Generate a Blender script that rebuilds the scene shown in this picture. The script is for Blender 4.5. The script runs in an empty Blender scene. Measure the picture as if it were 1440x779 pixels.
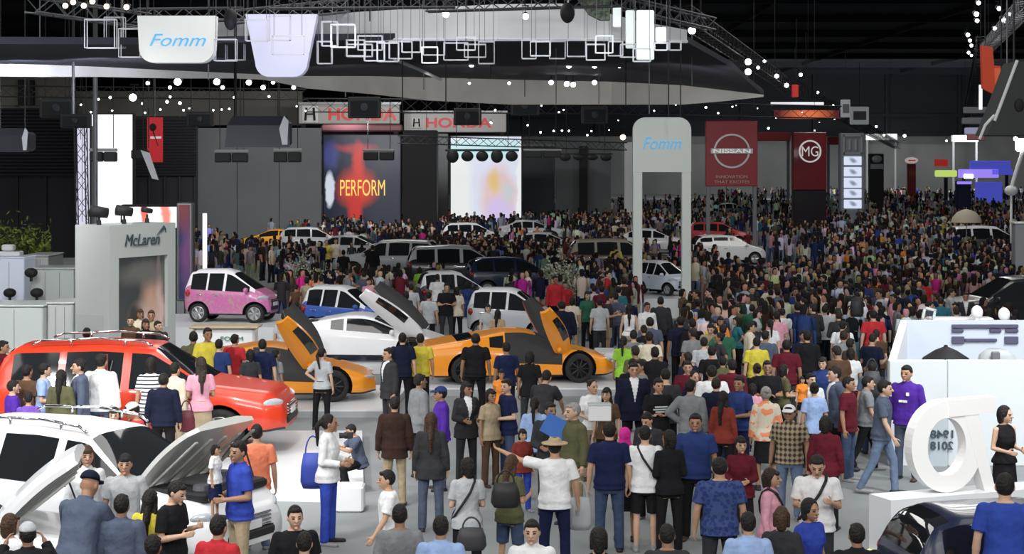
import bpy, bmesh, math, random
from mathutils import Vector, Matrix, Euler
R = random.Random(7)
scn = bpy.context.scene
COL = scn.collection
F, HY, CX, CH = 2400.0, 230.0, 720.0, 5.3      # focal length in px, horizon row, centre column, eye height (m)
def P(x, y, Y):
    """The point that stands at depth Y where the photograph has pixel (x, y)."""
    return Vector(((x - CX) * Y / F, Y, CH - (y - HY) * Y / F))
def XW(x, Y): return (x - CX) * Y / F
def ZW(y, Y): return CH - (y - HY) * Y / F
def V(*a): return Vector(a)

# ---------------------------------------------------------------- materials
_M = {}
def mat(name, col=(.5, .5, .5), rough=.6, metal=0., coat=0., emit=None, es=0., spec=.5):
    if name in _M: return _M[name]
    m = bpy.data.materials.new(name); m.use_nodes = True
    b = m.node_tree.nodes['Principled BSDF']
    b.inputs['Base Color'].default_value = (*col, 1)
    b.inputs['Roughness'].default_value = rough
    b.inputs['Metallic'].default_value = metal
    b.inputs['Coat Weight'].default_value = coat
    b.inputs['Coat Roughness'].default_value = .06
    b.inputs['Specular IOR Level'].default_value = spec
    if emit:
        b.inputs['Emission Color'].default_value = (*emit, 1)
        b.inputs['Emission Strength'].default_value = es
    _M[name] = m
    return m
def objcol_mat(name, rough=.8, coat=0., noise=0., nscale=30., spec=.3, metal=0.):
    """A material whose base colour is the object's own colour, with a slight weave / dye variation."""
    if name in _M: return _M[name]
    m = mat(name, rough=rough, coat=coat, spec=spec, metal=metal)
    nt = m.node_tree; b = nt.nodes['Principled BSDF']
    oi = nt.nodes.new('ShaderNodeObjectInfo')
    if noise > 0:
        tc = nt.nodes.new('ShaderNodeTexCoord'); nz = nt.nodes.new('ShaderNodeTexNoise')
        nz.inputs['Scale'].default_value = nscale
        nt.links.new(tc.outputs['Object'], nz.inputs['Vector'])
        mr = nt.nodes.new('ShaderNodeMapRange')
        mr.inputs['From Min'].default_value = .3; mr.inputs['From Max'].default_value = .7
        mr.inputs['To Min'].default_value = 1 - noise; mr.inputs['To Max'].default_value = 1 + noise
        nt.links.new(nz.outputs['Fac'], mr.inputs['Value'])
        mx = nt.nodes.new('ShaderNodeVectorMath'); mx.operation = 'SCALE'
        nt.links.new(oi.outputs['Color'], mx.inputs[0]); nt.links.new(mr.outputs['Result'], mx.inputs['Scale'])
        nt.links.new(mx.outputs['Vector'], b.inputs['Base Color'])
        bp = nt.nodes.new('ShaderNodeBump'); bp.inputs['Strength'].default_value = .55; bp.inputs['Distance'].default_value = .05
        nt.links.new(nz.outputs['Fac'], bp.inputs['Height']); nt.links.new(bp.outputs['Normal'], b.inputs['Normal'])
    else:
        nt.links.new(oi.outputs['Color'], b.inputs['Base Color'])
    return m
def noise_mat(name, c1, c2, scale=5., rough=.6, detail=3., stretch=(1, 1, 1), spec=.4, bump=0., coat=0.):
    if name in _M: return _M[name]
    m = mat(name, c1, rough, spec=spec, coat=coat); nt = m.node_tree; b = nt.nodes['Principled BSDF']
    tc = nt.nodes.new('ShaderNodeTexCoord'); mp = nt.nodes.new('ShaderNodeMapping')
    mp.inputs['Scale'].default_value = stretch
    nz = nt.nodes.new('ShaderNodeTexNoise'); nz.inputs['Scale'].default_value = scale; nz.inputs['Detail'].default_value = detail
    cr = nt.nodes.new('ShaderNodeValToRGB')
    cr.color_ramp.elements[0].position = .35; cr.color_ramp.elements[0].color = (*c1, 1)
    cr.color_ramp.elements[1].position = .65; cr.color_ramp.elements[1].color = (*c2, 1)
    nt.links.new(tc.outputs['Object'], mp.inputs['Vector']); nt.links.new(mp.outputs['Vector'], nz.inputs['Vector'])
    nt.links.new(nz.outputs['Fac'], cr.inputs['Fac']); nt.links.new(cr.outputs['Color'], b.inputs['Base Color'])
    if bump:
        bp = nt.nodes.new('ShaderNodeBump'); bp.inputs['Strength'].default_value = bump
        nt.links.new(nz.outputs['Fac'], bp.inputs['Height']); nt.links.new(bp.outputs['Normal'], b.inputs['Normal'])
    return m

# ---------------------------------------------------------------- mesh builder
class MB:
    def __init__(s): s.v = []; s.f = []; s.m = []
    def add(s, vs, fs, mi=0):
        b = len(s.v); s.v.extend(Vector(p) for p in vs)
        for q in fs: s.f.append(tuple(b + i for i in q)); s.m.append(mi)
        return s
    def box(s, c, d, rz=0., mi=0, rot=None):
        c = Vector(c); h = Vector(d) / 2
        M3 = rot if rot is not None else Matrix.Rotation(rz, 3, 'Z')
        vs = [c + M3 @ Vector((x * h.x, y * h.y, z * h.z)) for x in (-1, 1) for y in (-1, 1) for z in (-1, 1)]
        return s.add(vs, [(0, 1, 3, 2), (4, 6, 7, 5), (0, 4, 5, 1), (2, 3, 7, 6), (0, 2, 6, 4), (1, 5, 7, 3)], mi)
    def rbox(s, c, d, r=.03, rz=0., mi=0, rot=None):
        """A box with chamfered vertical and horizontal edges."""
        c = Vector(c); h = Vector(d) / 2; r = min(r, h.x * .9, h.y * .9, h.z * .9)
        M3 = rot if rot is not None else Matrix.Rotation(rz, 3, 'Z')
        vs = []
        for z, i in ((-h.z, r), (-h.z + r, 0), (h.z - r, 0), (h.z, r)):
            x0, y0 = h.x - i, h.y - i
            for x, y in ((-x0 + r, -y0), (x0 - r, -y0), (x0, -y0 + r), (x0, y0 - r), (x0 - r, y0), (-x0 + r, y0), (-x0, y0 - r), (-x0, -y0 + r)):
                vs.append(c + M3 @ Vector((x, y, z)))
        fs = [tuple(range(7, -1, -1)), tuple(range(24, 32))]
        for k in range(3):
            for i in range(8): fs.append((k * 8 + i, k * 8 + (i + 1) % 8, k * 8 + 8 + (i + 1) % 8, k * 8 + 8 + i))
        return s.add(vs, fs, mi)
    def cyl(s, p0, p1, r0, r1=None, n=8, mi=0, caps=True):
        r1 = r0 if r1 is None else r1
        p0 = Vector(p0); p1 = Vector(p1); d = (p1 - p0)
        a, b = frame(d)
        vs = [p0 + (a * math.cos(t) + b * math.sin(t)) * r0 for t in [2 * math.pi * i / n for i in range(n)]]
        vs += [p1 + (a * math.cos(t) + b * math.sin(t)) * r1 for t in [2 * math.pi * i / n for i in range(n)]]
        fs = [(i, (i + 1) % n, n + (i + 1) % n, n + i) for i in range(n)]
        if caps: fs += [tuple(range(n - 1, -1, -1)), tuple(range(n, 2 * n))]
        return s.add(vs, fs, mi)
    def tube(s, pts, r, n=6, mi=0):
        for a, b in zip(pts[:-1], pts[1:]): s.cyl(a, b, r, r, n, mi)
        return s
    def capsule(s, p0, p1, r0, r1, n=10, mi=0, k=3, sx=1.):
        """A tapered limb with round ends: one closed surface. sx flattens it across its second axis."""
        p0 = Vector(p0); p1 = Vector(p1); d = (p1 - p0); L = d.length or 1e-4; d = d / L
        a, b = frame(d); b = b * sx; rings = []
        for i in range(1, k + 1):
            t = math.pi / 2 * i / k; rings.append((p0 - d * r0 * math.cos(t), r0 * math.sin(t)))
        for i in range(k, 0, -1):
            t = math.pi / 2 * i / k; rings.append((p1 + d * r1 * math.cos(t), r1 * math.sin(t)))
        vs = [p0 - d * r0]
        for c, r in rings: vs += [c + (a * math.cos(2 * math.pi * i / n) + b * math.sin(2 * math.pi * i / n)) * r for i in range(n)]
        vs.append(p1 + d * r1); fs = []
        for i in range(n): fs.append((0, 1 + (i + 1) % n, 1 + i))
        m = len(rings)
        for q in range(m - 1):
            for i in range(n): fs.append((1 + q * n + i, 1 + q * n + (i + 1) % n, 1 + (q + 1) * n + (i + 1) % n, 1 + (q + 1) * n + i))
        e = len(vs) - 1; o = 1 + (m - 1) * n
        for i in range(n): fs.append((o + i, o + (i + 1) % n, e))
        return s.add(vs, fs, mi)
    def ell(s, c, r, M3=None, n=14, m=9, mi=0, fn=None):
        c = Vector(c); M3 = M3 or Matrix.Identity(3); vs = []; fs = []
        def q(p):
            p = Vector((p[0] * r[0], p[1] * r[1], p[2] * r[2]))
            if fn: p = fn(p)
            return c + M3 @ p
        vs.append(q((0, 0, -1)))
        for j in range(1, m):
            t = -math.pi / 2 + math.pi * j / m
            for i in range(n):
                u = 2 * math.pi * i / n; vs.append(q((math.cos(t) * math.cos(u), math.cos(t) * math.sin(u), math.sin(t))))
        vs.append(q((0, 0, 1)))
        for i in range(n): fs.append((0, 1 + (i + 1) % n, 1 + i))
        for j in range(m - 2):
            for i in range(n): fs.append((1 + j * n + i, 1 + j * n + (i + 1) % n, 1 + (j + 1) * n + (i + 1) % n, 1 + (j + 1) * n + i))
        o = 1 + (m - 2) * n
        for i in range(n): fs.append((o + i, o + (i + 1) % n, len(vs) - 1))
        return s.add(vs, fs, mi)
    def loft(s, rings, mi=0, caps=True):
        """rings: lists of equally many points."""
        n = len(rings[0]); vs = [p for r in rings for p in r]; fs = []
        for k in range(len(rings) - 1):
            for i in range(n): fs.append((k * n + i, k * n + (i + 1) % n, (k + 1) * n + (i + 1) % n, (k + 1) * n + i))
        if caps: fs += [tuple(range(n - 1, -1, -1)), tuple(range((len(rings) - 1) * n, len(rings) * n))]
        return s.add(vs, fs, mi)
    def prism(s, poly, d, mi=0):
        """poly: 3-D outline; d: extrusion vector."""
        n = len(poly); d = Vector(d); vs = [Vector(p) for p in poly] + [Vector(p) + d for p in poly]
        fs = [tuple(range(n - 1, -1, -1)), tuple(range(n, 2 * n))] + [(i, (i + 1) % n, n + (i + 1) % n, n + i) for i in range(n)]
        return s.add(vs, fs, mi)
    def slab(s, quad, th, mi=0):
        """A four-cornered panel of thickness th behind the given quad (corners anticlockwise from the front)."""
        q = [Vector(p) for p in quad]; n = (q[1] - q[0]).cross(q[3] - q[0]).normalized()
        return s.prism(q, -n * th, mi)
    def lathe(s, prof, n=24, axis='Z', c=(0, 0, 0), mi=0, caps=True):
        rings = []; c = Vector(c)
        for r, z in prof:
            ring = []
            for i in range(n):
                t = 2 * math.pi * i / n; x, y = r * math.cos(t), r * math.sin(t)
                ring.append(c + (Vector((x, y, z)) if axis == 'Z' else Vector((x, z, y)) if axis == 'Y' else Vector((z, x, y))))
            rings.append(ring)
        return s.loft(rings, mi, caps)
    def mesh(s, name, smooth=False, fix=True):
        me = bpy.data.meshes.new(name); me.from_pydata([tuple(p) for p in s.v], [], s.f)
        me.polygons.foreach_set('material_index', s.m)
        if smooth: me.polygons.foreach_set('use_smooth', [True] * len(s.f))
        if fix:
            bm = bmesh.new(); bm.from_mesh(me); bmesh.ops.recalc_face_normals(bm, faces=bm.faces); bm.to_mesh(me); bm.free()
        me.update(); return me
    def build(s, name, mats, parent=None, smooth=False):
        me = s.mesh(name, smooth)
        for m in (mats if isinstance(mats, (list, tuple)) else [mats]): me.materials.append(m)
        return link(name, me, parent)
def frame(d):
    d = Vector(d).normalized(); u = Vector((0, 0, 1)) if abs(d.z) < .9 else Vector((1, 0, 0))
    a = u.cross(d).normalized(); return a, d.cross(a)
def link(name, data, parent=None):
    o = bpy.data.objects.new(name, data); COL.objects.link(o)
    if parent is not None: o.parent = parent
    return o
def tag(o, label, cat, group=None, kind=None):
    if label: o['label'] = label
    if cat: o['category'] = cat
    if group: o['group'] = group
    if kind: o['kind'] = kind
    return o
def thing(name, label, cat, loc=(0, 0, 0), rz=0., group=None):
    o = bpy.data.objects.new(name, None); COL.objects.link(o); o.location = loc; o.rotation_euler = (0, 0, rz)
    o.empty_display_size = .1
    return tag(o, label, cat, group)
def struct(o): o['kind'] = 'structure'; return o
def dup(root, loc, rz=None, label=None, group=None, col=None, scale=None):
    r = root.copy(); COL.objects.link(r); r.location = loc
    if rz is not None: r.rotation_euler = (0, 0, rz)
    if scale is not None: r.scale = scale if not isinstance(scale, (int, float)) else (scale,) * 3
    if label: r['label'] = label
    if group: r['group'] = group
    for ch in list(root.children):
        c = ch.copy(); COL.objects.link(c); c.parent = r
        for g in list(ch.children):
            d = g.copy(); COL.objects.link(d); d.parent = c
    return r
def text_mesh(txt, size, font_shear=0., bold=0., extrude=.01):
    cu = bpy.data.curves.new('lettering', 'FONT'); cu.body = txt; cu.size = size; cu.shear = font_shear
    cu.offset = bold; cu.extrude = extrude; cu.align_x = 'CENTER'; cu.align_y = 'CENTER'
    o = bpy.data.objects.new('lettering', cu); COL.objects.link(o)
    bpy.context.view_layer.update()
    dg = bpy.context.evaluated_depsgraph_get()
    me = bpy.data.meshes.new_from_object(o.evaluated_get(dg)); bpy.data.objects.remove(o); return me
def text(name, txt, size, m, parent, loc, right=(1, 0, 0), up=(0, 0, 1), shear=0., bold=0., width=None, height=None, mirror=False):
    me = text_mesh(txt, size, shear, bold); xs = [v.co.x for v in me.vertices]; ys = [v.co.y for v in me.vertices]
    w = max(xs) - min(xs); h = max(ys) - min(ys); cx = (max(xs) + min(xs)) / 2; cy = (max(ys) + min(ys)) / 2
    sx = width / w if width else 1; sy = height / h if height else sx
    if not width and height: sx = sy
    r = Vector(right).normalized(); u = Vector(up).normalized(); n = r.cross(u)
    for v in me.vertices:
        a = (v.co.x - cx) * sx * (-1 if mirror else 1)
        v.co = r * a + u * ((v.co.y - cy) * sy) + n * v.co.z
    if mirror: me.flip_normals()
    me.materials.clear(); me.materials.append(m)
    o = link(name, me, parent); o.location = loc; return o
# ================================================================= people
SKIN = objcol_mat('skin', .55, spec=.35)
EYE = mat('eye_dark', (.02, .015, .012), .3)
LIP = mat('lips', (.36, .12, .10), .5)
CLOTH = objcol_mat('cloth', .9, noise=.10, nscale=9., spec=.15)
HAIRM = objcol_mat('hair_strands', .6, noise=.3, nscale=45., spec=.3)
SHIRTW = mat('white_shirt_front', (.75, .76, .78), .8)
SHOEM = objcol_mat('shoe_leather', .5)
def print_mat(name, kind):
    """Cloth with a woven or printed pattern laid over the garment's own colour."""
    if name in _M: return _M[name]
    m = mat(name, rough=.9, spec=.15); nt = m.node_tree; b = nt.nodes['Principled BSDF']
    oi = nt.nodes.new('ShaderNodeObjectInfo'); tc = nt.nodes.new('ShaderNodeTexCoord')
    mx = nt.nodes.new('ShaderNodeMix'); mx.data_type = 'RGBA'
    nt.links.new(oi.outputs['Color'], mx.inputs[6]); nt.links.new(mx.outputs[2], b.inputs['Base Color'])
    def wave(axis, scale):
        w = nt.nodes.new('ShaderNodeTexWave'); w.bands_direction = axis; w.inputs['Scale'].default_value = scale
        nt.links.new(tc.outputs['Object'], w.inputs['Vector']); return w
    if kind == 'stripe':
        w = wave('Z', 5.); mx.inputs[7].default_value = (.03, .03, .05, 1)
        g = nt.nodes.new('ShaderNodeMath'); g.operation = 'GREATER_THAN'; g.inputs[1].default_value = .72
        nt.links.new(w.outputs['Fac'], g.inputs[0]); nt.links.new(g.outputs[0], mx.inputs[0])
    elif kind == 'plaid':
        w1, w2 = wave('Z', 4.), wave('X', 5.); mx.inputs[7].default_value = (.05, .04, .04, 1)
        ad = nt.nodes.new('ShaderNodeMath'); ad.operation = 'ADD'
        nt.links.new(w1.outputs['Fac'], ad.inputs[0]); nt.links.new(w2.outputs['Fac'], ad.inputs[1])
        g = nt.nodes.new('ShaderNodeMapRange'); g.inputs['From Min'].default_value = .6; g.inputs['From Max'].default_value = 1.5
        nt.links.new(ad.outputs[0], g.inputs['Value']); nt.links.new(g.outputs['Result'], mx.inputs[0])
    else:
        v = nt.nodes.new('ShaderNodeTexNoise' if kind == 'floral' else 'ShaderNodeTexVoronoi')
        v.inputs['Scale'].default_value = 6. if kind == 'floral' else 22.
        nt.links.new(tc.outputs['Object'], v.inputs['Vector'])
        g = nt.nodes.new('ShaderNodeMath'); g.operation = 'GREATER_THAN'; g.inputs[1].default_value = .53 if kind == 'floral' else .5
        nt.links.new(v.outputs[0], g.inputs[0]); nt.links.new(g.outputs[0], mx.inputs[0])
        mx.inputs[7].default_value = (.75, .25, .13, 1) if kind == 'floral' else (.05, .075, .2, 1)
    return m
PRINTS = {k: print_mat('cloth_' + k, k) for k in ('stripe', 'plaid', 'floral', 'dots')}

# joint directions of each pose: arms (upper, fore) and legs (thigh, shin) for the left (+x) and right (-x) side
POSES = {
 'stand':  dict(la=((.22, .05, -1), (.08, -.18, -1)), ra=((-.22, .05, -1), (-.08, -.18, -1)), ll=((.06, 0, -1), (.02, .03, -1)), rl=((-.06, 0, -1), (-.02, .03, -1))),
 'relax':  dict(la=((.25, .12, -1), (.02, -.5, -.8)), ra=((-.2, .05, -1), (-.1, -.15, -1)), ll=((.10, -.05, -1), (.04, .1, -1)), rl=((-.04, .02, -1), (0, .03, -1)), yaw=.3),
 'phone':  dict(la=((.2, -.05, -1), (-.35, -.9, .35)), ra=((-.2, .0, -1), (.1, -.9, .2)), ll=((.06, 0, -1), (.02, .03, -1)), rl=((-.08, -.04, -1), (-.02, .08, -1)), pitch=.35),
 'photo':  dict(la=((.35, -.7, -.45), (-.35, -.5, .8)), ra=((-.35, -.7, -.45), (.35, -.5, .8)), ll=((.08, 0, -1), (.02, .03, -1)), rl=((-.08, 0, -1), (-.02, .03, -1))),
 'walk':   dict(la=((.18, -.3, -1), (.02, -.6, -.9)), ra=((-.2, .35, -1), (-.05, .1, -1)), ll=((.03, .22, -1), (.0, .42, -1)), rl=((-.03, -.34, -1), (0, .02, -1)), lean=.05),
 'stride': dict(la=((.18, .4, -1), (.04, .15, -1)), ra=((-.18, -.25, -1), (0, -.5, -.9)), ll=((.03, -.4, -1), (0, -.05, -1)), rl=((-.03, .28, -1), (0, .5, -1)), lean=.06),
 'fold':   dict(la=((.22, -.12, -1), (-.95, -.35, .12)), ra=((-.22, -.12, -1), (.95, -.38, .05)), ll=((.1, 0, -1), (.02, .03, -1)), rl=((-.1, 0, -1), (-.02, .03, -1))),
 'hip':    dict(la=((.65, .15, -.75), (-.7, -.2, -.55)), ra=((-.2, .02, -1), (-.06, -.25, -1)), ll=((.12, 0, -1), (.04, .03, -1)), rl=((-.05, 0, -1), (0, .03, -1)), yaw=-.35),
 'reach':  dict(la=((.3, .05, -1), (.1, -.3, -1)), ra=((-.75, -.45, .1), (-.75, -.35, .35)), ll=((.08, 0, -1), (.02, .03, -1)), rl=((-.08, 0, -1), (-.02, .03, -1))),
 'reachl': dict(la=((.75, -.45, .1), (.75, -.35, .35)), ra=((-.3, .05, -1), (-.1, -.3, -1)), ll=((.08, 0, -1), (.02, .03, -1)), rl=((-.08, 0, -1), (-.02, .03, -1))),
 'hold':   dict(la=((.2, .05, -1), (-.3, -.9, -.05)), ra=((-.2, .05, -1), (.3, -.9, -.1)), ll=((.07, 0, -1), (.02, .03, -1)), rl=((-.07, 0, -1), (-.02, .03, -1)), yaw=.4),
 'lean':   dict(la=((.25, -.5, -.8), (-.1, -.7, -.6)), ra=((-.25, -.5, -.8), (.1, -.7, -.6)), ll=((.09, 0, -1), (.02, .05, -1)), rl=((-.09, 0, -1), (-.02, .05, -1)), lean=.38, pitch=.2),
 'squat':  dict(la=((.25, -.6, -.6), (-.3, -.8, .3)), ra=((-.25, -.6, -.6), (.3, -.8, .25)), ll=((.3, -.95, -.2), (0, .25, -1)), rl=((-.25, -.9, -.42), (0, .3, -1)), lean=.25, pitch=.2),
}
UA, FA, TH, SH = .275, .245, .425, .42
def unit(v): return Vector(v).normalized()
def skeleton(pose, sex):
    p = POSES[pose]; lean = p.get('lean', 0); s = {}
    th = [unit(p['ll'][0]), unit(p['rl'][0])]; sh = [unit(p['ll'][1]), unit(p['rl'][1])]
    low = min(-(th[i].z * TH + sh[i].z * SH) * -1 for i in (0, 1))
    s['hz'] = -low + .085                                   # height of the hip joints
    T = Matrix.Translation((0, 0, s['hz'])) @ Matrix.Rotation(lean, 4, 'X') @ Matrix.Translation((0, 0, -.93))
    s['T'] = T
    hw = .088 if sex == 'm' else .092; sw = .178 if sex == 'm' else .152
    for i, sg in ((0, 1), (1, -1)):
        hip = Vector((sg * hw, 0, s['hz'] - .02)); k = hip + th[i] * TH; a = k + sh[i] * SH
        s['hip', i], s['knee', i], s['ank', i] = hip, k, a
        up, fo = [unit(v) for v in p['la' if i == 0 else 'ra']]
        sd = T @ Vector((sg * sw, .012, 1.378)); e = sd + up * UA; w = e + fo * FA
        s['sho', i], s['elb', i], s['wri', i], s['fo', i] = sd, e, w, fo
    s['neck'] = T @ Vector((0, .015, 1.45))
    s['H'] = T @ Matrix.Translation((0, -.008, 1.475)) @ Matrix.Rotation(-lean * .5 + p.get('pitch', 0), 4, 'X') @ Matrix.Rotation(p.get('yaw', 0), 4, 'Z')
    s['lean'] = lean
    return s
def ring(T, z, cx, cy, rx, ry, n=18, e=2.4):
    out = []
    for i in range(n):
        t = 2 * math.pi * i / n; c, q = math.cos(t), math.sin(t)
        out.append(T @ Vector((cx + rx * math.copysign(abs(c) ** (2 / e), c), cy + ry * math.copysign(abs(q) ** (2 / e), q), z)))
    return out
TORSO = {'m': [(.84, 0, .01, .10, .08), (.88, 0, .01, .150, .104), (.93, 0, .01, .162, .112), (1.03, 0, .005, .148, .104), (1.12, 0, .0, .148, .104), (1.23, 0, .0, .165, .115), (1.32, 0, .005, .178, .115), (1.39, 0, .01, .172, .095), (1.435, 0, .015, .12, .075), (1.465, 0, .018, .062, .058)],
         'f': [(.84, 0, .01, .10, .08), (.88, 0, .015, .158, .112), (.93, 0, .012, .165, .112), (1.04, 0, .005, .125, .090), (1.11, 0, .0, .122, .088), (1.22, 0, -.012, .140, .118), (1.30, 0, -.005, .150, .112), (1.38, 0, .01, .148, .085), (1.43, 0, .015, .105, .068), (1.465, 0, .018, .055, .052)]}
def torso(mb, s, sex, grow=0., z0=.78, z1=1.5, flare=0.):
    prof = [list(r) for r in TORSO[sex]]
    rings = []
    for z, cx, cy, rx, ry in prof:
        if z < z0 - .001 or z > z1: continue
        rings.append(ring(s['T'], z, cx, cy, rx + grow, ry + grow))
    if z0 < prof[0][0] or flare:
        z, cx, cy, rx, ry = prof[1]
        rings.insert(0, ring(s['T'], z0, 0, .01, rx + grow + flare, ry + grow + flare))
    mb.loft(rings)
def remesh(mb, name, voxel, smooth=3, thr=None):
    me = mb.mesh('tmp')
    o = bpy.data.objects.new('tmp', me); COL.objects.link(o)
    r = o.modifiers.new('r', 'REMESH'); r.mode = 'VOXEL'; r.voxel_size = voxel; r.use_smooth_shade = True
    if smooth:
        q = o.modifiers.new('s', 'SMOOTH'); q.factor = .5; q.iterations = smooth
    bpy.context.view_layer.update()
    dg = bpy.context.evaluated_depsgraph_get()
    out = bpy.data.meshes.new_from_object(o.evaluated_get(dg)); out.name = name
    bpy.data.objects.remove(o); bpy.data.meshes.remove(me); return out
def hand(mb, s, i):
    w, d = s['wri', i], s['fo', i]; sg = 1 if i == 0 else -1
    # palm faces the body: side axis = thumb side (forwards)
    fwd = Vector((0, -1, 0)) if abs(d.y) < .8 else Vector((0, 0, 1))
    t = (fwd - d * fwd.dot(d)).normalized(); n = d.cross(t)             # t: towards the thumb, n: palm normal
    if n.x * sg > 0: n = -n
    mb.capsule(w - d * .02, w + d * .03, .026, .027, 8)
    for q in (-.022, -.008, .008, .022):
        mb.capsule(w + d * .02 + t * q * .7, w + d * .085 + t * q, .014, .013, 8)
    for q, l in ((-.028, .055), (-.0095, .072), (.0095, .076), (.028, .066)):
        a = w + d * .085 + t * q; b = a + (d * .9 + n * .28).normalized() * l * .55; c = b + (d * .55 + n * .75).normalized() * l * .5
        mb.capsule(a, b, .0095, .0088, 7, k=2); mb.capsule(b, c, .0088, .0078, 7, k=2)
    a = w + d * .025 + t * .022; b = a + (d * .6 + t * .8).normalized() * .04; c = b + (d * .9 + t * .25 + n * .2).normalized() * .035
    mb.capsule(a, b, .013, .011, 7, k=2); mb.capsule(b, c, .011, .009, 7, k=2)
def headfn(p):
    x, y, z = p                                                          # -y is the face
    if z < 0:                                                            # jaw: narrower and drawn forwards
        k = -z / .12; x *= 1 - .32 * k * k; y = y * (1 - .22 * k) - .012 * k
    if y < 0: y *= .93
    if y > 0 and z > 0: y *= 1.06
    return Vector((x, y, z))
HC = Vector((0, -.012, .112))
_C = {}
def body_mesh(pose, sex):
    key = ('body', pose, sex)
    if key in _C: return _C[key]
    s = skeleton(pose, sex); mb = MB(); k = 1. if sex == 'm' else .87
    torso(mb, s, sex)
    for i in (0, 1):
        sd, e, w = s['sho', i], s['elb', i], s['wri', i]
        mb.capsule(sd, sd + (e - sd) * .45, .056 * k, .048 * k); mb.capsule(sd + (e - sd) * .3, e, .049 * k, .037 * k)
        mb.capsule(e, e + (w - e) * .4, .037 * k, .039 * k); mb.capsule(e + (w - e) * .3, w, .039 * k, .026 * k)
        hand(mb, s, i)
        h, kn, a = s['hip', i], s['knee', i], s['ank', i]
        mb.capsule(h, kn, .080, .046); c = kn + (a - kn) * .3 + Vector((0, .014, 0))
        mb.capsule(kn, c, .045, .050 * k); mb.capsule(c, a, .050 * k, .033)
        toe = a + Vector(((.03 if i == 0 else -.03), -.15, -.05))
        mb.capsule(a + Vector((0, .03, -.045)), toe, .036, .03, sx=.8)
    hp = lambda x, y, z: s['H'] @ Vector((x, y, z))
    H3 = s['H'].to_3x3()
    mb.capsule(s['neck'] + Vector((0, 0, -.05)), hp(0, .012, .05), .058 * k, .053 * k, 12)
    mb.ell(hp(*HC), (.077, .097, .122), H3, 20, 14, fn=headfn)
    mb.capsule(hp(0, -.10, .122), hp(0, -.122, .092), .010, .017, 8)      # nose
    mb.capsule(hp(-.018, -.095, .092), hp(.018, -.095, .092), .012, .012, 8)
    mb.capsule(hp(-.035, -.092, .142), hp(.035, -.092, .142), .010, .010, 8)   # brow
    mb.capsule(hp(-.018, -.096, .053), hp(.018, -.096, .053), .011, .011, 8)   # mouth
    mb.ell(hp(0, -.088, .018), (.024, .02, .018), H3, 10, 7)                    # chin
    for sg in (1, -1): mb.ell(hp(sg * .079, .008, .108), (.011, .02, .032), H3, 8, 6)
    me = remesh(mb, 'body', .0085, 3)
    Hi = s['H'].inverted(); me.materials.clear()
    for m in (SKIN, EYE, LIP): me.materials.append(m)
    for f in me.polygons:
        c = Hi @ f.center
        if abs(c.x) < .07 and -.01 < c.z < .2 and c.y < -.06:
            ax = abs(abs(c.x) - .033)
            if (ax / .016) ** 2 + ((c.z - .118) / .009) ** 2 < 1: f.material_index = 1
            elif ax < .019 and .138 < c.z < .148: f.material_index = 1
            elif (c.x / .025) ** 2 + ((c.z - .053) / .011) ** 2 < 1: f.material_index = 2
    _C[key] = me; return me
def top_mesh(pose, sex, kind, pm=None):
    """kind: tee, polo, long, jacket, blouse, dress"""
    key = ('top', pose, sex, kind, pm)
    if key in _C: return _C[key]
    if pm:
        me = top_mesh(pose, sex, kind).copy(); me.materials[0] = PRINTS[pm]; _C[key] = me; return me
    s = skeleton(pose, sex); mb = MB(); k = 1. if sex == 'm' else .87
    g = {'tee': .020, 'polo': .018, 'long': .020, 'jacket': .028, 'blouse': .016, 'dress': .016, 'vest': .012}[kind]
    z0 = {'tee': .82, 'polo': .84, 'long': .83, 'jacket': .77, 'blouse': .86, 'dress': .56, 'vest': .9}[kind]
    rings = [ring(s['T'], z, cx, cy, rx + g + (.022 if z < 1. else 0), ry + g + (.022 if z < 1. else 0)) for z, cx, cy, rx, ry in TORSO[sex] if .87 < z < 1.45]
    hip = [r for r in TORSO[sex] if r[0] == .93][0]
    if kind == 'dress':
        rings.insert(0, ring(s['T'], z0, 0, .01, .23, .18))
    else:
        rings.insert(0, ring(s['T'], z0, 0, .012, hip[3] + g + .026, hip[4] + g + .03))
        if kind in ('tee', 'long', 'polo', 'jacket'):                       # hangs straight rather than nipping in at the waist
            for q, r in enumerate(TORSO[sex]):
                if 1. < r[0] < 1.15: rings[[i for i, z in enumerate([z0] + [t[0] for t in TORSO[sex] if .87 < t[0] < 1.45]) if z == r[0]][0]] = ring(s['T'], r[0], 0, .005, r[3] + g + .012, r[4] + g + .01)
    nk = .076 if kind != 'vest' else .06
    rings.append(ring(s['T'], 1.458, 0, .016, nk, .068, e=2))
    mb.loft(rings)
    longs = kind in ('long', 'jacket')
    if kind != 'vest':
        for i in (0, 1):
            sd, e, w = s['sho', i], s['elb', i], s['wri', i]; q = g * .9
            if longs:
                mb.capsule(sd, e, .053 * k + q, .043 * k + q); mb.cyl(e, e + (w - e) * .97, .043 * k + q, .034 * k + q * .8, 12); mb.ell(e, (.043 * k + q,) * 3)
            else:
                l = .72 if kind != 'dress' else .3
                m = sd + (e - sd) * l; mb.ell(sd, (.053 * k + q,) * 3); mb.cyl(sd, m, .053 * k + q, .05 * k + q * 1.3, 14)
    if kind in ('polo', 'jacket', 'long'):                                  # collar
        mb.loft([ring(s['T'], 1.445, 0, .016, .074, .072, e=2), ring(s['T'], 1.482, 0, .018, .068, .066, e=2)])
    me = remesh(mb, kind, .011, 2)
    me.materials.clear(); me.materials.append(CLOTH); me.materials.append(SHIRTW)
    if kind == 'jacket':
        Ti = s['T'].inverted()
        for f in me.polygons:
            c = Ti @ f.center
            if c.y < -.02 and c.z > 1.08 and abs(c.x) < (c.z - 1.08) * .19: f.material_index = 1
    _C[key] = me; return me
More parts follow.
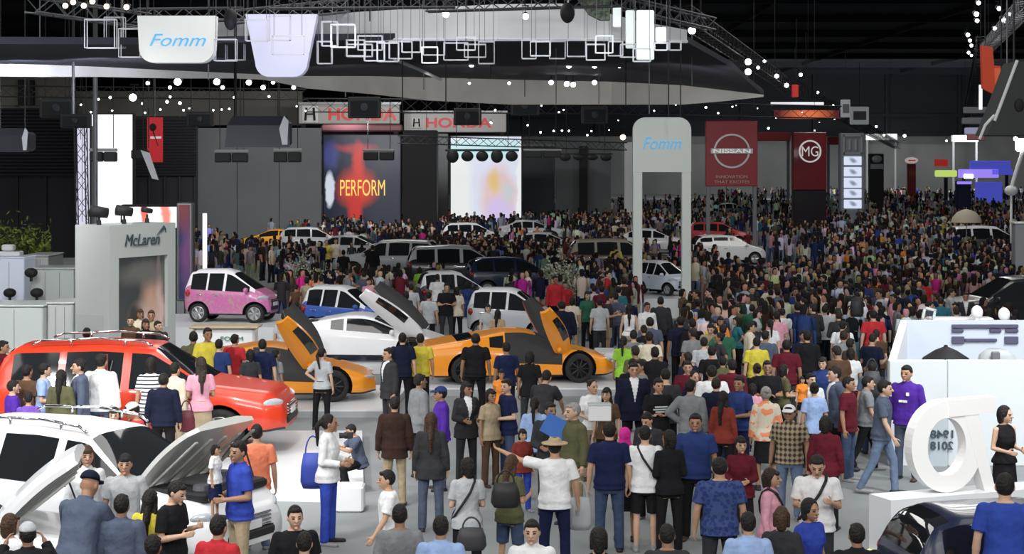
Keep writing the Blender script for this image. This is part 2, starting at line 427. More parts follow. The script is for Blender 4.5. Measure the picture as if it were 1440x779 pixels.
def legs_mesh(pose, sex, kind):
    key = ('legs', pose, sex, kind)
    if key in _C: return _C[key]
    s = skeleton(pose, sex); mb = MB()
    mb.loft([ring(s['T'], z, 0, .01, rx, ry) for z, rx, ry in ((.78, .13, .11), (.83, .164, .124), (.93, .178 if sex == 'f' else .172, .124), (1.03, .152 if sex == 'm' else .14, .112))])
    if kind == 'skirt':
        b = (s['knee', 0] + s['knee', 1]) / 2
        mb.loft([ring(Matrix.Translation((b.x, b.y, 0)), max(b.z, .3) - .02, 0, 0, .20, .16), ring(s['T'], .86, 0, .01, .175, .128), ring(s['T'], 1.03, 0, .005, .137, .10)])
    else:
        for i in (0, 1):
            h, kn, a = s['hip', i], s['knee', i], s['ank', i]
            if kind == 'shorts':
                mb.ell(h, (.1, .1, .1)); mb.cyl(h, h + (kn - h) * .9, .1, .085, 14)
            else:
                sl = .88 if kind == 'slim' else 1.
                mb.capsule(h, kn, .1, .068 * (.6 + .4 * sl)); mb.ell(kn, (.068 * sl,) * 3)
                c = kn + (a - kn) * .3; mb.capsule(kn, c, .068 * (.4 + .6 * sl), .066 * (.4 + .6 * sl)); mb.cyl(c, a + (a - kn).normalized() * .02, .066 * (.4 + .6 * sl), .055 * sl + .006, 14)
    me = remesh(mb, kind, .011, 2); me.materials.clear(); me.materials.append(CLOTH)
    _C[key] = me; return me
def shoe_mesh(pose, sex, i):
    key = ('shoe', pose, sex, i)
    if key in _C: return _C[key]
    s = skeleton(pose, sex); mb = MB(); a = s['ank', i]
    toe = a + Vector(((.032 if i == 0 else -.032), -.165, -.048)); heel = a + Vector((0, .04, -.045))
    mb.capsule(heel, toe, .043, .038, 12, sx=.85); mb.capsule(a + Vector((0, .005, -.005)), heel + Vector((0, -.03, 0)), .045, .043, 10)
    me = mb.mesh('shoe', True); me.materials.append(SHOEM); _C[key] = me; return me
def hair_mesh(pose, sex, kind):
    key = ('hair', pose, sex, kind)
    if key in _C: return _C[key]
    s = skeleton(pose, sex); mb = MB(); H3 = s['H'].to_3x3(); hp = lambda x, y, z: s['H'] @ Vector((x, y, z))
    cap = lambda grow: mb.ell(hp(0, .016, .142), (.080 + grow, .098 + grow, .106 + grow), H3, 18, 12, fn=lambda p: Vector((p.x, p.y if p.y > -.075 else -.075 + (p.y + .075) * .4, max(p.z, -.055) if p.y < .0 else p.z)))
    if kind in ('short', 'thin', 'fringe', 'bob', 'long', 'tail', 'bun', 'curly'):
        cap(.004 if kind != 'curly' else .016)
        if kind in ('fringe', 'bob', 'long'): mb.ell(hp(0, -.078, .178), (.064, .028, .034), H3)
        if kind in ('short', 'thin'): mb.ell(hp(0, -.066, .2), (.06, .03, .028), H3)
        if kind in ('bob', 'long', 'curly'):
            for sg in (1, -1): mb.capsule(hp(sg * .072, .012, .15), hp(sg * .074, .012, .03 if kind != 'long' else -.02), .026, .022)
            mb.capsule(hp(0, .066, .12), hp(0, .062, .03), .07, .06, 12)
        if kind == 'long':
            b0, b1, b2 = hp(0, .075, .03), s['T'] @ Vector((0, .125, 1.36)), s['T'] @ Vector((0, .135, 1.18))
            mb.capsule(b0, b1, .066, .062, 12, sx=.75); mb.capsule(b1, b2, .072, .05, 12, sx=.45)
            for sg in (1, -1): mb.capsule(hp(sg * .07, .03, .05), s['T'] @ Vector((sg * .085, .07, 1.36)), .03, .024)
        if kind == 'tail':
            b0, b1, b2 = hp(0, .115, .155), hp(0, .16, .08), s['T'] @ Vector((0, .15, 1.3))
            mb.capsule(b0, b1, .03, .036); mb.capsule(b1, b2, .036, .02)
        if kind == 'bun': mb.ell(hp(0, .11, .19), (.045, .045, .045), H3)
    me = remesh(mb, 'hair', .010, 2); me.materials.clear(); me.materials.append(HAIRM); _C[key] = me; return me
def hat_mesh(pose, sex, kind):
    key = ('hat', pose, sex, kind)
    if key in _C: return _C[key]
    s = skeleton(pose, sex); mb = MB(); H3 = s['H'].to_3x3(); hp = lambda x, y, z: s['H'] @ Vector((x, y, z))
    if kind == 'cap':
        mb.ell(hp(0, .008, .165), (.092, .112, .092), H3, fn=lambda p: Vector((p.x, p.y, max(p.z, 0))))
        mb.capsule(hp(-.04, -.1, .168), hp(.04, -.1, .168), .05, .05, 12, sx=.25)
        mb.capsule(hp(-.035, -.14, .16), hp(.035, -.14, .16), .04, .04, 12, sx=.25)
    elif kind == 'straw':
        mb.ell(hp(0, .008, .175), (.09, .105, .09), H3, fn=lambda p: Vector((p.x, p.y, max(p.z, 0) if p.z < .07 else .07)))
        mb.ell(hp(0, .005, .172), (.17, .185, .018), H3, 24, 8)
    else:                                                                   # hijab: wraps head, neck and shoulders, leaving the face
        mb.ell(hp(0, .022, .13), (.094, .108, .118), H3, 18, 12, fn=lambda p: Vector((p.x, max(p.y, -.068), p.z)))
        mb.capsule(hp(0, .03, .06), s['T'] @ Vector((0, .02, 1.42)), .085, .12, 14)
        mb.loft([ring(s['T'], 1.30, 0, .0, .17, .13), ring(s['T'], 1.42, 0, .015, .15, .115), ring(s['T'], 1.47, 0, .015, .09, .08)])
    me = remesh(mb, kind, .010, 2); me.materials.clear(); me.materials.append(CLOTH); _C[key] = me; return me

COLS = dict(black=(.012, .012, .014), charcoal=(.035, .036, .04), navy=(.012, .018, .06), darknavy=(.01, .013, .032), indigo=(.025, .045, .16), blue=(.03, .065, .34), royal=(.035, .065, .38), skyblue=(.30, .42, .68), slate=(.08, .10, .15),
  grey=(.20, .21, .22), lightgrey=(.42, .44, .46), white=(.74, .75, .76), cream=(.62, .56, .44), khaki=(.36, .29, .19), brown=(.09, .05, .03), darkbrown=(.035, .018, .014), maroon=(.11, .012, .022), red=(.48, .03, .04), brick=(.20, .035, .025),
  pink=(.62, .30, .38), hotpink=(.60, .03, .28), coral=(.75, .22, .12), orange=(.80, .25, .04), yellow=(.62, .52, .06), lime=(.26, .52, .05), olive=(.10, .10, .05), green=(.03, .12, .07), teal=(.03, .15, .19), purple=(.085, .028, .32), violet=(.17, .08, .42),
  jeans=(.05, .075, .14), palejeans=(.14, .19, .29), tan=(.42, .32, .2))
HAIRC = dict(blackhair=(.012, .010, .009), brownhair=(.06, .03, .015), greyhair=(.30, .29, .28), darkhair=(.025, .017, .012))
SKINS = [(.46, .27, .17), (.52, .32, .21), (.36, .20, .12), (.58, .37, .26), (.30, .165, .10)]
PEOPLE = []                                                                  # placed figures: (x, y)
def person(x, Y, rot, pose='stand', sex='m', top='tee', tcol='black', bot='trousers', bcol='charcoal', hair='short', hcol='blackhair', h=1.68, label='', group=None, pr=None, hat=None, hatcol='white', skin=None, z=0., wide=1.):
    """rot: 0 faces the camera, 180 shows the back, 90 faces to the photograph's right."""
    r = thing('person', label, 'person', (x, Y, z), math.radians(rot), group)
    k = h / 1.70; r.scale = (k * wide, k * wide, k)
    o = link('body', body_mesh(pose, sex), r); o.color = (*(SKINS[skin] if skin is not None else R.choice(SKINS)), 1)
    t = link({'tee': 't_shirt', 'polo': 'polo_shirt', 'long': 'long_sleeved_shirt', 'jacket': 'jacket', 'blouse': 'blouse', 'dress': 'dress', 'vest': 'sleeveless_top'}[top], top_mesh(pose, sex, top, pr), r); t.color = (*COLS[tcol], 1)
    if bot != 'none':
        b = link({'trousers': 'trousers', 'slim': 'trousers', 'shorts': 'shorts', 'skirt': 'skirt'}[bot], legs_mesh(pose, sex, bot), r); b.color = (*COLS[bcol], 1)
    for i in (0, 1):
        q = link('shoe', shoe_mesh(pose, sex, i), r); q.color = (*R.choice([(.02, .02, .02), (.03, .03, .035), (.25, .25, .26), (.05, .03, .02)]), 1)
    if hair != 'none' and hat != 'hijab':
        q = link('hair', hair_mesh(pose, sex, hair), r); q.color = (*HAIRC[hcol], 1)
    if hat:
        q = link({'cap': 'cap', 'straw': 'straw_hat', 'hijab': 'headscarf'}[hat], hat_mesh(pose, sex, hat), r); q.color = (*COLS[hatcol], 1)
    PEOPLE.append((x, Y))
    return r
# ================================================================= cars
PAINT = objcol_mat('car_paint', .3, coat=.45, spec=.4)
GLASS = mat('tinted_glass', (.012, .014, .016), .04, spec=.8)
TRIM = mat('black_trim', (.015, .015, .016), .5)
TYRE = mat('tyre_rubber', (.012, .012, .012), .8)
ALLOY = mat('alloy_rim', (.55, .56, .58), .3, metal=.8)
DARKRIM = mat('dark_rim', (.03, .03, .033), .3, metal=.6)
CHROME = mat('chrome', (.75, .76, .78), .12, metal=1.)
LENS = mat('headlamp_lens', (.42, .46, .50), .1, spec=.8, coat=.6)
REDLENS = mat('tail_lamp', (.35, .01, .01), .2, coat=.5)
WELL = mat('wheel_well', (.008, .008, .008), .9)
CABIN = mat('cabin_dark', (.02, .02, .022), .7)
WHITEP = mat('white_paint', (.80, .81, .83), .3, coat=.6)
def lerp(pts, x):
    if x <= pts[0][0]: return pts[0][1]
    for (a, p), (b, q) in zip(pts[:-1], pts[1:]):
        if x <= b: return p + (q - p) * (x - a) / (b - a)
    return pts[-1][1]
def smooth_curve(pts, r):
    def f(x): return sum(lerp(pts, x + r * d) * w for d, w in ((-1, .15), (-.5, .2), (0, .3), (.5, .2), (1, .15)))
    return f
SPEC = {
 'suv': dict(L=4.9, top=[(-2.45, .95), (-2.40, 1.15), (-2.2, 1.66), (-2.0, 1.78), (-.6, 1.83), (.25, 1.78), (1.15, 1.17), (1.5, 1.13), (2.2, 1.04), (2.38, .9), (2.45, .7)],
    belt=[(-2.45, 1.13), (1.1, 1.08), (1.6, 1.0), (2.45, .8)], bot=[(-2.45, .5), (-2.2, .38), (2.1, .38), (2.45, .42)], half=[(-2.45, .72), (-2.3, .88), (-1.5, .93), (1.6, .93), (2.2, .86), (2.45, .66)],
    axle=(-1.45, 1.42), wr=.39, ws=(.30, 1.12), rw=(-2.38, -2.08), side=(-2.05, .98), pil=[(-1.28, -1.16), (-.22, -.08)], z0=0),
 'hatch': dict(L=3.9, top=[(-1.95, .85), (-1.9, 1.1), (-1.7, 1.42), (-1.4, 1.52), (-.3, 1.55), (.3, 1.5), (1.1, 1.02), (1.7, .86), (1.9, .72), (1.95, .6)],
    belt=[(-1.95, 1.03), (1.0, .95), (1.95, .7)], bot=[(-1.95, .4), (-1.7, .22), (1.7, .2), (1.95, .3)], half=[(-1.95, .66), (-1.8, .8), (-1., .85), (1.2, .85), (1.75, .78), (1.95, .58)],
    axle=(-1.22, 1.28), wr=.31, ws=(.34, 1.08), rw=(-1.9, -1.5), side=(-1.62, .9), pil=[(-.98, -.9), (-.12, -.02)], z0=0),
 'sedan': dict(L=4.6, top=[(-2.3, .8), (-2.25, .98), (-1.75, 1.06), (-1.1, 1.40), (-.5, 1.46), (.2, 1.42), (1.1, .98), (2.0, .82), (2.22, .7), (2.3, .55)],
    belt=[(-2.3, .95), (1.0, .92), (2.3, .66)], bot=[(-2.3, .38), (-2.1, .22), (2.1, .2), (2.3, .28)], half=[(-2.3, .68), (-2.1, .84), (-1., .9), (1.4, .9), (2.1, .82), (2.3, .6)],
    axle=(-1.4, 1.35), wr=.33, ws=(.26, 1.06), rw=(-1.7, -1.12), side=(-1.35, .9), pil=[(-.78, -.68), (.0, .1)], z0=0),
 'tiny': dict(L=2.6, top=[(-1.3, .9), (-1.26, 1.2), (-1.15, 1.5), (-.9, 1.56), (-.1, 1.57), (.15, 1.5), (.92, .96), (1.15, .86), (1.27, .68), (1.3, .5)],
    belt=[(-1.3, .98), (.8, .90), (1.3, .66)], bot=[(-1.3, .36), (-1.1, .22), (1.1, .22), (1.3, .28)], half=[(-1.3, .52), (-1.15, .62), (-.5, .66), (.6, .66), (1.1, .58), (1.3, .42)],
    axle=(-.85, .88), wr=.28, ws=(.2, .88), rw=(-1.27, -1.0), side=(-1.1, .72), pil=[(-.62, -.56), (-.1, -.02)], z0=0),
 'sport': dict(L=4.53, top=[(-2.26, .72), (-2.2, .88), (-1.6, .98), (-1.0, 1.08), (-.35, 1.2), (.05, 1.2), (.35, 1.14), (1.15, .78), (1.6, .70), (2.05, .56), (2.2, .46), (2.26, .36)],
    belt=[(-2.26, .80), (-1.2, .90), (-.6, .84), (.9, .72), (1.5, .68), (2.05, .54), (2.26, .34)], bot=[(-2.26, .3), (-2.1, .16), (2.0, .14), (2.26, .18)], half=[(-2.26, .78), (-2.1, .92), (-1.4, 1.0), (-.5, .94), (.6, .93), (1.4, .97), (2.0, .86), (2.26, .55)],
    axle=(-1.32, 1.35), wr=.335, ws=(.36, 1.08), rw=(-1.5, -1.1), side=(-.75, .88), pil=[(-.42, -.34)], z0=0),
}
PINKP = noise_mat('blossom_livery', (.56, .15, .38), (.42, .30, .26), 11, .35, 3, coat=.5)
for _n in PINKP.node_tree.nodes:
    if _n.type == 'VALTORGB': _n.color_ramp.elements[0].position = .52; _n.color_ramp.elements[1].position = .6
def half_section(x, S):
    w = S['half'](x); zb = S['bot'](x); zt = S['top'](x); z1 = min(S['belt'](x), zt - .015); g = zt - z1
    k = z1 - zb
    return [(0, zb), (.45 * w, zb), (.82 * w, zb), (.95 * w, zb + .05), (.985 * w, zb + .22 * k), (w, zb + .5 * k), (.992 * w, zb + .72 * k), (.97 * w, zb + .9 * k), (.935 * w, z1),
            (.925 * w - .10 * g, z1 + .22 * g), (.915 * w - .22 * g, z1 + .52 * g), (.90 * w - .32 * g, z1 + .80 * g), (.86 * w - .36 * g, z1 + .92 * g), (.70 * w - .34 * g, z1 + .975 * g), (.45 * w - .2 * g, zt - .004), (0, zt)]
NB = 8                                                                   # section index of the beltline
_CAR = {}
def car_meshes(kind, opts=()):
    """Body shell split into the painted body, each window, roof: {part: mesh}."""
    key = (kind, tuple(opts))
    if key in _CAR: return _CAR[key]
    sp = SPEC[kind]; S = {k: smooth_curve(sp[k], .06) for k in ('top', 'belt', 'bot', 'half')}
    L = sp['L']; xs = set(round(-L / 2 + L * i / 64, 3) for i in range(65))
    br = [sp['ws'], sp['rw'], sp['side']] + sp['pil']
    for a, b in br: xs |= {a, b}
    if 'open' in opts: xs |= {-.38, .95}
    xs = sorted(xs); xs = [xs[0]] + [b for a, b in zip(xs[:-1], xs[1:]) if b - a > .012 or any(b in r for r in br)]
    mb = MB(); n = 16
    slots = ['body', 'windscreen', 'rear_window', 'sill', 'roof', 'cabin']
    side0 = len(slots); pil = sorted(sp['pil'])
    def slot(i, j):
        xm = (xs[i] + xs[i + 1]) / 2; sec = [half_section(xs[i], S), half_section(xs[i + 1], S)]
        g = min(S['top'](xs[i]) - S['belt'](xs[i]), S['top'](xs[i + 1]) - S['belt'](xs[i + 1]))
        if j < 3: return 3
        if 'open' in opts and 3 < j < NB + 4 and -.38 < xm < .95 and j > 4: return 5
        if j >= 12 and sp['ws'][0] < xm < sp['ws'][1] and 'nows' not in opts: return 1
        if j >= 12 and sp['rw'][0] < xm < sp['rw'][1]: return 2
        if NB <= j <= 10 and sp['side'][0] < xm < sp['side'][1] and g > .10:
            for q, (a, b) in enumerate(pil):
                if a < xm < b: return 4 if 'roof' in opts else 0
            return side0 + sum(xm > b for a, b in pil)
        if 'roof' in opts and j > NB and S['top'](xm) - S['belt'](xm) > .05 and xm < sp['ws'][1]: return 4
        return 0
    for sg in (1, -1):
        for i in range(len(xs) - 1):
            A = half_section(xs[i], S); B = half_section(xs[i + 1], S)
            for j in range(n - 1):
                q = [(xs[i], sg * A[j][0], A[j][1]), (xs[i + 1], sg * B[j][0], B[j][1]), (xs[i + 1], sg * B[j + 1][0], B[j + 1][1]), (xs[i], sg * A[j + 1][0], A[j + 1][1])]
                mb.add(q, [(0, 1, 2, 3)], slot(i, j) if slot(i, j) < side0 else slot(i, j) + (10 if sg < 0 else 0))
    for x in (xs[0], xs[-1]):
        A = half_section(x, S); mb.add([(x, y, z) for y, z in A] + [(x, -y, z) for y, z in A[-2:0:-1]], [tuple(range(2 * n - 2))], 0)
    me = mb.mesh('shell'); bm = bmesh.new(); bm.from_mesh(me)
    bmesh.ops.remove_doubles(bm, verts=bm.verts, dist=.0015); bmesh.ops.dissolve_degenerate(bm, dist=.001, edges=bm.edges)
    bmesh.ops.recalc_face_normals(bm, faces=bm.faces); bm.to_mesh(me); bm.free()
    for q in range(40): me.materials.append(mat('slot%d' % q))
    o = bpy.data.objects.new('tmp', me); COL.objects.link(o)
    cut = MB()
    for ax in sp['axle']:
        for sg in (1, -1): cut.cyl((ax, sg * (S['half'](ax) - .34), sp['wr']), (ax, sg * (S['half'](ax) + .2), sp['wr']), sp['wr'] + .075, n=28, mi=39)
    co = bpy.data.objects.new('cut', cut.mesh('cut')); COL.objects.link(co)
    for q in range(40): co.data.materials.append(_M['slot%d' % q])
    md = o.modifiers.new('b', 'BOOLEAN'); md.operation = 'DIFFERENCE'; md.object = co; md.solver = 'EXACT'
    bpy.context.view_layer.update(); dg = bpy.context.evaluated_depsgraph_get()
    m2 = bpy.data.meshes.new_from_object(o.evaluated_get(dg)); bpy.data.objects.remove(o); bpy.data.objects.remove(co)
    parts = {}; idx = {}
    for f in m2.polygons:
        q = f.material_index
        if q == 39: nm = 'wheel_well %d%d' % (f.center.x > 0, f.center.y > 0)
        elif q >= side0: nm = 'side_window %d' % q
        elif q == 5: nm = 'cabin %d' % (f.center.y > 0)
        else: nm = slots[q]
        idx.setdefault(nm, []).append(f)
    for nm, fs in idx.items():
        used = sorted({v for f in fs for v in f.vertices}); mp = {v: i for i, v in enumerate(used)}
        pm = bpy.data.meshes.new(nm.split(' ')[0]); pm.from_pydata([m2.vertices[v].co for v in used], [], [[mp[v] for v in f.vertices] for f in fs])
        pm.polygons.foreach_set('use_smooth', [True] * len(fs)); pm.update()
        pm.materials.append({'body': PAINT, 'roof': PAINT, 'sill': TRIM, 'cabin': CABIN, 'wheel_well': WELL}.get(nm.split(' ')[0], GLASS)); parts[nm] = pm
    bpy.data.meshes.remove(m2); parts['S'] = S; _CAR[key] = parts; return parts
def wheel_meshes(r, w, style):
    key = ('wheel', r, w, style)
    if key in _CAR: return _CAR[key]
    t = MB().lathe([(r * .66, -w / 2), (r * .93, -w / 2), (r, -w * .32), (r, w * .32), (r * .93, w / 2), (r * .66, w / 2), (r * .62, 0), (r * .66, -w / 2)], 32, 'Y', caps=False)
    tm = t.mesh('tyre', True); tm.materials.append(TYRE)
    m = MB().lathe([(r * .70, w * .5), (r * .67, w * .52), (r * .63, w * .44), (r * .62, -w * .1), (.001, -w * .1)], 32, 'Y', caps=False)
    m.cyl((0, -w * .1, 0), (0, w * .5, 0), r * .16, r * .12, 14)
    ns = {'alloy': 6, 'dark': 10}[style]
    for k in range(ns):
        a = 2 * math.pi * k / ns; d = Vector((math.cos(a), 0, math.sin(a)))
        for e in ((-.10, .10) if style == 'alloy' else (0,)):
            d2 = Vector((math.cos(a + e * 1.3), 0, math.sin(a + e * 1.3)))
            m.cyl(d * r * .1 + Vector((0, w * .42, 0)), d2 * r * .66 + Vector((0, w * .42, 0)), r * .055, r * .045, 6)
    rm = m.mesh('rim', False); rm.materials.append(ALLOY if style == 'alloy' else DARKRIM)
    _CAR[key] = (tm, rm); return tm, rm
def car(kind, label, loc, rz, col, group=None, opts=(), roofcol=None, rim='alloy', rails=False, bodymat=None, cat='car', lights=True, grille=True, wheels=(0, 1, 2, 3)):
    """rz 0: nose to the photograph's right; a negative angle turns the nose towards the camera."""
    sp = SPEC[kind]; P_ = car_meshes(kind, opts); S = P_['S']
    r = thing('car', label, cat, loc, math.radians(rz), group); hf = S['half']; L = sp['L'] / 2
    for nm, me in P_.items():
        if nm == 'S': continue
        name = {'cabin': 'door_opening'}.get(nm.split(' ')[0], nm.split(' ')[0])
        if nm == 'body' and bodymat: me = me.copy(); me.materials[0] = bodymat
        o = link(name, me, r); o.color = (*((roofcol or col) if nm == 'roof' else col), 1)
        if nm == 'roof' and roofcol and roofcol != col: o['label'] = 'white roof'
    w = .24 if kind in ('suv', 'sport') else .2
    for q in wheels:
        ax = sp['axle'][q // 2]; sg = 1 if q % 2 else -1
        tm, rm = wheel_meshes(sp['wr'], w, rim)
        t = link('wheel', tm, r); t.location = (ax, sg * (hf(ax) - w / 2 + .005), sp['wr'])
        if sg < 0: t.rotation_euler = (0, 0, math.pi)
        link('rim', rm, t)
    if lights:
        for sg in (1, -1):
            key = ('lamp', kind, sg)
            if key not in _CAR:
                zt = S['top'](L - .22); xh = L - .2; m = MB()
                d = Vector((-.45, sg * hf(xh) * .98, 0)); y = sg * hf(xh)
                M3 = Matrix.Rotation(sg * .95, 3, 'Z')
                m.ell((xh + .02, y * .86, zt - (.15 if kind != 'sport' else .05)), (.2, .045, .07 if kind != 'sport' else .045), Matrix.Rotation(-sg * .75, 3, 'Z'), 14, 8)
                a = m.mesh('headlamp', True); a.materials.append(LENS); m = MB()
                m.ell((-L + .12, sg * hf(-L + .12) * .92, S['belt'](-L + .1) - .12), (.09, .12, .11), None, 12, 8)
                b = m.mesh('tail_lamp', True); b.materials.append(REDLENS); m = MB()
                xm = sp['ws'][1] - .22; ym = sg * (hf(xm) + .1)
                m.ell((xm, ym, S['belt'](xm) + .07), (.07, .11, .075), None, 12, 8); m.cyl((xm, sg * (hf(xm) - .06), S['belt'](xm)), (xm, ym, S['belt'](xm) + .03), .025, .03, 6)
                c = m.mesh('wing_mirror', True); c.materials.append(PAINT); _CAR[key] = (a, b, c)
            for nm, me in zip(('headlamp', 'tail_lamp', 'wing_mirror'), _CAR[key]):
                o = link(nm, me, r); o.color = (*col, 1)
    if grille and kind != 'sport':
        key = ('front', kind)
        if key not in _CAR:
            zt = S['top'](L - .1); m = MB(); wg = hf(L) * .8
            for k in range(4): m.rbox((L + .005, 0, zt - .12 - k * .05), (.05, wg * 1.5, .03), .01)
            a = m.mesh('grille'); a.materials.append(CHROME if kind == 'suv' else TRIM); m = MB()
            m.rbox((L - .0, 0, S['bot'](L) + .14), (.08, wg * 1.8, .12), .03); b = m.mesh('bumper_grille'); b.materials.append(TRIM); m = MB()
            m.rbox((L + .03, 0, S['bot'](L) + .26), (.02, .36, .11), .005); c = m.mesh('number_plate'); c.materials.append(WHITEP); _CAR[key] = (a, b, c)
        for nm, me in zip(('grille', 'bumper_grille', 'number_plate'), _CAR[key]): link(nm, me, r)
    if kind != 'sport':
        key = ('handles', kind)
        if key not in _CAR:
            out = []
            for px in [p[0] for p in sp['pil']][-2:]:
                for sg in (1, -1):
                    m = MB(); z = S['belt'](px) - .12; m.capsule((px - .28, sg * (hf(px) + .008), z), (px - .12, sg * (hf(px) + .008), z), .016, .016, 8)
                    me = m.mesh('door_handle', True); me.materials.append(CHROME); out.append(me)
            _CAR[key] = out
        for me in _CAR[key]: link('door_handle', me, r)
    if rails:
        for sg in (1, -1):
            m = MB(); zt = S['top']; pts = [Vector((x, sg * .60, zt(x) + dz)) for x, dz in ((-1.75, .0), (-1.6, .06), (-.6, .07), (.1, .06), (.25, .0))]
            m.tube(pts, .02, 8)
            for x in (-1.1, -.2): m.cyl((x, sg * .6, zt(x) - .02), (x, sg * .6, zt(x) + .07), .02, .025, 8)
            m.build('roof_rail', CHROME, r, True)
    return r
def gull_door(root, hinge, length, height, ang, out, col, sg, name='door', inner=CABIN, window=True):
    """A raised wing door in car coordinates: hinge at its front edge, the rear edge swung up by ang and leaned outwards by out."""
    M4 = Matrix.Translation(hinge) @ Matrix.Rotation(math.radians(out) * -sg, 4, 'X') @ Matrix.Rotation(math.radians(ang), 4, 'Y')
    N = 10; rows = 6
    def sheet(off, bul):
        vs = []
        for i in range(N + 1):
            u = i / N; hlo = -.62 * height * (1 - .35 * u ** 3); hhi = .38 * height * (.55 + .9 * math.sin(math.pi * min(1, u * .9 + .1)))
            for j in range(rows + 1):
                v = j / rows; z = hlo + (hhi - hlo) * v
                y = sg * (off + bul * math.sin(math.pi * (.15 + .75 * v)) * (.6 + .4 * math.sin(math.pi * u)) - .10 * max(0, v - .6) ** 1.0)
                vs.append(M4 @ Vector((-length * u, y, z)))
        return vs
    A = sheet(0, .10); B = sheet(-.07, .08); q = rows + 1
    m = MB(); fs = [(i * q + j, i * q + j + 1, (i + 1) * q + j + 1, (i + 1) * q + j) for i in range(N) for j in range(rows)]
    m.add(A, fs); b = len(A); rim = [i * q for i in range(N + 1)] + [N * q + j for j in range(1, q)] + [i * q + rows for i in range(N - 1, -1, -1)] + [j for j in range(rows - 1, 0, -1)]
    m2 = [(rim[i], rim[(i + 1) % len(rim)], b + rim[(i + 1) % len(rim)], b + rim[i]) for i in range(len(rim))]
    m.add(A + B, m2)
    d = m.build(name, PAINT, root, True); d.color = (*col, 1)
    i_ = MB().add(B, fs); i_.build('inner_panel', inner, d, True)
    if window:
        g = MB(); ids = range(3, N - 1); off = {}
        for i in ids:
            for j in (4, 5, 6): off[i, j] = A[i * q + j] + (A[i * q + j] - B[i * q + j]) * .1
        for i in list(ids)[:-1]:
            for j in (4, 5): g.add([off[i, j], off[i + 1, j], off[i + 1, j + 1], off[i, j + 1]], [(0, 1, 2, 3)])
        g.build('door_window', GLASS, d, True)
    s = MB(); s.cyl(M4 @ Vector((-.35, 0, -.1)), Vector(hinge) + Vector((-.25, -.25 * sg, -.25)), .018, .018, 6); s.build('door_strut', TRIM, root)
    return d
# ================================================================= the hall and its booths
FLOORM = noise_mat('pale_carpet', (.205, .222, .226), (.25, .266, .27), .8, .75, 5, spec=.3)
DARKW = noise_mat('dark_wall_panel', (.004, .006, .011), (.007, .010, .017), .15, .8)
CEILM = mat('dark_ceiling', (.006, .009, .014), .9)
GREYW = noise_mat('grey_partition', (.13, .14, .145), (.15, .16, .165), .3, .7)
BACKW = noise_mat('back_wall_grey', (.16, .17, .17), (.22, .22, .22), .12, .8)
BEIGEW = noise_mat('beige_upper_wall', (.20, .19, .165), (.27, .26, .225), .2, .8)
BOOTH = mat('booth_panel', (.50, .545, .53), .35, coat=.3)
BOOTHS = mat('booth_side_panel', (.47, .49, .485), .4, coat=.2)
WHITEB = mat('white_laminate', (.80, .81, .83), .35, coat=.2)
LOUV = mat('black_louvre', (.005, .0055, .008), .7)
LOUV2 = mat('louvre_edge', (.012, .012, .016), .6)
BLACKM = mat('matt_black', (.010, .010, .012), .7)
STEEL = mat('grey_steel', (.28, .29, .30), .4, metal=.6)
GREYP = mat('grey_post', (.16, .17, .18), .5)
CYAN = mat('cyan_letter', (.10, .42, .72), .4, emit=(.15, .5, .85), es=.35)
DKLET = mat('dark_grey_letter', (.06, .09, .11), .35)
REDP = mat('sign_red', (.26, .008, .018), .45, coat=.2)
REDL = mat('red_letter', (.55, .03, .03), .4, emit=(.8, .05, .04), es=.25)
WLET = mat('white_letter', (.8, .8, .8), .4, emit=(1, 1, 1), es=.25)
SILV = mat('silver_badge', (.42, .42, .43), .4, metal=.5)

def box_struct(name, m, a, b):
    a = Vector(a); b = Vector(b); o = MB().box((a + b) / 2, b - a).build(name, m); return struct(o)
box_struct('floor', FLOORM, (-90, 8, -.2), (100, 296, 0))
box_struct('ceiling', CEILM, (-90, 60, 21), (100, 296, 21.4))
box_struct('wall_left', DARKW, (-90.4, 60, 0), (-90, 296, 21))
box_struct('wall_right', DARKW, (100, 60, 0), (100.4, 296, 21))
box_struct('wall_north', BACKW, (-90, 292, 0), (100, 292.5, 10))
m = MB(); m.box((5, 292.2, 15.5), (190, .4, 11))
for k in range(14): m.box((-60 + k * 12.4, 291.7, 15.4), (.5, .6, 11))
m.box((5, 291.6, 13.6), (190, .8, .5)); m.box((5, 291.2, 10.2), (190, 1.2, .5))
struct(m.build('wall_north_upper', DARKW))
m = MB()
for k in range(11): m.box((5, 75 + k * 21, 20.6), (190, .5, .8))
for k in range(9): m.box((-75 + k * 20, 178, 20.7), (.35, 232, .5))
struct(m.build('ceiling_beams', CEILM))

def panel(name, x0, x1, y0, y1, Y, th, m, label, cat, parent=None, grp=None):
    """A free-standing board whose front fills pixels x0..x1, y0..y1 at depth Y."""
    z0 = max(0, ZW(y1, Y)); o = MB().rbox((XW((x0 + x1) / 2, Y), Y + th / 2, (ZW(y0, Y) + z0) / 2), (XW(x1, Y) - XW(x0, Y), th, ZW(y0, Y) - z0), .03).build(name, m, parent)
    return tag(o, label, cat, grp) if label else o

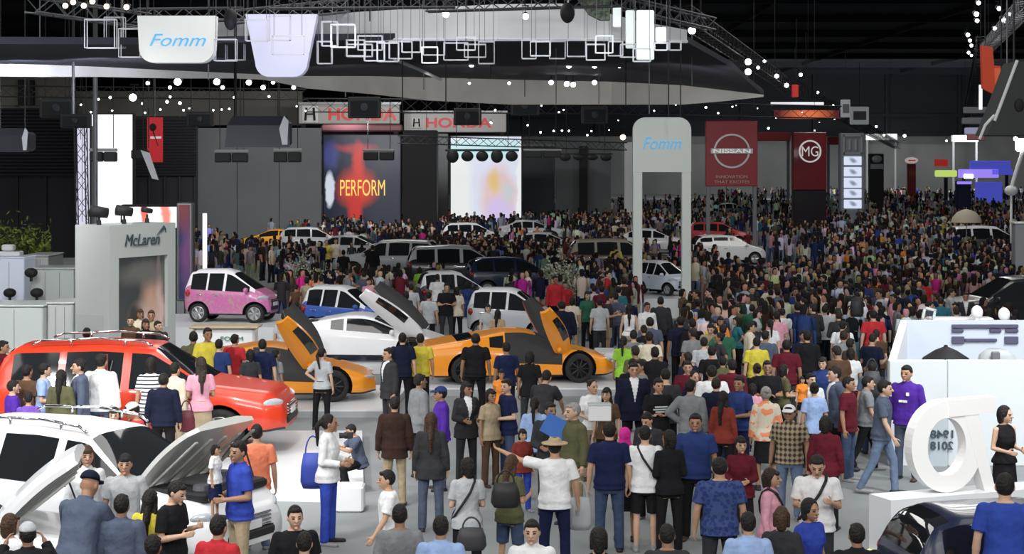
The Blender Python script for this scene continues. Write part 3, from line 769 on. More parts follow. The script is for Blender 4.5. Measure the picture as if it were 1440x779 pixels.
# ---- left: black louvred wall and what stands before it
def louvre(x0, x1, y0, y1, Y, label):
    z0, z1 = 0., ZW(y0, Y); X0, X1 = XW(x0, Y), XW(x1, Y)
    r = thing('louvred_wall', label, 'partition', ((X0 + X1) / 2, Y, 0)); w = X1 - X0
    MB().box((0, .4, z1 / 2), (w, .3, z1)).build('backing', LOUV, r)
    m = MB(); n = 20
    for k in range(n): m.box((0, .1, z1 - .15 - k * (z1 - ZW(245, Y)) / n), (w, .3, .12), rot=Matrix.Rotation(.5, 3, 'X'))
    m.build('louvre_slats', LOUV2, r)
    m = MB()
    for k in range(5): m.box((-w / 2 + .1 + k * (w - .2) / 4, .2, z1 / 2), (.12, .2, z1))
    m.build('mullions', LOUV, r)
louvre(-60, 106, 148, 360, 96, 'black louvred partition at the far left behind the grey booth counters')
louvre(186, 276, 163, 300, 104, 'black louvred partition between the white screen and grey wall')
panel('upper_wall', -80, 105, 108, 175, 150, .5, BEIGEW, 'beige upper wall panel above the left louvred partition', 'wall panel')
panel('upper_wall', 105, 425, 128, 176, 152, .5, BEIGEW, 'long beige upper wall strip above the grey partition wall', 'wall panel')
for x0, x1 in ((25, 35), (42, 47)): panel('wall_pier', x0, x1, 112, 170, 149, .5, BLACKM, 'dark pier on the beige wall, ' + ('wider of two' if x0 == 25 else 'narrower of two'), 'pier')

# LED screens: what they show is generated by nodes, and they give off light
def led_mat(name, es, base, blobs):
    """base: colour; blobs: (centre x, centre z, radius x, radius z, colour, hardness) in object space metres."""
    m = bpy.data.materials.new(name); m.use_nodes = True; nt = m.node_tree; b = nt.nodes['Principled BSDF']
    tc = nt.nodes.new('ShaderNodeTexCoord'); nz = nt.nodes.new('ShaderNodeTexNoise'); nz.inputs['Scale'].default_value = .7; nz.inputs['Detail'].default_value = 4
    nt.links.new(tc.outputs['Object'], nz.inputs['Vector'])
    ad = nt.nodes.new('ShaderNodeVectorMath'); ad.operation = 'MULTIPLY_ADD'; ad.inputs[1].default_value = (.7, 0, .7)
    nt.links.new(nz.outputs['Color'], ad.inputs[0]); nt.links.new(tc.outputs['Object'], ad.inputs[2])
    prev = None
    for cx, cz, rx, rz, col, hard in blobs:
        sb = nt.nodes.new('ShaderNodeVectorMath'); sb.operation = 'SUBTRACT'; sb.inputs[1].default_value = (cx + .35, 0, cz + .35)
        nt.links.new(ad.outputs[0], sb.inputs[0])
        ml = nt.nodes.new('ShaderNodeVectorMath'); ml.operation = 'MULTIPLY'; ml.inputs[1].default_value = (1 / rx, 0, 1 / rz); nt.links.new(sb.outputs[0], ml.inputs[0])
        ln = nt.nodes.new('ShaderNodeVectorMath'); ln.operation = 'LENGTH'; nt.links.new(ml.outputs[0], ln.inputs[0])
        mr = nt.nodes.new('ShaderNodeMapRange'); mr.inputs['From Min'].default_value = 1 + (1 - hard); mr.inputs['From Max'].default_value = 1 - (1 - hard) * .8
        nt.links.new(ln.outputs['Value'], mr.inputs['Value'])
        mx = nt.nodes.new('ShaderNodeMix'); mx.data_type = 'RGBA'; mx.inputs[7].default_value = (*col, 1)
        nt.links.new(mr.outputs['Result'], mx.inputs[0])
        if prev: nt.links.new(prev, mx.inputs[6])
        else: mx.inputs[6].default_value = (*base, 1)
        prev = mx.outputs[2]
    b.inputs['Base Color'].default_value = (.02, .02, .02, 1); b.inputs['Roughness'].default_value = .3
    if prev: nt.links.new(prev, b.inputs['Emission Color'])
    else: b.inputs['Emission Color'].default_value = (*base, 1)
    b.inputs['Emission Strength'].default_value = es; return m
def screen(name, x0, x1, y0, y1, Y, m, label, depth=.5, frame_m=BLACKM):
    X0, X1, Z0, Z1 = XW(x0, Y), XW(x1, Y), max(.05, ZW(y1, Y)), ZW(y0, Y)
    r = thing(name, label, 'screen', ((X0 + X1) / 2, Y, Z0)); w, h = X1 - X0, Z1 - Z0
    MB().rbox((0, depth / 2 + .04, h / 2), (w + .16, depth, h + .16), .04).build('screen_housing', frame_m, r)
    MB().box((0, 0, h / 2), (w, .06, h)).build('display', m, r); 
    if Z0 > .06:
        f = MB()
        for sx in (-.4, .4): f.box((sx * w, depth / 2, -Z0 / 2), (.25, .25, Z0))
        f.build('stand_leg', frame_m, r)
    return r, w, h
screen('led_screen', 127, 186, 161, 340, 92, led_mat('led_white', 1.15, (.96, .96, 1), []), 'tall bright white led screen behind the grey booth tower')
screen('led_screen', 108, 126, 179, 330, 90.5, led_mat('led_lavender', .85, (.82, .82, 1), []), 'narrow pale lavender led strip behind a truss tower')
screen('led_screen', 172, 249, 291, 320, 60, led_mat('led_red_lines', 1.5, (.95, .95, .97), [(-.2, .5, .12, 1.5, (.8, .12, .08), .6), (.55, .5, .16, 1.5, (.85, .2, .15), .5)]), 'low white led screen with red streaks above the grey booth tower')
screen('blue_panel', 251, 267, 288, 420, 58, led_mat('led_navy', .5, (.03, .035, .14), [(.1, 1.6, .2, 1., (.25, .08, .3), .3), (0, 3.2, .3, .6, (.35, .06, .08), .3)]), 'narrow dark blue lit panel at the right edge of booth tower', frame_m=STEEL)
r, w, h = screen('led_screen', 455, 563, 190, 325, 122, led_mat('led_flame', 1.0, (.012, .016, .035), [(-.5, 5.9, 1.2, .3, (.35, .03, .04), .4), (-.25, 4.9, .38, 1.2, (.55, .03, .015), .5), (-.35, 3.1, 1.15, 1.1, (.62, .04, .015), .45), (-.5, 1.2, .45, 2.2, (.5, .02, .012), .6), (-2.3, 3.0, .3, 1.2, (.6, .65, .75), .8), (-2.2, 5.4, .5, .9, (.05, .06, .2), .5)]), 'large dark led screen showing a red figure and yellow capital letters')
YEL = mat('yellow_screen_letter', (.3, .2, .02), .4, emit=(1, .62, .15), es=1.)
text('lettering', 'PERFORM', 1, YEL, r, (.05, -.06, 3.1), width=3.2, height=1.15)
m = MB(); m.rbox((0, .2, h + .5), (w + .3, .8, .5), .1); o = m.build('top_rail', mat('dull_red_rail', (.30, .1, .12), .4), r)  # rail in plain dull red, without emission
screen('led_screen', 634, 733, 192, 312, 126, led_mat('led_pastel', .82, (.80, .84, 1.), [(-2.0, 2.2, .9, 4, (.92, .97, .95), .7), (.9, 1.9, 1.25, 2.1, (.85, .62, .62), .7), (1.0, .6, 1.0, 1.2, (.72, .60, .92), .6), (.6, 3., .4, .8, (.85, .6, .25), .5), (1.6, 2.2, .4, .7, (.65, .68, .72), .5), (0, 5.4, 3.5, .65, (.60, .92, .95), .6), (2.6, 2, .35, 4, (.95, .97, 1), .8)]), 'bright pastel led screen with a picture of people in the centre distance')
panel('partition_panel', 616, 630, 188, 335, 128, 1.2, GREYW, 'grey side wall at the left of the pastel led screen', 'wall panel')
panel('black_block', 566, 614, 183, 345, 121, 2.5, BLACKM, 'black booth block between the flame screen and the pastel screen', 'booth wall')
panel('black_block', 735, 780, 205, 335, 135, 2., mat('dark_teal_black', (.010, .016, .022), .6), 'dark booth wall right of the pastel led screen', 'booth wall')
# grey partition of three boards
X0, X1, Y = 274, 452, 112
r = thing('partition_wall', 'wide plain grey partition wall left of the flame screen', 'wall panel', (XW(363, Y), Y, 0)); w = XW(452, Y) - XW(274, Y); h = ZW(180, Y)
for k in range(3): MB().rbox(((k - 1) * w / 3, .2, h / 2), (w / 3 - .03, .4, h), .02).build('wall_board', GREYW, r)
for x0, x1, y0, lb in ((781, 815, 196, 'grey upright board behind the rally cars, left of two'), (825, 859, 199, 'grey upright board behind the rally cars, right of two')):
    panel('upright_board', x0, x1, y0, 322, 147, .6, GREYW, lb, 'wall panel')
panel('dark_board', 815, 826, 205, 322, 146.5, .5, BLACKM, 'thin dark board between the two grey upright boards', 'wall panel')
panel('white_display', 878, 891, 200, 325, 140, .6, WHITEB, 'small white display behind the left arch leg', 'display')
# red hanging banner at the left
r = thing('hanging_banner', 'narrow red hanging banner with white figure before the black louvres', 'banner', P(218, 165, 88)); h = 63 * 88 / 2400; w = 22 * 88 / 2400
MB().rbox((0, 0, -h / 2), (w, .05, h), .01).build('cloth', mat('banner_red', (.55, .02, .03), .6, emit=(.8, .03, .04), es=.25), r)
m = MB(); m.box((.05, -.04, -h * .45), (w * .7, .02, h * .05)); m.build('white_stripe', WLET, r)
m = MB(); m.ell((-.1, -.04, -h * .22), (.18, .02, .2)); m.capsule((-.1, -.04, -h * .3), (.15, -.04, -h * .62), .1, .05, sx=.3); m.build('printed_figure', BLACKM, r, True)
m = MB(); m.cyl((0, 0, 0), (0, 0, 5.5), .012); m.build('hanging_wire', STEEL, r)

# ---- grey booth tower with a screen (bottom left of centre)
C = Vector((-10.12, 43, 0)); u = Vector((.47, .883, 0)); v = Vector((-.883, .47, 0)); Hb = 3.74
r = thing('booth_tower', 'pale grey booth tower with dark letters and a screen recess', 'booth', C, math.atan2(u.y, u.x))
# local x runs along the front face (u), local y along the side face (v)
FW, FD = 2.55, 1.15
m = MB(); m.box((.16, FD / 2, Hb / 2), (.32, FD, Hb)); m.box((FW - .16, FD / 2, Hb / 2), (.32, FD, Hb)); m.box((FW / 2, FD / 2, Hb - .42), (FW - .62, FD, .84)); m.box((FW / 2, FD / 2, .5), (FW - .62, FD, 1.0)); m.box((FW / 2, FD - .1, Hb / 2), (FW - .6, .18, Hb - .1))
m.build('tower_body', BOOTH, r)
m = MB(); m.box((-.012, FD / 2, Hb / 2), (.02, FD - .02, Hb - .02)); m.build('side_cladding', BOOTHS, r)
m = MB(); m.box((-.028, FD / 2 + .05, .75), (.015, FD - .28, 1.45)); m.build('service_door', mat('service_door_grey', (.43, .45, .45), .4), r)
scr = led_mat('led_brown', 1.0, (.03, .036, .036), [(.45, .6, .35, .7, (.40, .24, .17), .3), (.2, .25, .5, .35, (.42, .30, .26), .3), (.75, .2, .12, 1.2, (.45, .32, .28), .4), (.1, 1.45, .9, .25, (.10, .10, .09), .3), (-.3, .3, .25, .35, (.02, .022, .022), .3)])
o = MB().box((0, 0, .95), (FW - .66, .05, 1.9)).build('display', scr, r); o.location = (FW / 2, .12, 1.0)
text('lettering', 'McLaren', 1, DKLET, r, (FW * .47, -.03, Hb - .40), width=1.35, height=.30, shear=.25)
m = MB(); m.loft([[(FW * .69, -.04, Hb - .30), (FW * .69, -.01, Hb - .30), (FW * .71, -.01, Hb - .27), (FW * .71, -.04, Hb - .27)], [(FW * .82, -.04, Hb - .14), (FW * .82, -.01, Hb - .14), (FW * .80, -.01, Hb - .06), (FW * .80, -.04, Hb - .06)], [(FW * .835, -.04, Hb - .26), (FW * .835, -.01, Hb - .26), (FW * .83, -.01, Hb - .14), (FW * .83, -.04, Hb - .14)]]); m.build('swoosh_mark', DKLET, r)
for k, (x, lb) in enumerate(((.15, 'black stage lamp on the left corner of the booth tower'), (1.1, 'black stage lamp on top of the booth tower, middle'), (2.0, 'small black stage lamp on top right of the booth tower'))):
    q = thing('stage_lamp', lb, 'lamp', C + u * x + v * .5 + Vector((0, 0, Hb)))
    MB().cyl((0, 0, 0), (0, 0, .12), .06, .05, 10).cyl((0, 0, .1), (0, 0, .22), .03, .03, 8).build('mount', BLACKM, q)
    s_ = (1.2, 1.1, .6)[k]; MB().cyl((.16 * s_, .1, .30), (-.16 * s_, -.1, .36), .11 * s_, .13 * s_, 14).build('lamp_head', BLACKM, q, True)
# counters left of the tower
def counter(name, x0, x1, y0, y1, Y, d, m, label, rz=0, top=None):
    X0, X1 = XW(x0, Y), XW(x1, Y); z1 = ZW(y0, Y); z0 = max(0, ZW(y1, Y)) if y1 else 0
    r = thing(name, label, 'counter', ((X0 + X1) / 2, Y + d / 2, 0), rz)
    MB().rbox((0, 0, z1 / 2), (X1 - X0, d, z1), .03).build('carcass', m, r)
    MB().rbox((0, 0, z1 + .03), (X1 - X0 + .06, d + .06, .06), .02).build('worktop', top or m, r)
    m_ = MB()
    for k in range(1, 3): m_.box((-(X1 - X0) / 2 + k * (X1 - X0) / 3, -d / 2 - .004, z1 * .5), (.012, .012, z1 * .9))
    m_.build('panel_joint', GREYP, r); return r
counter('booth_counter', -60, 60, 432, None, 46, 1.6, BOOTH, 'low grey booth counter at the left edge behind the red suv')
counter('booth_counter', 66, 103, 428, None, 46.4, 1.4, BOOTHS, 'low grey counter end against the booth tower')
counter('booth_counter', 43, 104, 379, None, 56, 1.5, BOOTH, 'higher pale counter behind, left of the booth tower')
counter('display_cabinet', -30, 34, 364, None, 58, 1.4, mat('pale_blue_panel', (.70, .75, .88), .3, coat=.3, emit=(.8, .85, 1), es=.12), 'pale blue glossy display cabinet at the left edge')  # slight glow added to brighten the blue cabinet, which is no lamp
counter('display_cabinet', 33, 68, 361, None, 60, 2., BOOTHS, 'grey display cabinet between the blue cabinet and the pale counter')
m = MB(); m.rbox((0, 0, .08), (.7, .5, .16), .03); m.rbox((-.1, 0, .28), (.4, .4, .22), .05); o = m.build('case', WHITEB); o.location = P(4, 362, 57.5) + Vector((0, 1, 0)); tag(o, 'small white case on the blue cabinet at the left edge', 'case')
for (x, y, Y, lb) in ((48, 386, 55.8, 'small black lamp on the grey cabinet'), (18, 414, 57.9, 'low black lamp before the blue cabinet'), (56, 414, 55.9, 'low black lamp before the pale counter')):
    q = thing('stage_lamp', lb, 'lamp', P(x, y, Y) + Vector((0, -.35, 0))); MB().cyl((0, 0, -.2), (0, 0, 0), .05, .05, 8).build('mount', BLACKM, q); MB().ell((0, 0, .08), (.22, .18, .16)).build('lamp_head', BLACKM, q, True)
LEAFG = noise_mat('hedge_leaf', (.03, .06, .01), (.16, .20, .02), 3, .7, 3)
m = MB()
for k in range(900):
    a = Vector((R.uniform(-1.1, 1.1), R.uniform(-.4, .4), R.gauss(0, .42))); d = Vector((R.gauss(0, 1), R.gauss(0, 1), R.gauss(0, 1))).normalized() * .12; e = d.cross(Vector((R.gauss(0, 1), R.gauss(0, 1), R.gauss(0, 1)))).normalized() * .05
    m.add([a - d, a + e, a + d, a - e], [(0, 1, 2, 3)])
q = thing('potted_hedge', 'yellow green hedge in a dark trough before the louvred wall', 'plant', P(32, 345, 70)); o = m.build('foliage', LEAFG, q); MB().rbox((0, 0, -1.25), (2.3, .8, 1.7), .05).build('trough', BLACKM, q)

# white reception desk with rounded end right of the tower
r = thing('reception_desk', 'white reception desk with curved side and green lettering', 'desk', P(298, 520, 45) * 1.0); r.location = (XW(298, 42), 42, 0)
m = MB(); m.rbox((.3, .3, .62), (1.5, .7, 1.24), .05); m.build('carcass', WHITEB, r)
m = MB(); pts = []
for i in range(9):
    a = math.pi * .5 + math.pi * .5 * i / 8; pts.append((-.45 + .5 + math.cos(a) * .5, math.sin(a) * .5 + -.1))
m.loft([[(x, y, 0), (x + .03, y + .05, 0), (x + .03, y + .05, 1.3), (x, y, 1.3)] for x, y in pts]); m.build('curved_side', mat('pale_grey_laminate', (.55, .57, .57), .3), r)
MB().rbox((.3, .3, 1.27), (1.7, .85, .06), .02).build('worktop', mat('tan_worktop', (.45, .36, .25), .4), r)
text('lettering', 'FOMM', 1, mat('green_letter', (.05, .25, .14), .4), r, (.5, -.07, 1.0), width=.55, height=.1)
# plinth under the pink car, back wall board
def stage(name, pts, z0, z1, m, label, edge=None):
    r = thing(name, label, 'platform', (pts[0][0], pts[0][1], 0)); b = Vector((pts[0][0], pts[0][1], 0))
    MB().prism([Vector((x, y, z0)) - b for x, y in pts], (0, 0, z1 - z0 - .03)).build('platform_base', m, r)
    MB().prism([Vector((x, y, z1 - .03)) - b for x, y in pts], (0, 0, .03)).build('platform_top', edge or m, r); return r
STG = mat('white_platform', (.74, .76, .78), .35, coat=.2)
stage('car_platform', [(-10.6, 49.0), (-6.6, 49.0), (-6.6, 53.4), (-10.6, 53.4)], 0, .60, STG, 'white platform carrying the small pink car')
stage('car_platform', [(-16.5, 28.2), (-8.5, 27.4), (-2.9, 26.7), (-2.4, 27.6), (-2.9, 33.0), (-16.5, 33.0)], 0, .14, STG, 'white platform carrying the red suv')
stage('car_platform', [(-6.6, 35.6), (-2.6, 35.6), (-2.4, 39.6), (-6.9, 39.6)], 0, .16, mat('grey_platform', (.38, .40, .42), .4), 'low grey platform under the orange coupe behind the red suv', STG)
stage('car_platform', [(-2.6, 38.9), (3.3, 38.9), (3.3, 42.4), (-2.6, 42.4)], 0, .18, mat('grey_platform', (.38, .40, .42), .4), 'low grey platform under the orange sports car in the middle', STG)
stage('car_platform', [(-6.5, 43.0), (-.6, 43.0), (-.6, 46.6), (-6.5, 46.6)], 0, .18, STG, 'low white platform under the white sports coupe')
# low partitions and white stands around the arch
for (x0, x1, y0, y1, Y, d, lb) in ((838, 868, 497, None, 44, 1.2, 'low pale grey plinth right of the orange sports car'), (905, 970, 421, None, 58.2, 3.4, 'white stand carrying the small car inside the arch'), (640, 680, 447, None, 53, 1., 'white plinth behind the orange sports car')):
    X0, X1, z = XW(x0, Y), XW(x1, Y), ZW(y0, Y); q = thing('plinth', lb, 'plinth', ((X0 + X1) / 2, Y + d / 2, 0)); MB().rbox((0, 0, z / 2), (X1 - X0, d, z), .03).build('plinth_body', STG, q); MB().box((0, 0, z + .01), (X1 - X0 - .04, d - .04, .02)).build('plinth_top', WHITEB, q)
for (x, y, Y, lb) in ((548, 706, 25.5, 'low white cube seat on the floor beside the crouching photographer'), ):
    pass
q = thing('cube_seat', 'low white cube on the floor left of the walking boy', 'stool', (XW(493, 26.1), 26.1, 0)); MB().rbox((0, 0, .2), (.42, .42, .4), .03).build('seat_block', WHITEB, q)
# ---- signs
def arch():
    Y = 57.7; k = Y / F; r = thing('arch_sign', 'tall white arch sign with cyan lettering over a small car', 'sign', (XW(931, Y), Y, 0)); w = 82 * k; z1 = ZW(165, Y); z0 = ZW(242, Y); rad = .42
    poly = [(-w / 2, 0, z0), (w / 2, 0, z0)]
    poly += [(w / 2 - rad + rad * math.cos(a), 0, z1 - rad + rad * math.sin(a)) for a in [math.pi / 2 * i / 8 for i in range(9)]]
    poly += [(-w / 2 + rad - rad * math.sin(a), 0, z1 - rad + rad * math.cos(a)) for a in [math.pi / 2 * i / 8 for i in range(9)]]
    AM = mat('arch_panel', (.72, .78, .74), .4)
    MB().prism(poly, (0, .3, 0)).build('arch_panel', AM, r)
    for sg in (-1, 1): MB().rbox((sg * (w / 2 - .16), .15, z0 / 2), (.32, .3, z0 + .02), .02).build('leg', AM, r)
    text('lettering', 'Fomm', 1, CYAN, r, (0, -.02, z0 + (z1 - z0) * .53), width=1.3, height=.42, shear=.3)
arch()
def banner_sign():
    Y = 92.; k = Y / F; r = thing('gate_sign', 'dark red square sign with round silver badge on two posts', 'sign', (XW(1029, Y), Y, 0)); w = 73 * k; z1 = ZW(170, Y); z0 = ZW(262, Y); h = z1 - z0
    MB().rbox((0, .15, (z0 + z1) / 2), (w, .3, h), .03).build('sign_board', REDP, r)
    for sg in (-1, 1): MB().rbox((sg * (w / 2 - .14), .15, z0 / 2), (.2, .24, z0), .02).build('post', GREYP, r)
    zc = z0 + h * .54; n = 40; m = MB(); R0, R1 = .98, .88
    ringp = lambda rad, y: [Vector((rad * math.cos(2 * math.pi * i / n), y, zc + rad * .95 * math.sin(2 * math.pi * i / n))) for i in range(n)]
    o0, o1, i0, i1 = ringp(R0, -.07), ringp(R0, 0), ringp(R1, -.07), ringp(R1, 0)
    m.loft([o1, o0, i0, i1], caps=False); m.build('badge_ring', SILV, r)
    MB().rbox((0, -.06, zc), (2.3, .09, .30), .02).build('badge_bar', SILV, r)
    text('lettering', 'NISSAN', 1, WLET, r, (0, -.125, zc), width=2.0, height=.22, bold=.01)
    text('slogan', 'INNOVATION', 1, mat('faded_letter', (.5, .35, .33), .5), r, (0, -.02, z0 + .52), width=1.7, height=.16)
    text('slogan', 'THAT EXCITES', 1, mat('faded_letter', (.5, .35, .33), .5), r, (0, -.02, z0 + .24), width=1.9, height=.16)
banner_sign()
def totem():
    Y = 112.; k = Y / F; r = thing('totem_sign', 'tall dark red totem with round silver letter badge', 'sign', (XW(1139, Y), Y, 0)); w = 47 * k; z1 = ZW(186, Y)
    MB().rbox((0, .4, z1 - 1.9), (w, .8, 3.8), .04).build('sign_board', noise_mat('totem_red', (.10, .004, .008), (.22, .006, .012), .5, .3, coat=.4), r)
    MB().rbox((0, .4, (z1 - 3.8) / 2), (w - .02, .78, z1 - 3.8), .04).build('lower_shaft', noise_mat('totem_black', (.006, .006, .010), (.012, .005, .010), .4, .3, coat=.4), r)
    zc = z1 - 1.25; m = MB(); n = 32
    def rg(rad, y): return [Vector((rad * math.cos(2 * math.pi * i / n), y, zc + rad * math.sin(2 * math.pi * i / n))) for i in range(n)]
    m.loft([rg(.74, 0), rg(.74, -.08), rg(.64, -.08), rg(.64, 0)], caps=False); m.build('badge_ring', WLET, r)
    text('lettering', 'MG', 1, WLET, r, (0, -.05, zc), width=1.08, height=.66)
totem()
def light_tower():
    Y = 140.; k = Y / F; r = thing('display_tower', 'pale grey tower stacked with five lit white display boxes', 'sign', (XW(1199, Y), Y, 0)); w = 34 * k; z1 = ZW(187, Y)
    MB().rbox((0, .4, z1 / 2), (w, .8, z1), .05).build('tower_body', mat('tower_grey', (.34, .36, .42), .4, coat=.2), r)
    lit = led_mat('led_paper', .9, (.75, .82, 1), [(0, .35, .25, .16, (.25, .3, .42), .4)])
    for k2, (a, b) in enumerate(((220, 232), (235, 248), (250, 264), (266, 278), (281, 293))):
        o = MB().rbox((0, 0, ((b - a) * k) / 2), (w * .72, .12, (b - a) * k), .02).build('display_box', lit, r); o.location = (0, -.05, ZW(b, Y))
    zc = ZW(203, Y); m = MB(); s = .72
    for c, d in (((0, 0, s), (1.6, .08, .12)), ((0, 0, -s), (1.6, .08, .12)), ((-s, 0, 0), (.12, .08, 1.6)), ((s, 0, 0), (.12, .08, 1.6)), ((-.25, 0, 0), (.14, .08, .9)), ((.25, 0, 0), (.14, .08, .9))): m.box((c[0], -.05, zc + c[2]), d)
    m.build('square_badge', mat('badge_grey', (.55, .53, .55), .4), r)
light_tower()
def pylon(x0, x1, y0, Y, m, label, top, cat='sign'):
    r = thing('pylon_sign', label, cat, (XW((x0 + x1) / 2, Y), Y, 0)); w = XW(x1, Y) - XW(x0, Y); z1 = ZW(y0, Y)
    MB().rbox((0, .4, z1 / 2), (w, .8, z1), .05).build('shaft', m, r); return r, w, z1
r, w, z1 = pylon(1223, 1243, 216, 172, mat('pylon_black', (.015, .016, .018), .4), 'black pylon sign with grey oval badge at its head', 0)
m = MB(); m.ell((0, -.06, z1 - .55), (w * .36, .06, .38)); m.build('oval_badge', SILV, r, True); MB().box((0, -.03, z1 - 1.3), (w * .9, .08, .5)).build('grey_strip', mat('tower_grey', (.34, .36, .42), .4), r)
r, w, z1 = pylon(1277, 1288, 230, 215, REDP, 'slim red pylon with a white oval top by the back wall', 0)
m = MB(); m.ell((0, .3, z1 + .4), (.85, .35, .42)); m.build('oval_head', mat('oval_white', (.7, .62, .6), .4, emit=(1, .85, .8), es=.3), r, True); MB().rbox((0, .0, z1 + .4), (.9, .1, .16), .03).build('oval_stripe', REDL, r)
# far fascias with lettering
def fascia(x0, x1, y0, y1, Y, m, label):
    r = thing('fascia_sign', label, 'sign', (XW((x0 + x1) / 2, Y), Y, ZW(y1, Y))); w = XW(x1, Y) - XW(x0, Y); h = ZW(y0, Y) - ZW(y1, Y)
    MB().rbox((0, .4, h / 2), (w, .8, h), .05).build('fascia_board', m, r); MB().box((0, .35, h + .1), (w + .2, .9, .2)).build('cornice', STEEL, r)
    for sx in (-.46, .46): MB().rbox((sx * w, .5, -ZW(y1, Y) / 2), (.4, .4, ZW(y1, Y)), .03).build('support_column', BLACKM, r)
    return r, w, h
FASC = mat('fascia_cream', (.48, .47, .42), .5)
def hbadge(r, x, z, s):
    m = MB()
    for a, b in (((-.36, -.5), (-.28, .5)), ((.36, -.5), (.28, .5))): m.cyl((x + a[0] * s, -.07, z + a[1] * s), (x + b[0] * s, -.07, z + b[1] * s), .10 * s, .10 * s, 6)
    m.box((x, -.07, z), (.6 * s, .12 * s, .16 * s)); m.build('letter_badge', mat('badge_black', (.02, .02, .02), .4), r)
    MB().rbox((x, -.02, z), (1.25 * s, .06, 1.35 * s), .1).build('badge_plate', mat('badge_white', (.75, .75, .72), .4), r)
r, w, h = fascia(420, 562, 147, 174, 140, FASC, 'cream fascia with red capitals and a badge above the flame screen')
hbadge(r, -3.2, h / 2, 1.05); text('lettering', 'HONDA', 1, REDL, r, (1.1, -.04, h / 2), width=5.6, height=1.0, bold=.03)
r, w, h = fascia(568, 712, 159, 186, 146, mat('fascia_white', (.70, .68, .66), .5), 'white fascia with red capitals above the pastel led screen')
hbadge(r, -3.3, h / 2, .7); text('lettering', 'HONDA', 1, REDL, r, (.3, -.04, h / 2), width=5.6, height=.85, bold=.03)
# far booths along the back: low coloured stands and signs
for (x0, x1, y0, Y, mm, lb) in ((1060, 1112, 186, 200, mat('red_far', (.30, .03, .04), .5), 'far red booth strip between the two red signs'), (1165, 1183, 192, 210, mat('red_far', (.30, .03, .04), .5), 'far red booth strip left of the display tower'), (1218, 1262, 188, 264, WHITEB, 'far white lit booth strip above the black pylon'), (1340, 1376, 190, 250, WHITEB, 'far white booth strip at the right of the back wall')):
    q = thing('booth_strip', lb, 'booth', (XW((x0 + x1) / 2, Y), Y, 0)); w = XW(x1, Y) - XW(x0, Y); z = ZW(y0, Y)
    MB().rbox((0, .5, z - .5), (w, 1, 1.), .05).build('header_board', mm, q)
    for sx in (-.45, .45): MB().box((sx * w, .5, (z - 1) / 2), (.3, .3, z - 1)).build('support_column', GREYP, q)
panel('hanging_sign', 1315, 1333, 224, 234, 240, .5, REDL, 'small far red sign left of the blue neon stand', 'sign')
q = thing('neon_stand', 'far stand of overlapping blue and violet lit panels', 'booth', (XW(1385, 190), 190, 0))
NB1 = mat('blue_neon', (.03, .04, .25), .4, emit=(.10, .12, .75), es=.5); NB2 = mat('violet_neon', (.15, .10, .4), .4, emit=(.35, .25, .95), es=.9); NW = mat('white_neon', (.7, .7, .7), .4, emit=(.75, .85, 1), es=2.)
for nm, (x0, x1, y0, y1), mm in (('blue_header', (1366, 1422, 226, 238), NB1), ('violet_header', (1350, 1405, 238, 250), NB2), ('blue_header', (1395, 1425, 238, 246), NB1), ('blue_board', (1374, 1410, 256, 285), NB1)):
    k = 190 / F; MB().rbox((((x0 + x1) / 2 - 1385) * k, .5, ZW((y0 + y1) / 2, 190)), ((x1 - x0) * k, .8, (y1 - y0) * k), .05).build(nm, mm, q)
MB().rbox(((1362 - 1385) * 190 / F, 0, ZW(248, 190)), (1.1, .3, .5), .1).build('lit_tube', NW, q)
for sx in (-2.2, 2.6): MB().box((sx, .6, ZW(240, 190) / 2), (.3, .3, ZW(240, 190))).build('support_column', BLACKM, q)
q = thing('neon_stand', 'far yellow green lit header left of the blue stand', 'booth', (XW(1331, 205), 205, 0))
MB().rbox((0, .3, ZW(244, 205)), (2.6, .5, .8), .1).build('lit_header', mat('lime_neon', (.4, .5, .05), .4, emit=(.65, .85, .2), es=.7), q); MB().box((0, .3, ZW(250, 205) / 2), (.4, .3, ZW(250, 205))).build('support_column', BLACKM, q)
q = thing('black_totem', 'dark blue black totem below the blue neon stand', 'sign', (XW(1356, 150), 150, 0)); MB().rbox((0, .4, ZW(254, 150) / 2), (1.2, .8, ZW(254, 150)), .05).build('shaft', mat('totem_navy', (.008, .012, .05), .4), q); MB().rbox((0, -.02, ZW(257, 150)), (1.3, .1, .25), .03).build('lit_cap', NB2, q)
# beige umbrella among the crowd on the right
q = thing('parasol', 'large beige parasol above the crowd at the right', 'umbrella', (XW(1359, 87), 87, 0)); m = MB(); n = 10; zt = ZW(294, 87); rings = []
for rad, dz in ((.02, 0), (.25, -.05), (.5, -.17), (.72, -.42), (.80, -.68)): rings.append([Vector((rad * math.cos(2 * math.pi * i / n), rad * math.sin(2 * math.pi * i / n), zt + dz)) for i in range(n)])
m.loft(rings, caps=False); m.build('canopy', mat('beige_canvas', (.50, .44, .34), .8), q, True); MB().cyl((0, 0, 0), (0, 0, zt + .1), .025).build('pole', STEEL, q)
# pale post at the right edge
q = thing('booth_post', 'pale grey square post at the right edge', 'post', (XW(1437, 62), 62, 0)); MB().rbox((0, 0, ZW(315, 62) / 2), (.62, .5, ZW(315, 62)), .03).build('post_shaft', mat('post_grey', (.40, .43, .46), .4), q); MB().rbox((0, 0, ZW(315, 62) + .04), (.68, .56, .08), .02).build('post_cap', WHITEB, q)
# white lit stick by the pink car
q = thing('light_stick', 'upright white light stick behind the pink car', 'lamp', (XW(288, 70), 70, 0)); z = ZW(300, 70); MB().cyl((0, 0, .3), (0, 0, z), .09, .09, 10).build('light_tube', mat('white_tube', (.8, .8, .8), .4, emit=(1, 1, 1), es=1.), q); MB().cyl((0, 0, 0), (0, 0, .3), .2, .12, 12).build('base', BLACKM, q)

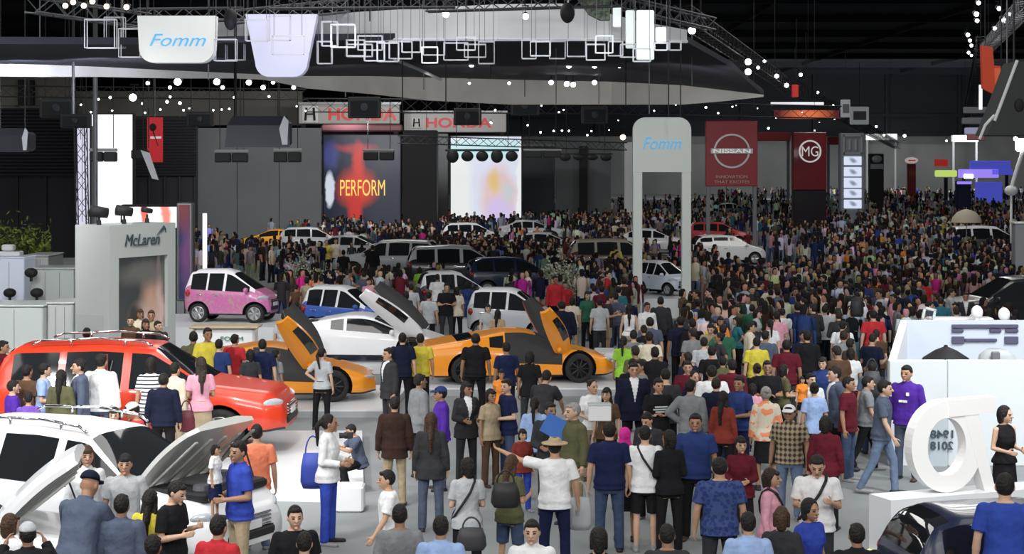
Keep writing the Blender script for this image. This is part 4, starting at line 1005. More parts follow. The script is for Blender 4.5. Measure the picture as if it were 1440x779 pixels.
# ---- right: white walled stand and the ring sculpture
def white_stand():
    Y0, Y1 = 29.9, 34.; A = Vector((XW(1251, Y0), Y0, 0)); B = Vector((XW(1268, Y1), Y1, 0)); z0 = ZW(507, Y0); z1 = ZW(451, Y1); XR = 10.6
    r = thing('exhibition_stand', 'open white walled exhibition stand at the right edge', 'booth', A)
    WF = mat('stand_front_white', (.70, .75, .77), .35, coat=.2); WI = mat('stand_inner_blue_white', (.66, .72, .84), .4)
    for k, (x0, x1) in enumerate(((1251, 1332), (1332.6, 1500))):
        xa, xb = XW(x0, Y0) - A.x, XW(x1, Y0) - A.x; MB().rbox(((xa + xb) / 2, .09, z0 / 2), (xb - xa, .18, z0), .012).build('front_panel', WF, r)
    MB().slab([Vector((B.x - A.x, Y1 - Y0, 0)), Vector((XR - A.x, Y1 - Y0, 0)), Vector((XR - A.x, Y1 - Y0, z1)), Vector((B.x - A.x, Y1 - Y0, z1))], .16).build('back_panel', WI, r)
    q = [Vector((0, .1, 0)), Vector((0, .1, z0)), B - A + Vector((0, .1, z1)), B - A + Vector((0, .1, 0))]
    MB().prism([q[0], q[3], q[2], q[1]], (.14, 0, 0)).build('side_panel', WHITEB, r)
    # dark slots in the back panel
    SL = mat('slot_violet_grey', (.10, .10, .17), .4); k = Y1 / F
    for x0, x1, ya, yb in ((1338, 1431, 456, 461), (1338, 1354, 462.5, 467), (1391, 1407, 462.5, 467), (1413, 1431, 462.5, 467), (1338, 1355, 473, 483), (1356, 1401, 476, 480), (1412, 1431, 473, 483)):
        xa, xb = XW(x0, Y1) - A.x, XW(x1, Y1) - A.x; MB().rbox(((xa + xb) / 2, Y1 - Y0 - .03, (ZW(ya, Y1) + ZW(yb, Y1)) / 2), (xb - xa, .08, (yb - ya) * k), .01).build('shelf_slot', SL, r)
    # glass text panel behind the ring
    xa, xb = XW(1306, Y0) - A.x, XW(1332, Y0) - A.x; MB().rbox(((xa + xb) / 2, -.015, (ZW(585, Y0) + ZW(660, Y0)) / 2), (xb - xa, .03, ZW(585, Y0) - ZW(660, Y0)), .01).build('glass_panel', mat('glass_grey', (.52, .58, .62), .1, spec=.8), r)
    for t, y in (('1948', 610), ('2018', 626)):
        text('year_lettering', t, 1, DKLET, r, (XW(1323.5, Y0) - A.x, -.045, ZW(y, Y0)), width=.40, height=.145, mirror=True, bold=.02)
white_stand()
q = thing('cloth_cover', 'black peaked cloth cover behind the front wall of white stand', 'cover', (XW(1330, 31.5), 31.5, 0)); m = MB()
zt = ZW(488, 31.5); m.loft([[Vector((rx * math.cos(t), ry * math.sin(t), z)) for t in [2 * math.pi * i / 16 for i in range(16)]] for rx, ry, z in ((.62, .5, 0), (.56, .45, zt - .45), (.42, .36, zt - .2), (.2, .2, zt - .06), (.06, .06, zt))]); m.build('cloth', BLACKM, q, True); MB().cyl((0, 0, zt - .01), (0, 0, zt + .04), .05, .03, 8).build('top_knob', BLACKM, q)
q = thing('tub_chair', 'pale rounded chair back beside the black cover in white stand', 'chair', (XW(1402, 31.6), 31.6, 0)); m = MB(); zt = ZW(490, 31.8)
for i in range(10):
    a = math.pi * i / 9
m.loft([[Vector((.36 * math.cos(t) * s, .3 * math.sin(t), z)) for t in [math.pi * 2 * i / 18 for i in range(18)]] for s, z in ((1, .35), (1.05, zt - .35), (.9, zt - .1), (.5, zt))]); m.build('chair_shell', mat('pale_grey_fabric', (.5, .54, .54), .8), q, True)
MB().cyl((0, 0, 0), (0, 0, .35), .2, .08, 12).build('base', STEEL, q); MB().rbox((-.12, -.32, zt - .2), (.16, .06, .4), .02).build('dark_cushion', GREYP, q)
for x, lb in ((1374, 'white bulb post on the white stand, left of two'), (1412, 'white bulb post on the white stand, right of two')):
    q = thing('bulb_lamp', lb, 'lamp', (XW(x, 35), 35, 0)); zt = ZW(430 if x < 1400 else 433, 35); MB().cyl((0, 0, 0), (0, 0, zt - .25), .06, .07, 12).build('post_shaft', WHITEB, q); MB().ell((0, 0, zt - .13), (.12, .12, .14)).build('bulb', mat('bulb_white', (.8, .8, .8), .3, emit=(1, 1, 1), es=.25), q, True)
q = thing('podium', 'low white podium rail behind the white stand wall', 'podium', (XW(1349, 35.5), 35.5, 0)); z = ZW(446, 35.5); MB().rbox((0, 0, z / 2), (1.35, .4, z), .03).build('podium_body', WHITEB, q); MB().rbox((.1, -.22, z - .08), (.1, .05, .05), .01).build('latch', GREYP, q)
q = thing('picture_frame_stand', 'small tilted white frame stand left of the white podium', 'frame', (XW(1306, 35.2), 35.2, 0)); z = ZW(443, 35.2)
m = MB(); M3 = Matrix.Rotation(.25, 3, 'Y') @ Matrix.Rotation(-.3, 3, 'X')
for c, d in (((0, 0, .13), (.26, .04, .05)), ((0, 0, -.13), (.26, .04, .05)), ((-.11, 0, 0), (.05, .04, .3)), ((.11, 0, 0), (.05, .04, .3))): m.box(Vector((0, 0, z)) + M3 @ Vector(c), d, rot=M3)
m.build('frame_border', BOOTH, q); MB().cyl((0, 0, 0), (0, 0, z - .1), .04).build('stand_pole', WHITEB, q)
def ring_sculpture():
    Y = 23.3; k = Y / F; SW = mat('sculpture_white', (.86, .86, .85), .35, coat=.3, emit=(1, 1, 1), es=.05); zp = .86
    # plinth: corner at (1253, 703), left face going back to (1222, 695), right face rising to the right
    c0 = P(1253, 703, 22.5); c0.z = 0; c1 = Vector((XW(1222, 22.95), 22.95, 0)); c2 = c0 + Vector((2.9, 1.10, 0)); c3 = c2 + (c1 - c0)
    r = thing('plinth', 'long white plinth under the ring sculpture', 'plinth', c0)
    MB().prism([p - c0 for p in (c0, c2, c3, c1)], (0, 0, zp)).build('plinth_body', mat('plinth_white', (.74, .77, .80), .35, coat=.2), r)
    d = (c1 - c0); MB().slab([Vector((0, -.004, 0)), Vector((0, -.004, .12)), d + Vector((-.004, 0, .12)), d + Vector((-.004, 0, 0))], -.02).build('lit_skirting', mat('yellow_light_strip', (.6, .6, .2), .4, emit=(1, .95, .35), es=.8), r)
    q = thing('ring_sculpture', 'big white ring sculpture with flag bar and leg on plinth', 'sculpture', (XW(1331, 23.05), 23.02, zp + .002), .22)
    n = 44; H_ = (690 - 563) * k; rx, ry, hx, hy = 53 * k, H_ / 2, 29 * k, 40 * k; cz = ry
    def el(a, b, y, dx=0, dz=0): return [Vector((a * math.cos(2 * math.pi * i / n) + dx, y, cz + b * math.sin(2 * math.pi * i / n) + dz)) for i in range(n)]
    m = MB(); D = .24; m.loft([el(rx, ry, 0), el(hx, hy, 0, 0, .0), el(hx, hy, D), el(rx, ry, D), el(rx, ry, 0)], caps=False); m.build('ring', SW, q)
    zt = H_ + 2 * k
    MB().prism([(4 * k, -.014, zt - 24 * k), (73 * k, -.014, zt - 20 * k), (73 * k, -.014, zt + 2 * k), (2 * k, -.014, zt - 1 * k)], (0, D, 0)).build('flag_bar', SW, q)
    pts = [(26, 108), (33, 84), (40, 57), (48, 29), (57, 0)]; ring_ = []
    for x, y in pts: ring_.append([Vector((x * k, -.008, y * k)), Vector(((x + 22 - (108 - y) * .05) * k, -.008, y * k)), Vector(((x + 22 - (108 - y) * .05) * k, D, y * k)), Vector((x * k, D, y * k))])
    m = MB(); m.loft(ring_); m.build('slanting_leg', SW, q)
ring_sculpture()
# blossom trees
BARK = mat('bark', (.06, .045, .03), .9)
BLOS = noise_mat('blossom', (.20, .24, .13), (.52, .52, .42), 3., .8, 4)
def tree(x, ytop, ybot, Y, wpx, label):
    k = Y / F; q = thing('blossom_tree', label, 'tree', (XW(x, Y), Y, 0)); zt = ZW(ytop, Y); zb = ZW(ybot, Y); w = wpx * k; b = MB(); f = MB(); tips = []
    b.cyl((0, 0, .4), (0, 0, zb * .7), .07, .05, 8)
    for i in range(46):
        a = R.uniform(0, 6.28); t = R.uniform(.1, 1); e = Vector((math.cos(a) * w * .5 * t, math.sin(a) * w * .5 * t, zb + (zt - zb) * R.uniform(.25, 1) * (1 - .35 * t)))
        mid = Vector((e.x * .35, e.y * .35, zb * .7 + (e.z - zb * .7) * .55)); b.cyl((0, 0, zb * .6), mid, .03, .02, 5); b.cyl(mid, e, .02, .008, 4)
        for j in range(34):
            p = mid + (e - mid) * R.uniform(.2, 1.1) + Vector((R.gauss(0, .11), R.gauss(0, .11), R.gauss(0, .11))); d = Vector((R.gauss(0, 1), R.gauss(0, 1), R.gauss(0, 1))).normalized() * .05; c = d.cross(Vector((R.gauss(0, 1), R.gauss(0, 1), R.gauss(0, 1)))).normalized() * .035
            f.add([p - d, p + c, p + d, p - c], [(0, 1, 2, 3)])
    b.build('branches', BARK, q); f.build('foliage', BLOS, q); MB().lathe([(.22, 0), (.30, .45), (.26, .45), (.24, .38), (.001, .38)], 20, caps=False).build('pot', WHITEB, q)
tree(424, 352, 425, 60, 62, 'pale blossom tree in a pot behind the pink car')
tree(790, 357, 420, 58, 66, 'pale blossom tree in a pot behind the orange sports car')
# ================================================================= hanging rig
FAB = noise_mat('white_fabric', (.60, .595, .56), (.70, .69, .66), .5, .7)
FABU = noise_mat('pale_fabric', (.62, .64, .66), (.74, .75, .76), .4, .7)
NAVYC = noise_mat('navy_canopy', (.022, .024, .036), (.03, .032, .048), .2, .7)
TRUSS = mat('truss_aluminium', (.20, .205, .22), .45, metal=.5)
TRUSSD = mat('truss_black', (.02, .02, .024), .5)
LAMPON = mat('lamp_lit', (.8, .8, .8), .3, emit=(.93, .97, 1), es=9.)
LAMPW = mat('lamp_lit_warm', (.8, .6, .4), .3, emit=(1, .75, .5), es=4.)
FRAMEW = mat('white_frame', (.74, .76, .82), .5, emit=(.7, .75, 1), es=.02)
def ribbon(pts, th, name, m, parent, org):
    """pts: (x, ytop, ybottom, depth): a curved standing band."""
    mb = MB(); rings = []
    for x, a, b, Y in pts:
        rings.append([P(x, a, Y) - org, P(x, b, Y) - org, P(x, b, Y) + Vector((0, th, 0)) - org, P(x, a, Y) + Vector((0, th, 0)) - org])
    mb.loft(rings); return mb.build(name, m, parent)
def densify(pts, n=4):
    out = []
    for a, b in zip(pts[:-1], pts[1:]):
        for i in range(n): t = i / n; out.append(tuple(p + (q - p) * t for p, q in zip(a, b)))
    return out + [pts[-1]]
low = [(-40, 89, 107, 60), (60, 91, 108, 62), (140, 94, 108, 65), (240, 99, 110, 68), (330, 103, 110, 71), (372, 105, 112, 73), (430, 107, 124, 75), (520, 107, 132, 78), (600, 109, 141, 80), (720, 112, 147, 81), (860, 115, 147, 80), (960, 120, 147, 77), (1020, 127, 142, 75), (1074, 133, 136, 73)]
org = P(500, 110, 75)
r = thing('ring_canopy', 'huge lens shaped ring canopy with a beige white fabric fascia', 'canopy', org)
ribbon(densify(low), .25, 'fabric_fascia', FAB, r, org)
m = MB(); up = [(-40, 62, 46), (60, 62, 48), (140, 62, 50), (240, 62, 52), (330, 60, 52), (430, 57, 53), (520, 56, 54), (600, 55, 55), (720, 55, 56), (860, 55, 56), (960, 56, 56), (1030, 95, 64), (1070, 131, 72)]
A = [P(x, t, Y) - org for x, t, b, Y in densify(low)]
B = [P(*p) - org for p in densify(up, 4)]; nA, nB = len(A), len(B)
Bi = [B[min(nB - 1, round(i * (nB - 1) / (nA - 1)))] for i in range(nA)]
m.loft([[a, b, b + Vector((0, 0, .2)), a + Vector((0, 0, .2))] for a, b in zip(A, Bi)]); m.build('canopy_ceiling', NAVYC, r)
m = MB()
for sx in (300, 640, 900):
    for t in (.5,): m.cyl(P(sx, 80, 66) - org, P(sx, 80, 66) - org + Vector((0, 0, 11)), .02)
m.build('suspension_wire', TRUSSD, r)
m = MB(); m.tube([P(556, 84, 62) - org, P(590, 98, 68) - org, P(620, 112, 76) - org], .07, 8); m.build('canopy_strut', FRAMEW, r)
upper = [(300, 26, 60, 57), (350, 26, 58, 57), (430, 24, 57, 56), (500, 17, 56, 55), (600, 11, 55, 54), (700, 6, 55, 53), (790, 5, 55, 53), (860, 20, 55, 53), (900, 30, 56, 54), (966, 42, 58, 55)]
org2 = P(650, 40, 54); r2 = thing('fabric_band', 'long white fabric band hanging above the square wire frames', 'canopy', org2)
ribbon(densify(upper), .2, 'fabric_sheet', FABU, r2, org2)
m = MB(); m.tube([P(x, b + .5, Y) - org2 for x, a, b, Y in densify(upper)], .06, 6); m.build('lower_rail', FRAMEW, r2)
m = MB()
for x in (360, 520, 700, 880): m.cyl(P(x, 30, 54.5) - org2, P(x, 30, 54.5) - org2 + Vector((0, 0, 9)), .02)
m.build('suspension_wire', TRUSSD, r2)
# lavender / white hanging banners
def tub_banner(x0, x1, y0, y1, Y, m_, label, taper, letters=None):
    k = Y / F; o = P((x0 + x1) / 2, y1, Y); q = thing('hanging_banner', label, 'banner', o); w = (x1 - x0) * k; h = (y1 - y0) * k; rad = .42
    poly = [(-w / 2, 0, h), (-w / 2 + taper, 0, rad)] + [(-w / 2 + taper + rad - rad * math.cos(a), 0, rad - rad * math.sin(a)) for a in [math.pi / 2 * i / 6 for i in range(1, 7)]]
    poly += [(w / 2 - taper - rad + rad * math.sin(a), 0, rad - rad * math.cos(a)) for a in [math.pi / 2 * i / 6 for i in range(7)]] + [(w / 2, 0, h)]
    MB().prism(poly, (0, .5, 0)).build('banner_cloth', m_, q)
    mm = MB()
    for sx in (-.4, .4): mm.cyl((sx * w, .25, h), (sx * w, .25, h + 9), .02)
    mm.build('suspension_wire', TRUSSD, q)
    if letters: text('lettering', letters, 1, CYAN, q, (.05, -.03, h * .48), width=w * .72, height=h * .26, shear=.35)
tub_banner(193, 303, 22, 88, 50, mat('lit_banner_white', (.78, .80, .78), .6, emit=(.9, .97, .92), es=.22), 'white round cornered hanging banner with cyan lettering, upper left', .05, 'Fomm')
tub_banner(345, 446, 20, 108, 52, mat('purple_lit_banner', (.66, .67, .85), .6, emit=(.75, .75, 1), es=.22), 'lavender lit tapering hanging banner right of the lettered one', .3)  # purple light on this cloth is put into its colour and glow
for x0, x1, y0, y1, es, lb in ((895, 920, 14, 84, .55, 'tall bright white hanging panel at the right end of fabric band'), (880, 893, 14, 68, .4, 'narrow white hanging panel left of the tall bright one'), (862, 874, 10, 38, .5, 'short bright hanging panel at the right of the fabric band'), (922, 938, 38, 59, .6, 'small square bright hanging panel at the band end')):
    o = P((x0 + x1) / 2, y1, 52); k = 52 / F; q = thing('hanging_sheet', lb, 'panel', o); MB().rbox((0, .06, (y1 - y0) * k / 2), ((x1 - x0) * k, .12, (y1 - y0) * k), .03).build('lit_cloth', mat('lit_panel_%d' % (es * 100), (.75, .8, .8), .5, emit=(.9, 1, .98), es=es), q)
    MB().cyl((0, .06, (y1 - y0) * k), (0, .06, (y1 - y0) * k + 8), .015).build('suspension_wire', TRUSSD, q)
q = thing('hanging_net', 'dark green net bundle hanging beside the bright panels', 'net', P(838, 28, 51)); m = MB(); k = 51 / F
m.loft([[Vector((-26 * k, 0, 30 * k)), Vector((20 * k, 0, 30 * k)), Vector((20 * k, .3, 30 * k)), Vector((-26 * k, .3, 30 * k))], [Vector((-10 * k, 0, 8 * k)), Vector((20 * k, 0, 8 * k)), Vector((20 * k, .3, 8 * k)), Vector((-10 * k, .3, 8 * k))], [Vector((6 * k, 0, 0)), Vector((20 * k, 0, 0)), Vector((20 * k, .3, 0)), Vector((6 * k, .3, 0))]]); m.build('net_cloth', noise_mat('green_net', (.03, .05, .03), (.16, .20, .15), 9, .8), q)
# square wire frames
def wire_frame(w, h, d=.30):
    m = MB(); t = .022
    for y in (0, d):
        m.box((0, y, 0), (w, t, t)); m.box((0, y, -h), (w, t, t)); m.box((-w / 2, y, -h / 2), (t, t, h)); m.box((w / 2, y, -h / 2), (t, t, h))
    for x in (-w / 2, w / 2):
        for z in (0, -h): m.box((x, d / 2, z), (t, d, t))
    return m
FRS = [(140, 27, 42, 40), (160, 24, 27, 43), (182, 40, 30, 40), (316, 55, 30, 30), (330, 60, 26, 24), (360, 27, 30, 30), (392, 22, 30, 34), (404, 50, 44, 26), (424, 26, 24, 40), (456, 58, 20, 31), (463, 30, 22, 34), (482, 34, 34, 32), (500, 56, 26, 22), (505, 62, 36, 17), (526, 58, 28, 27), (545, 60, 30, 26), (520, 50, 34, 20), (563, 58, 32, 24), (578, 55, 26, 18), (604, 66, 22, 22), (610, 55, 30, 22), (641, 60, 34, 24), (655, 52, 26, 18), (684, 58, 22, 31), (668, 62, 30, 18), (744, 56, 20, 26), (760, 58, 28, 20), (784, 58, 22, 24), (811, 55, 26, 24), (838, 62, 26, 22), (850, 50, 24, 24), (866, 58, 20, 20), (884, 62, 22, 18), (903, 68, 24, 18), (930, 60, 18, 10), (950, 58, 16, 12)]
for i, (x, y, w, h) in enumerate(FRS):
    Y = 48 + (i * 37 % 50) / 10; k = Y / F
    zone = 'left of the white lettered banner' if x < 200 else 'between the two hanging banners' if x < 345 else 'before the lavender banner' if x < 446 else 'under the left half of the white fabric band' if x < 640 else 'under the right half of the white fabric band'
    q = thing('wire_frame', 'white square wire frame hanging ' + zone, 'frame', P(x, y, Y), 0, 'hanging wire frames ' + zone)
    wire_frame(w * k, h * k).build('frame_bars', FRAMEW, q); m = MB()
    for sx in (-.45, .45): m.cyl((sx * w * k, .15, 0), (sx * w * k, .15, 5), .008, n=5)
    m.build('hanging_wire', TRUSS, q)
# trusses
def truss(a, b, s, label, m_=TRUSS, step=None):
    a = Vector(a); b = Vector(b); d = b - a; L = d.length; x, y = frame(d); q = thing('hanging_truss', label, 'truss', a); m = MB(); s /= 2; u = d / L
    cs = [(x * i + y * j) * s for i, j in ((-1, -1), (1, -1), (1, 1), (-1, 1))]
    for c in cs: m.cyl(c, d + c, .035, n=6)
    m.build('chord_tubes', m_, q); m = MB(); step = step or s * 2.4; n = max(2, int(L / step))
    for i in range(n):
        p, p2 = u * L * i / n, u * L * (i + 1) / n
        for f in range(4):
            c, e = cs[f], cs[(f + 1) % 4]; m.cyl(p + (c if i % 2 else e), p2 + (e if i % 2 else c), .018, n=5, caps=False)
    m.build('lacing', m_, q); m = MB()
    for t in (.12, .88):
        p = a + d * t
        m.cyl(p - a, Vector((p.x, p.y, 20.95 if p.y > 60 else 22.)) - a, .015, n=5)
    m.build('suspension_wire', TRUSSD, q); return q
truss(P(43, 6, 50), P(205, 30, 54), .45, 'aluminium truss sloping across the upper left corner')
truss(P(190, 22, 53), P(338, 20, 55), .4, 'aluminium truss above the lettered banner')
truss(P(330, 24, 54), P(490, 8, 55), .4, 'aluminium truss above the lavender banner')
truss(P(380, 4, 50), P(640, 2, 50), .35, 'dark truss along the top edge, left of the green net', TRUSSD)
truss(P(600, 8, 51), P(872, 0, 50), .35, 'dark truss along the top edge over the fabric band', TRUSSD)
truss(P(865, 2, 56), P(1000, 34, 60), .4, 'aluminium truss at the top beside the bright panels')
truss(P(960, 20, 70), P(1100, 115, 118), .7, 'black truss running down beside the dark ceiling, near half', TRUSSD)
truss(P(1100, 115, 118), P(1262, 205, 250), .9, 'black truss running down beside the dark ceiling, far half', TRUSSD)
truss(P(1445, 5, 70), P(1385, 70, 110), .6, 'aluminium truss in the upper right corner')
truss(P(1385, 60, 110), P(1355, 185, 230), .9, 'far truss receding above the right of the aisle', TRUSSD)
truss(P(430, 148, 116), P(880, 151, 118), .9, 'black truss below the beige fascia of the ring canopy', TRUSSD)
truss(P(880, 152, 108), P(1180, 158, 112), .8, 'black truss above the arch sign and red signs', TRUSSD)
truss(P(560, 196, 100), P(880, 206, 104), .45, 'dark truss before the pastel led screen', TRUSSD)
truss(P(-20, 128, 110), P(430, 133, 114), .7, 'dark truss below the left end of the ring canopy', TRUSSD)
truss(P(116, 330, 90), P(113, 178, 90), .55, 'upright truss tower before the narrow lavender strip', TRUSSD)
# lit spotlights
def spot_parts():
    b = MB(); b.cyl((0, .45, .12), (0, 0, 0), .14, .17, 12).cyl((0, .25, .1), (0, .25, .5), .02, n=6); b.box((0, .25, .52), (.34, .05, .05))
    l = MB(); l.ell((0, -.02, 0), (.15, .05, .15), None, 12, 8)
    return b.mesh('lamp_housing', True), l.mesh('lamp_lens', True)
SB, SL = spot_parts(); SB.materials.append(BLACKM); SL.materials.append(LAMPON); SLW = SL.copy(); SLW.materials[0] = LAMPW
def spot(x, y, Y, s, label, grp, warm=False):
    q = thing('spotlight', label, 'lamp', P(x, y, Y), 0, grp); q.scale = (s * .8,) * 3; link('lamp_housing', SB, q); link('lamp_lens', SLW if warm else SL, q)
ZN = [('lit white spotlight in the dark under the left of the ring canopy', 'lamps under the ring canopy, left', [(86, 85, 66, .9), (208, 117, 84, .8), (250, 115, 84, 1.5), (305, 115, 86, 1.4), (313, 123, 86, .8), (239, 123, 84, .7), (187, 137, 88, 1.6), (350, 116, 88, 1.2), (370, 123, 88, 1.), (384, 116, 88, .8), (405, 114, 90, .9), (413, 123, 90, .9), (428, 110, 90, 1.2), (450, 116, 92, 1.3), (456, 123, 92, .9), (155, 137, 88, .6), (235, 143, 92, .7), (253, 145, 92, .7), (330, 137, 92, .7), (332, 168, 95, .7)]),
      ('lit white spotlight on the beige fascia of the ring canopy', 'lamps on the ring canopy fascia', [(663, 91, 70, .9), (660, 117, 76, .5), (775, 116, 76, .9), (797, 118, 76, 1.), (806, 119, 76, 1.), (836, 116, 76, .9), (716, 117, 77, .6), (800, 92, 70, 1.), (836, 92, 70, 1.), (871, 92, 70, .9)]),
      ('lit white spotlight on the black truss beside the dark ceiling', 'lamps on the receding left truss', [(973, 43, 66, 1.2), (1052, 87, 88, 1.4), (1052, 101, 88, 1.4), (1066, 95, 90, .7), (1092, 107, 106, 1.1), (1106, 120, 112, 1.2), (1126, 105, 118, 1.), (1075, 86, 96, .7), (1150, 130, 140, .9), (1172, 148, 160, .9), (1200, 165, 180, 1.), (1232, 178, 200, 1.2), (1272, 191, 240, 1.8), (1243, 190, 215, 1.2)]),
      ('lit white spotlight in the cluster of lamps at the upper right', 'lamps at the upper right', [(1373, 20, 90, 1.1), (1374, 29, 90, .9), (1376, 4, 86, .9), (1361, 49, 110, 1.1), (1364, 57, 112, .9), (1366, 64, 114, .9), (1362, 74, 120, .9), (1412, 28, 84, 1.2), (1405, 12, 84, .9), (1399, 40, 90, .8), (1420, 20, 80, .7), (1366, 78, 130, .8), (1331, 198, 240, 1.2), (1428, 195, 100, 1.1), (1434, 204, 100, .8)]),
      ('small lit lamp above the far booths in the centre', 'small lamps over the far booths', [(690, 172, 130, .6), (742, 176, 130, .6), (760, 186, 130, .7), (800, 184, 130, .6), (826, 190, 130, .6), (730, 158, 122, .6), (786, 158, 122, .6), (950, 147, 120, .6), (1010, 159, 120, .6), (1030, 150, 120, .5)]),
      ('lit white spotlight high on the white fabric band', 'lamps on the fabric band', [(627, 20, 52, .9), (739, 23, 51, .8)])]
RL = random.Random(5)
ZN.append((ZN[4][0], ZN[4][1], [(RL.uniform(690, 1180), RL.uniform(146, 186), RL.uniform(105, 135), RL.uniform(.25, .6)) for i in range(26)]))
ZN.append((ZN[0][0], ZN[0][1], [(RL.uniform(110, 430), RL.uniform(132, 160), RL.uniform(96, 108), RL.uniform(.3, .6)) for i in range(16)]))
for lb, gp, L_ in ZN:
    for x, y, Y, s in L_: spot(x, y, Y, s, lb, gp)
for x, y in ((92, 8), (118, 8), (150, 9), (178, 10), (103, 3), (130, 2)): spot(x, y, 50, .7, 'warm lit lamp on the sloping truss in the upper left corner', 'warm lamps upper left', True)
spot(876, 193, 128, 1.8, 'yellow lit lamp left of the arch sign', None, True)
# loudspeakers and fittings hung on wires
def hung_box(x0, x1, y0, y1, Y, label, name='hanging_speaker', cat='speaker', shape='box', wires=True, m_=None):
    k = Y / F; w, h = (x1 - x0) * k, (y1 - y0) * k; q = thing(name, label, cat, P((x0 + x1) / 2, (y0 + y1) / 2, Y)); m_ = m_ or mat('speaker_black', (.022, .026, .025), .6)
    if shape == 'box':
        MB().rbox((0, .25, 0), (w, .5, h), .05).build('cabinet', m_, q); MB().rbox((0, -.01, -h * .05), (w * .82, .05, h * .72), .02).build('speaker_grille', mat('grille_dark', (.010, .013, .015), .8), q)
        MB().ell((0, -.04, 0), (h * .22, .03, h * .22)).build('speaker_cone', mat('cone_blue_black', (.015, .022, .035), .5), q, True)
    elif shape == 'pair':
        for sx in (-.25, .25): MB().rbox((sx * w, .15, -h * .12), (w * .46, .4, h * .7), .05).build('lamp_box', m_, q)
        MB().rbox((0, .1, h * .36), (w, .25, h * .22), .03).build('mounting_bar', mat('bar_grey', (.40, .40, .40), .5), q)
    elif shape == 'bar':
        m = MB(); n = max(3, int(w / .8))
        for i in range(n): m.ell(((i + .5) * w / n - w / 2, .1, -h * .1), (w / n * .42, .25, h * (.36 + .1 * (i % 3 == 0))))
        m.build('moving_lamps', m_, q, True); MB().rbox((0, .1, h * .3), (w, .2, h * .15), .03).build('mounting_bar', TRUSSD, q)
    if wires:
        m = MB()
        for sx in (-.35, .35): m.cyl((sx * w, .2, h / 2), (sx * w, .2, h / 2 + 6), .02, n=5)
        m.build('hanging_wire', TRUSSD, q)
    return q
hung_box(55, 103, 138, 166, 84, 'dark loudspeaker before the beige wall at the left')
hung_box(84, 126, 160, 180, 82, 'dark loudspeaker overlapping the top of the lavender strip')
hung_box(262, 299, 157, 178, 86, 'dark loudspeaker at the left corner of the grey partition wall')
hung_box(489, 535, 136, 166, 90, 'dark grey loudspeaker before the first red lettered fascia')
hung_box(638, 677, 152, 176, 92, 'dark loudspeaker covering letters of the white fascia')
hung_box(718, 759, 134, 162, 90, 'dark loudspeaker under the middle of the ring canopy')
hung_box(818, 855, 149, 174, 94, 'dark loudspeaker left of the arch sign')
hung_box(125, 164, 208, 228, 80, 'black lamp fitting before the tall white screen', 'hanging_fitting', 'lamp', 'pair')
hung_box(301, 349, 210, 229, 88, 'black lamp fitting with grey bar before the grey partition, left', 'hanging_fitting', 'lamp', 'pair')
hung_box(384, 424, 208, 229, 88, 'black lamp fitting with grey bar before the grey partition, right', 'hanging_fitting', 'lamp', 'pair')
hung_box(510, 555, 209, 226, 96, 'black lamp fitting with grey bar over the flame screen', 'hanging_fitting', 'lamp', 'pair')
hung_box(736, 790, 209, 222, 100, 'black lamp fitting with grey bar right of the pastel screen', 'hanging_fitting', 'lamp', 'pair')
hung_box(626, 730, 207, 228, 98, 'row of black moving lamps across the pastel screen', 'lamp_row', 'lamp', 'bar')
hung_box(785, 862, 214, 226, 112, 'row of dark lamps before the two grey upright boards', 'lamp_row', 'lamp', 'bar')
# big dark projector boxes
def projector(x0, x1, y0, y1, Y, label, side):
    k = Y / F; w, h = (x1 - x0) * k, (y1 - y0) * k; q = thing('projector', label, 'projector', P((x0 + x1) / 2, (y0 + y1) / 2, Y)); dm = mat('projector_navy', (.016, .018, .028), .5)
    m = MB(); m.loft([[Vector((-w * .5 + dx0, y, z)), Vector((w * .5 + dx1, y, z)), Vector((w * .5 + dx1, y + .05, z)), Vector((-w * .5 + dx0, y + .05, z))] for z, dx0, dx1, y in ((-h / 2, 0, 0, 0), (h * .2, .08, -.05, .1), (h / 2, .3, -.15, .25))])
    m.rbox((0, .8, -h * .05), (w * .94, 1.2, h * .8), .1); m.build('housing', dm, q)
    m = MB(); m.prism([(w * .38 * side, -.06, -h * .42), (w * .46 * side, -.06, -h * .42), (w * .47 * side, .05, h * .35), (w * .40 * side, .1, h * .5), (w * .33 * side, .05, h * .1)], (0, .1, 0)); m.build('white_flap', mat('flap_grey_white', (.62, .64, .66), .5), q)
    m = MB()
    for sx in (-.3, .3): m.cyl((sx * w, .7, h * .3), (sx * w, .7, h * .3 + 7), .03)
    m.build('hanging_bracket', TRUSSD, q)
projector(316, 408, 163, 207, 74, 'big dark projector box hanging before the grey partition', 1)
projector(-18, 40, 180, 214, 72, 'dark blue projector box cut off by the left edge', 1)
q = thing('stage_lamp', 'black fitting with a white hinged flap beside the red banner', 'lamp', P(200, 217, 80)); k = 80 / F
MB().rbox((-4 * k, .2, 0), (24 * k, .4, 13 * k), .05).build('lamp_head', BLACKM, q)
MB().prism([(-2 * k, -.05, 6 * k), (10 * k, -.05, 2 * k), (23 * k, -.05, -36 * k), (14 * k, -.05, -34 * k)], (0, .08, 0)).build('white_flap', mat('flap_grey_white', (.62, .64, .66), .5), q)
MB().cyl((0, .2, 0), (0, .2, 6), .02, n=5).build('hanging_wire', TRUSSD, q)
q = thing('hanging_screen_case', 'big tilted grey green flight case hanging at the right edge', 'case', P(1415, 140, 46)); k = 46 / F
GG = mat('case_grey_green', (.035, .042, .04), .6)
MB().prism([(x * k, 0, -y * k) for x, y in ((14, -54), (-8, 4), (-27, 50), (45, 50), (45, -54))], (0, 1.2, 0)).build('case_body', GG, q)
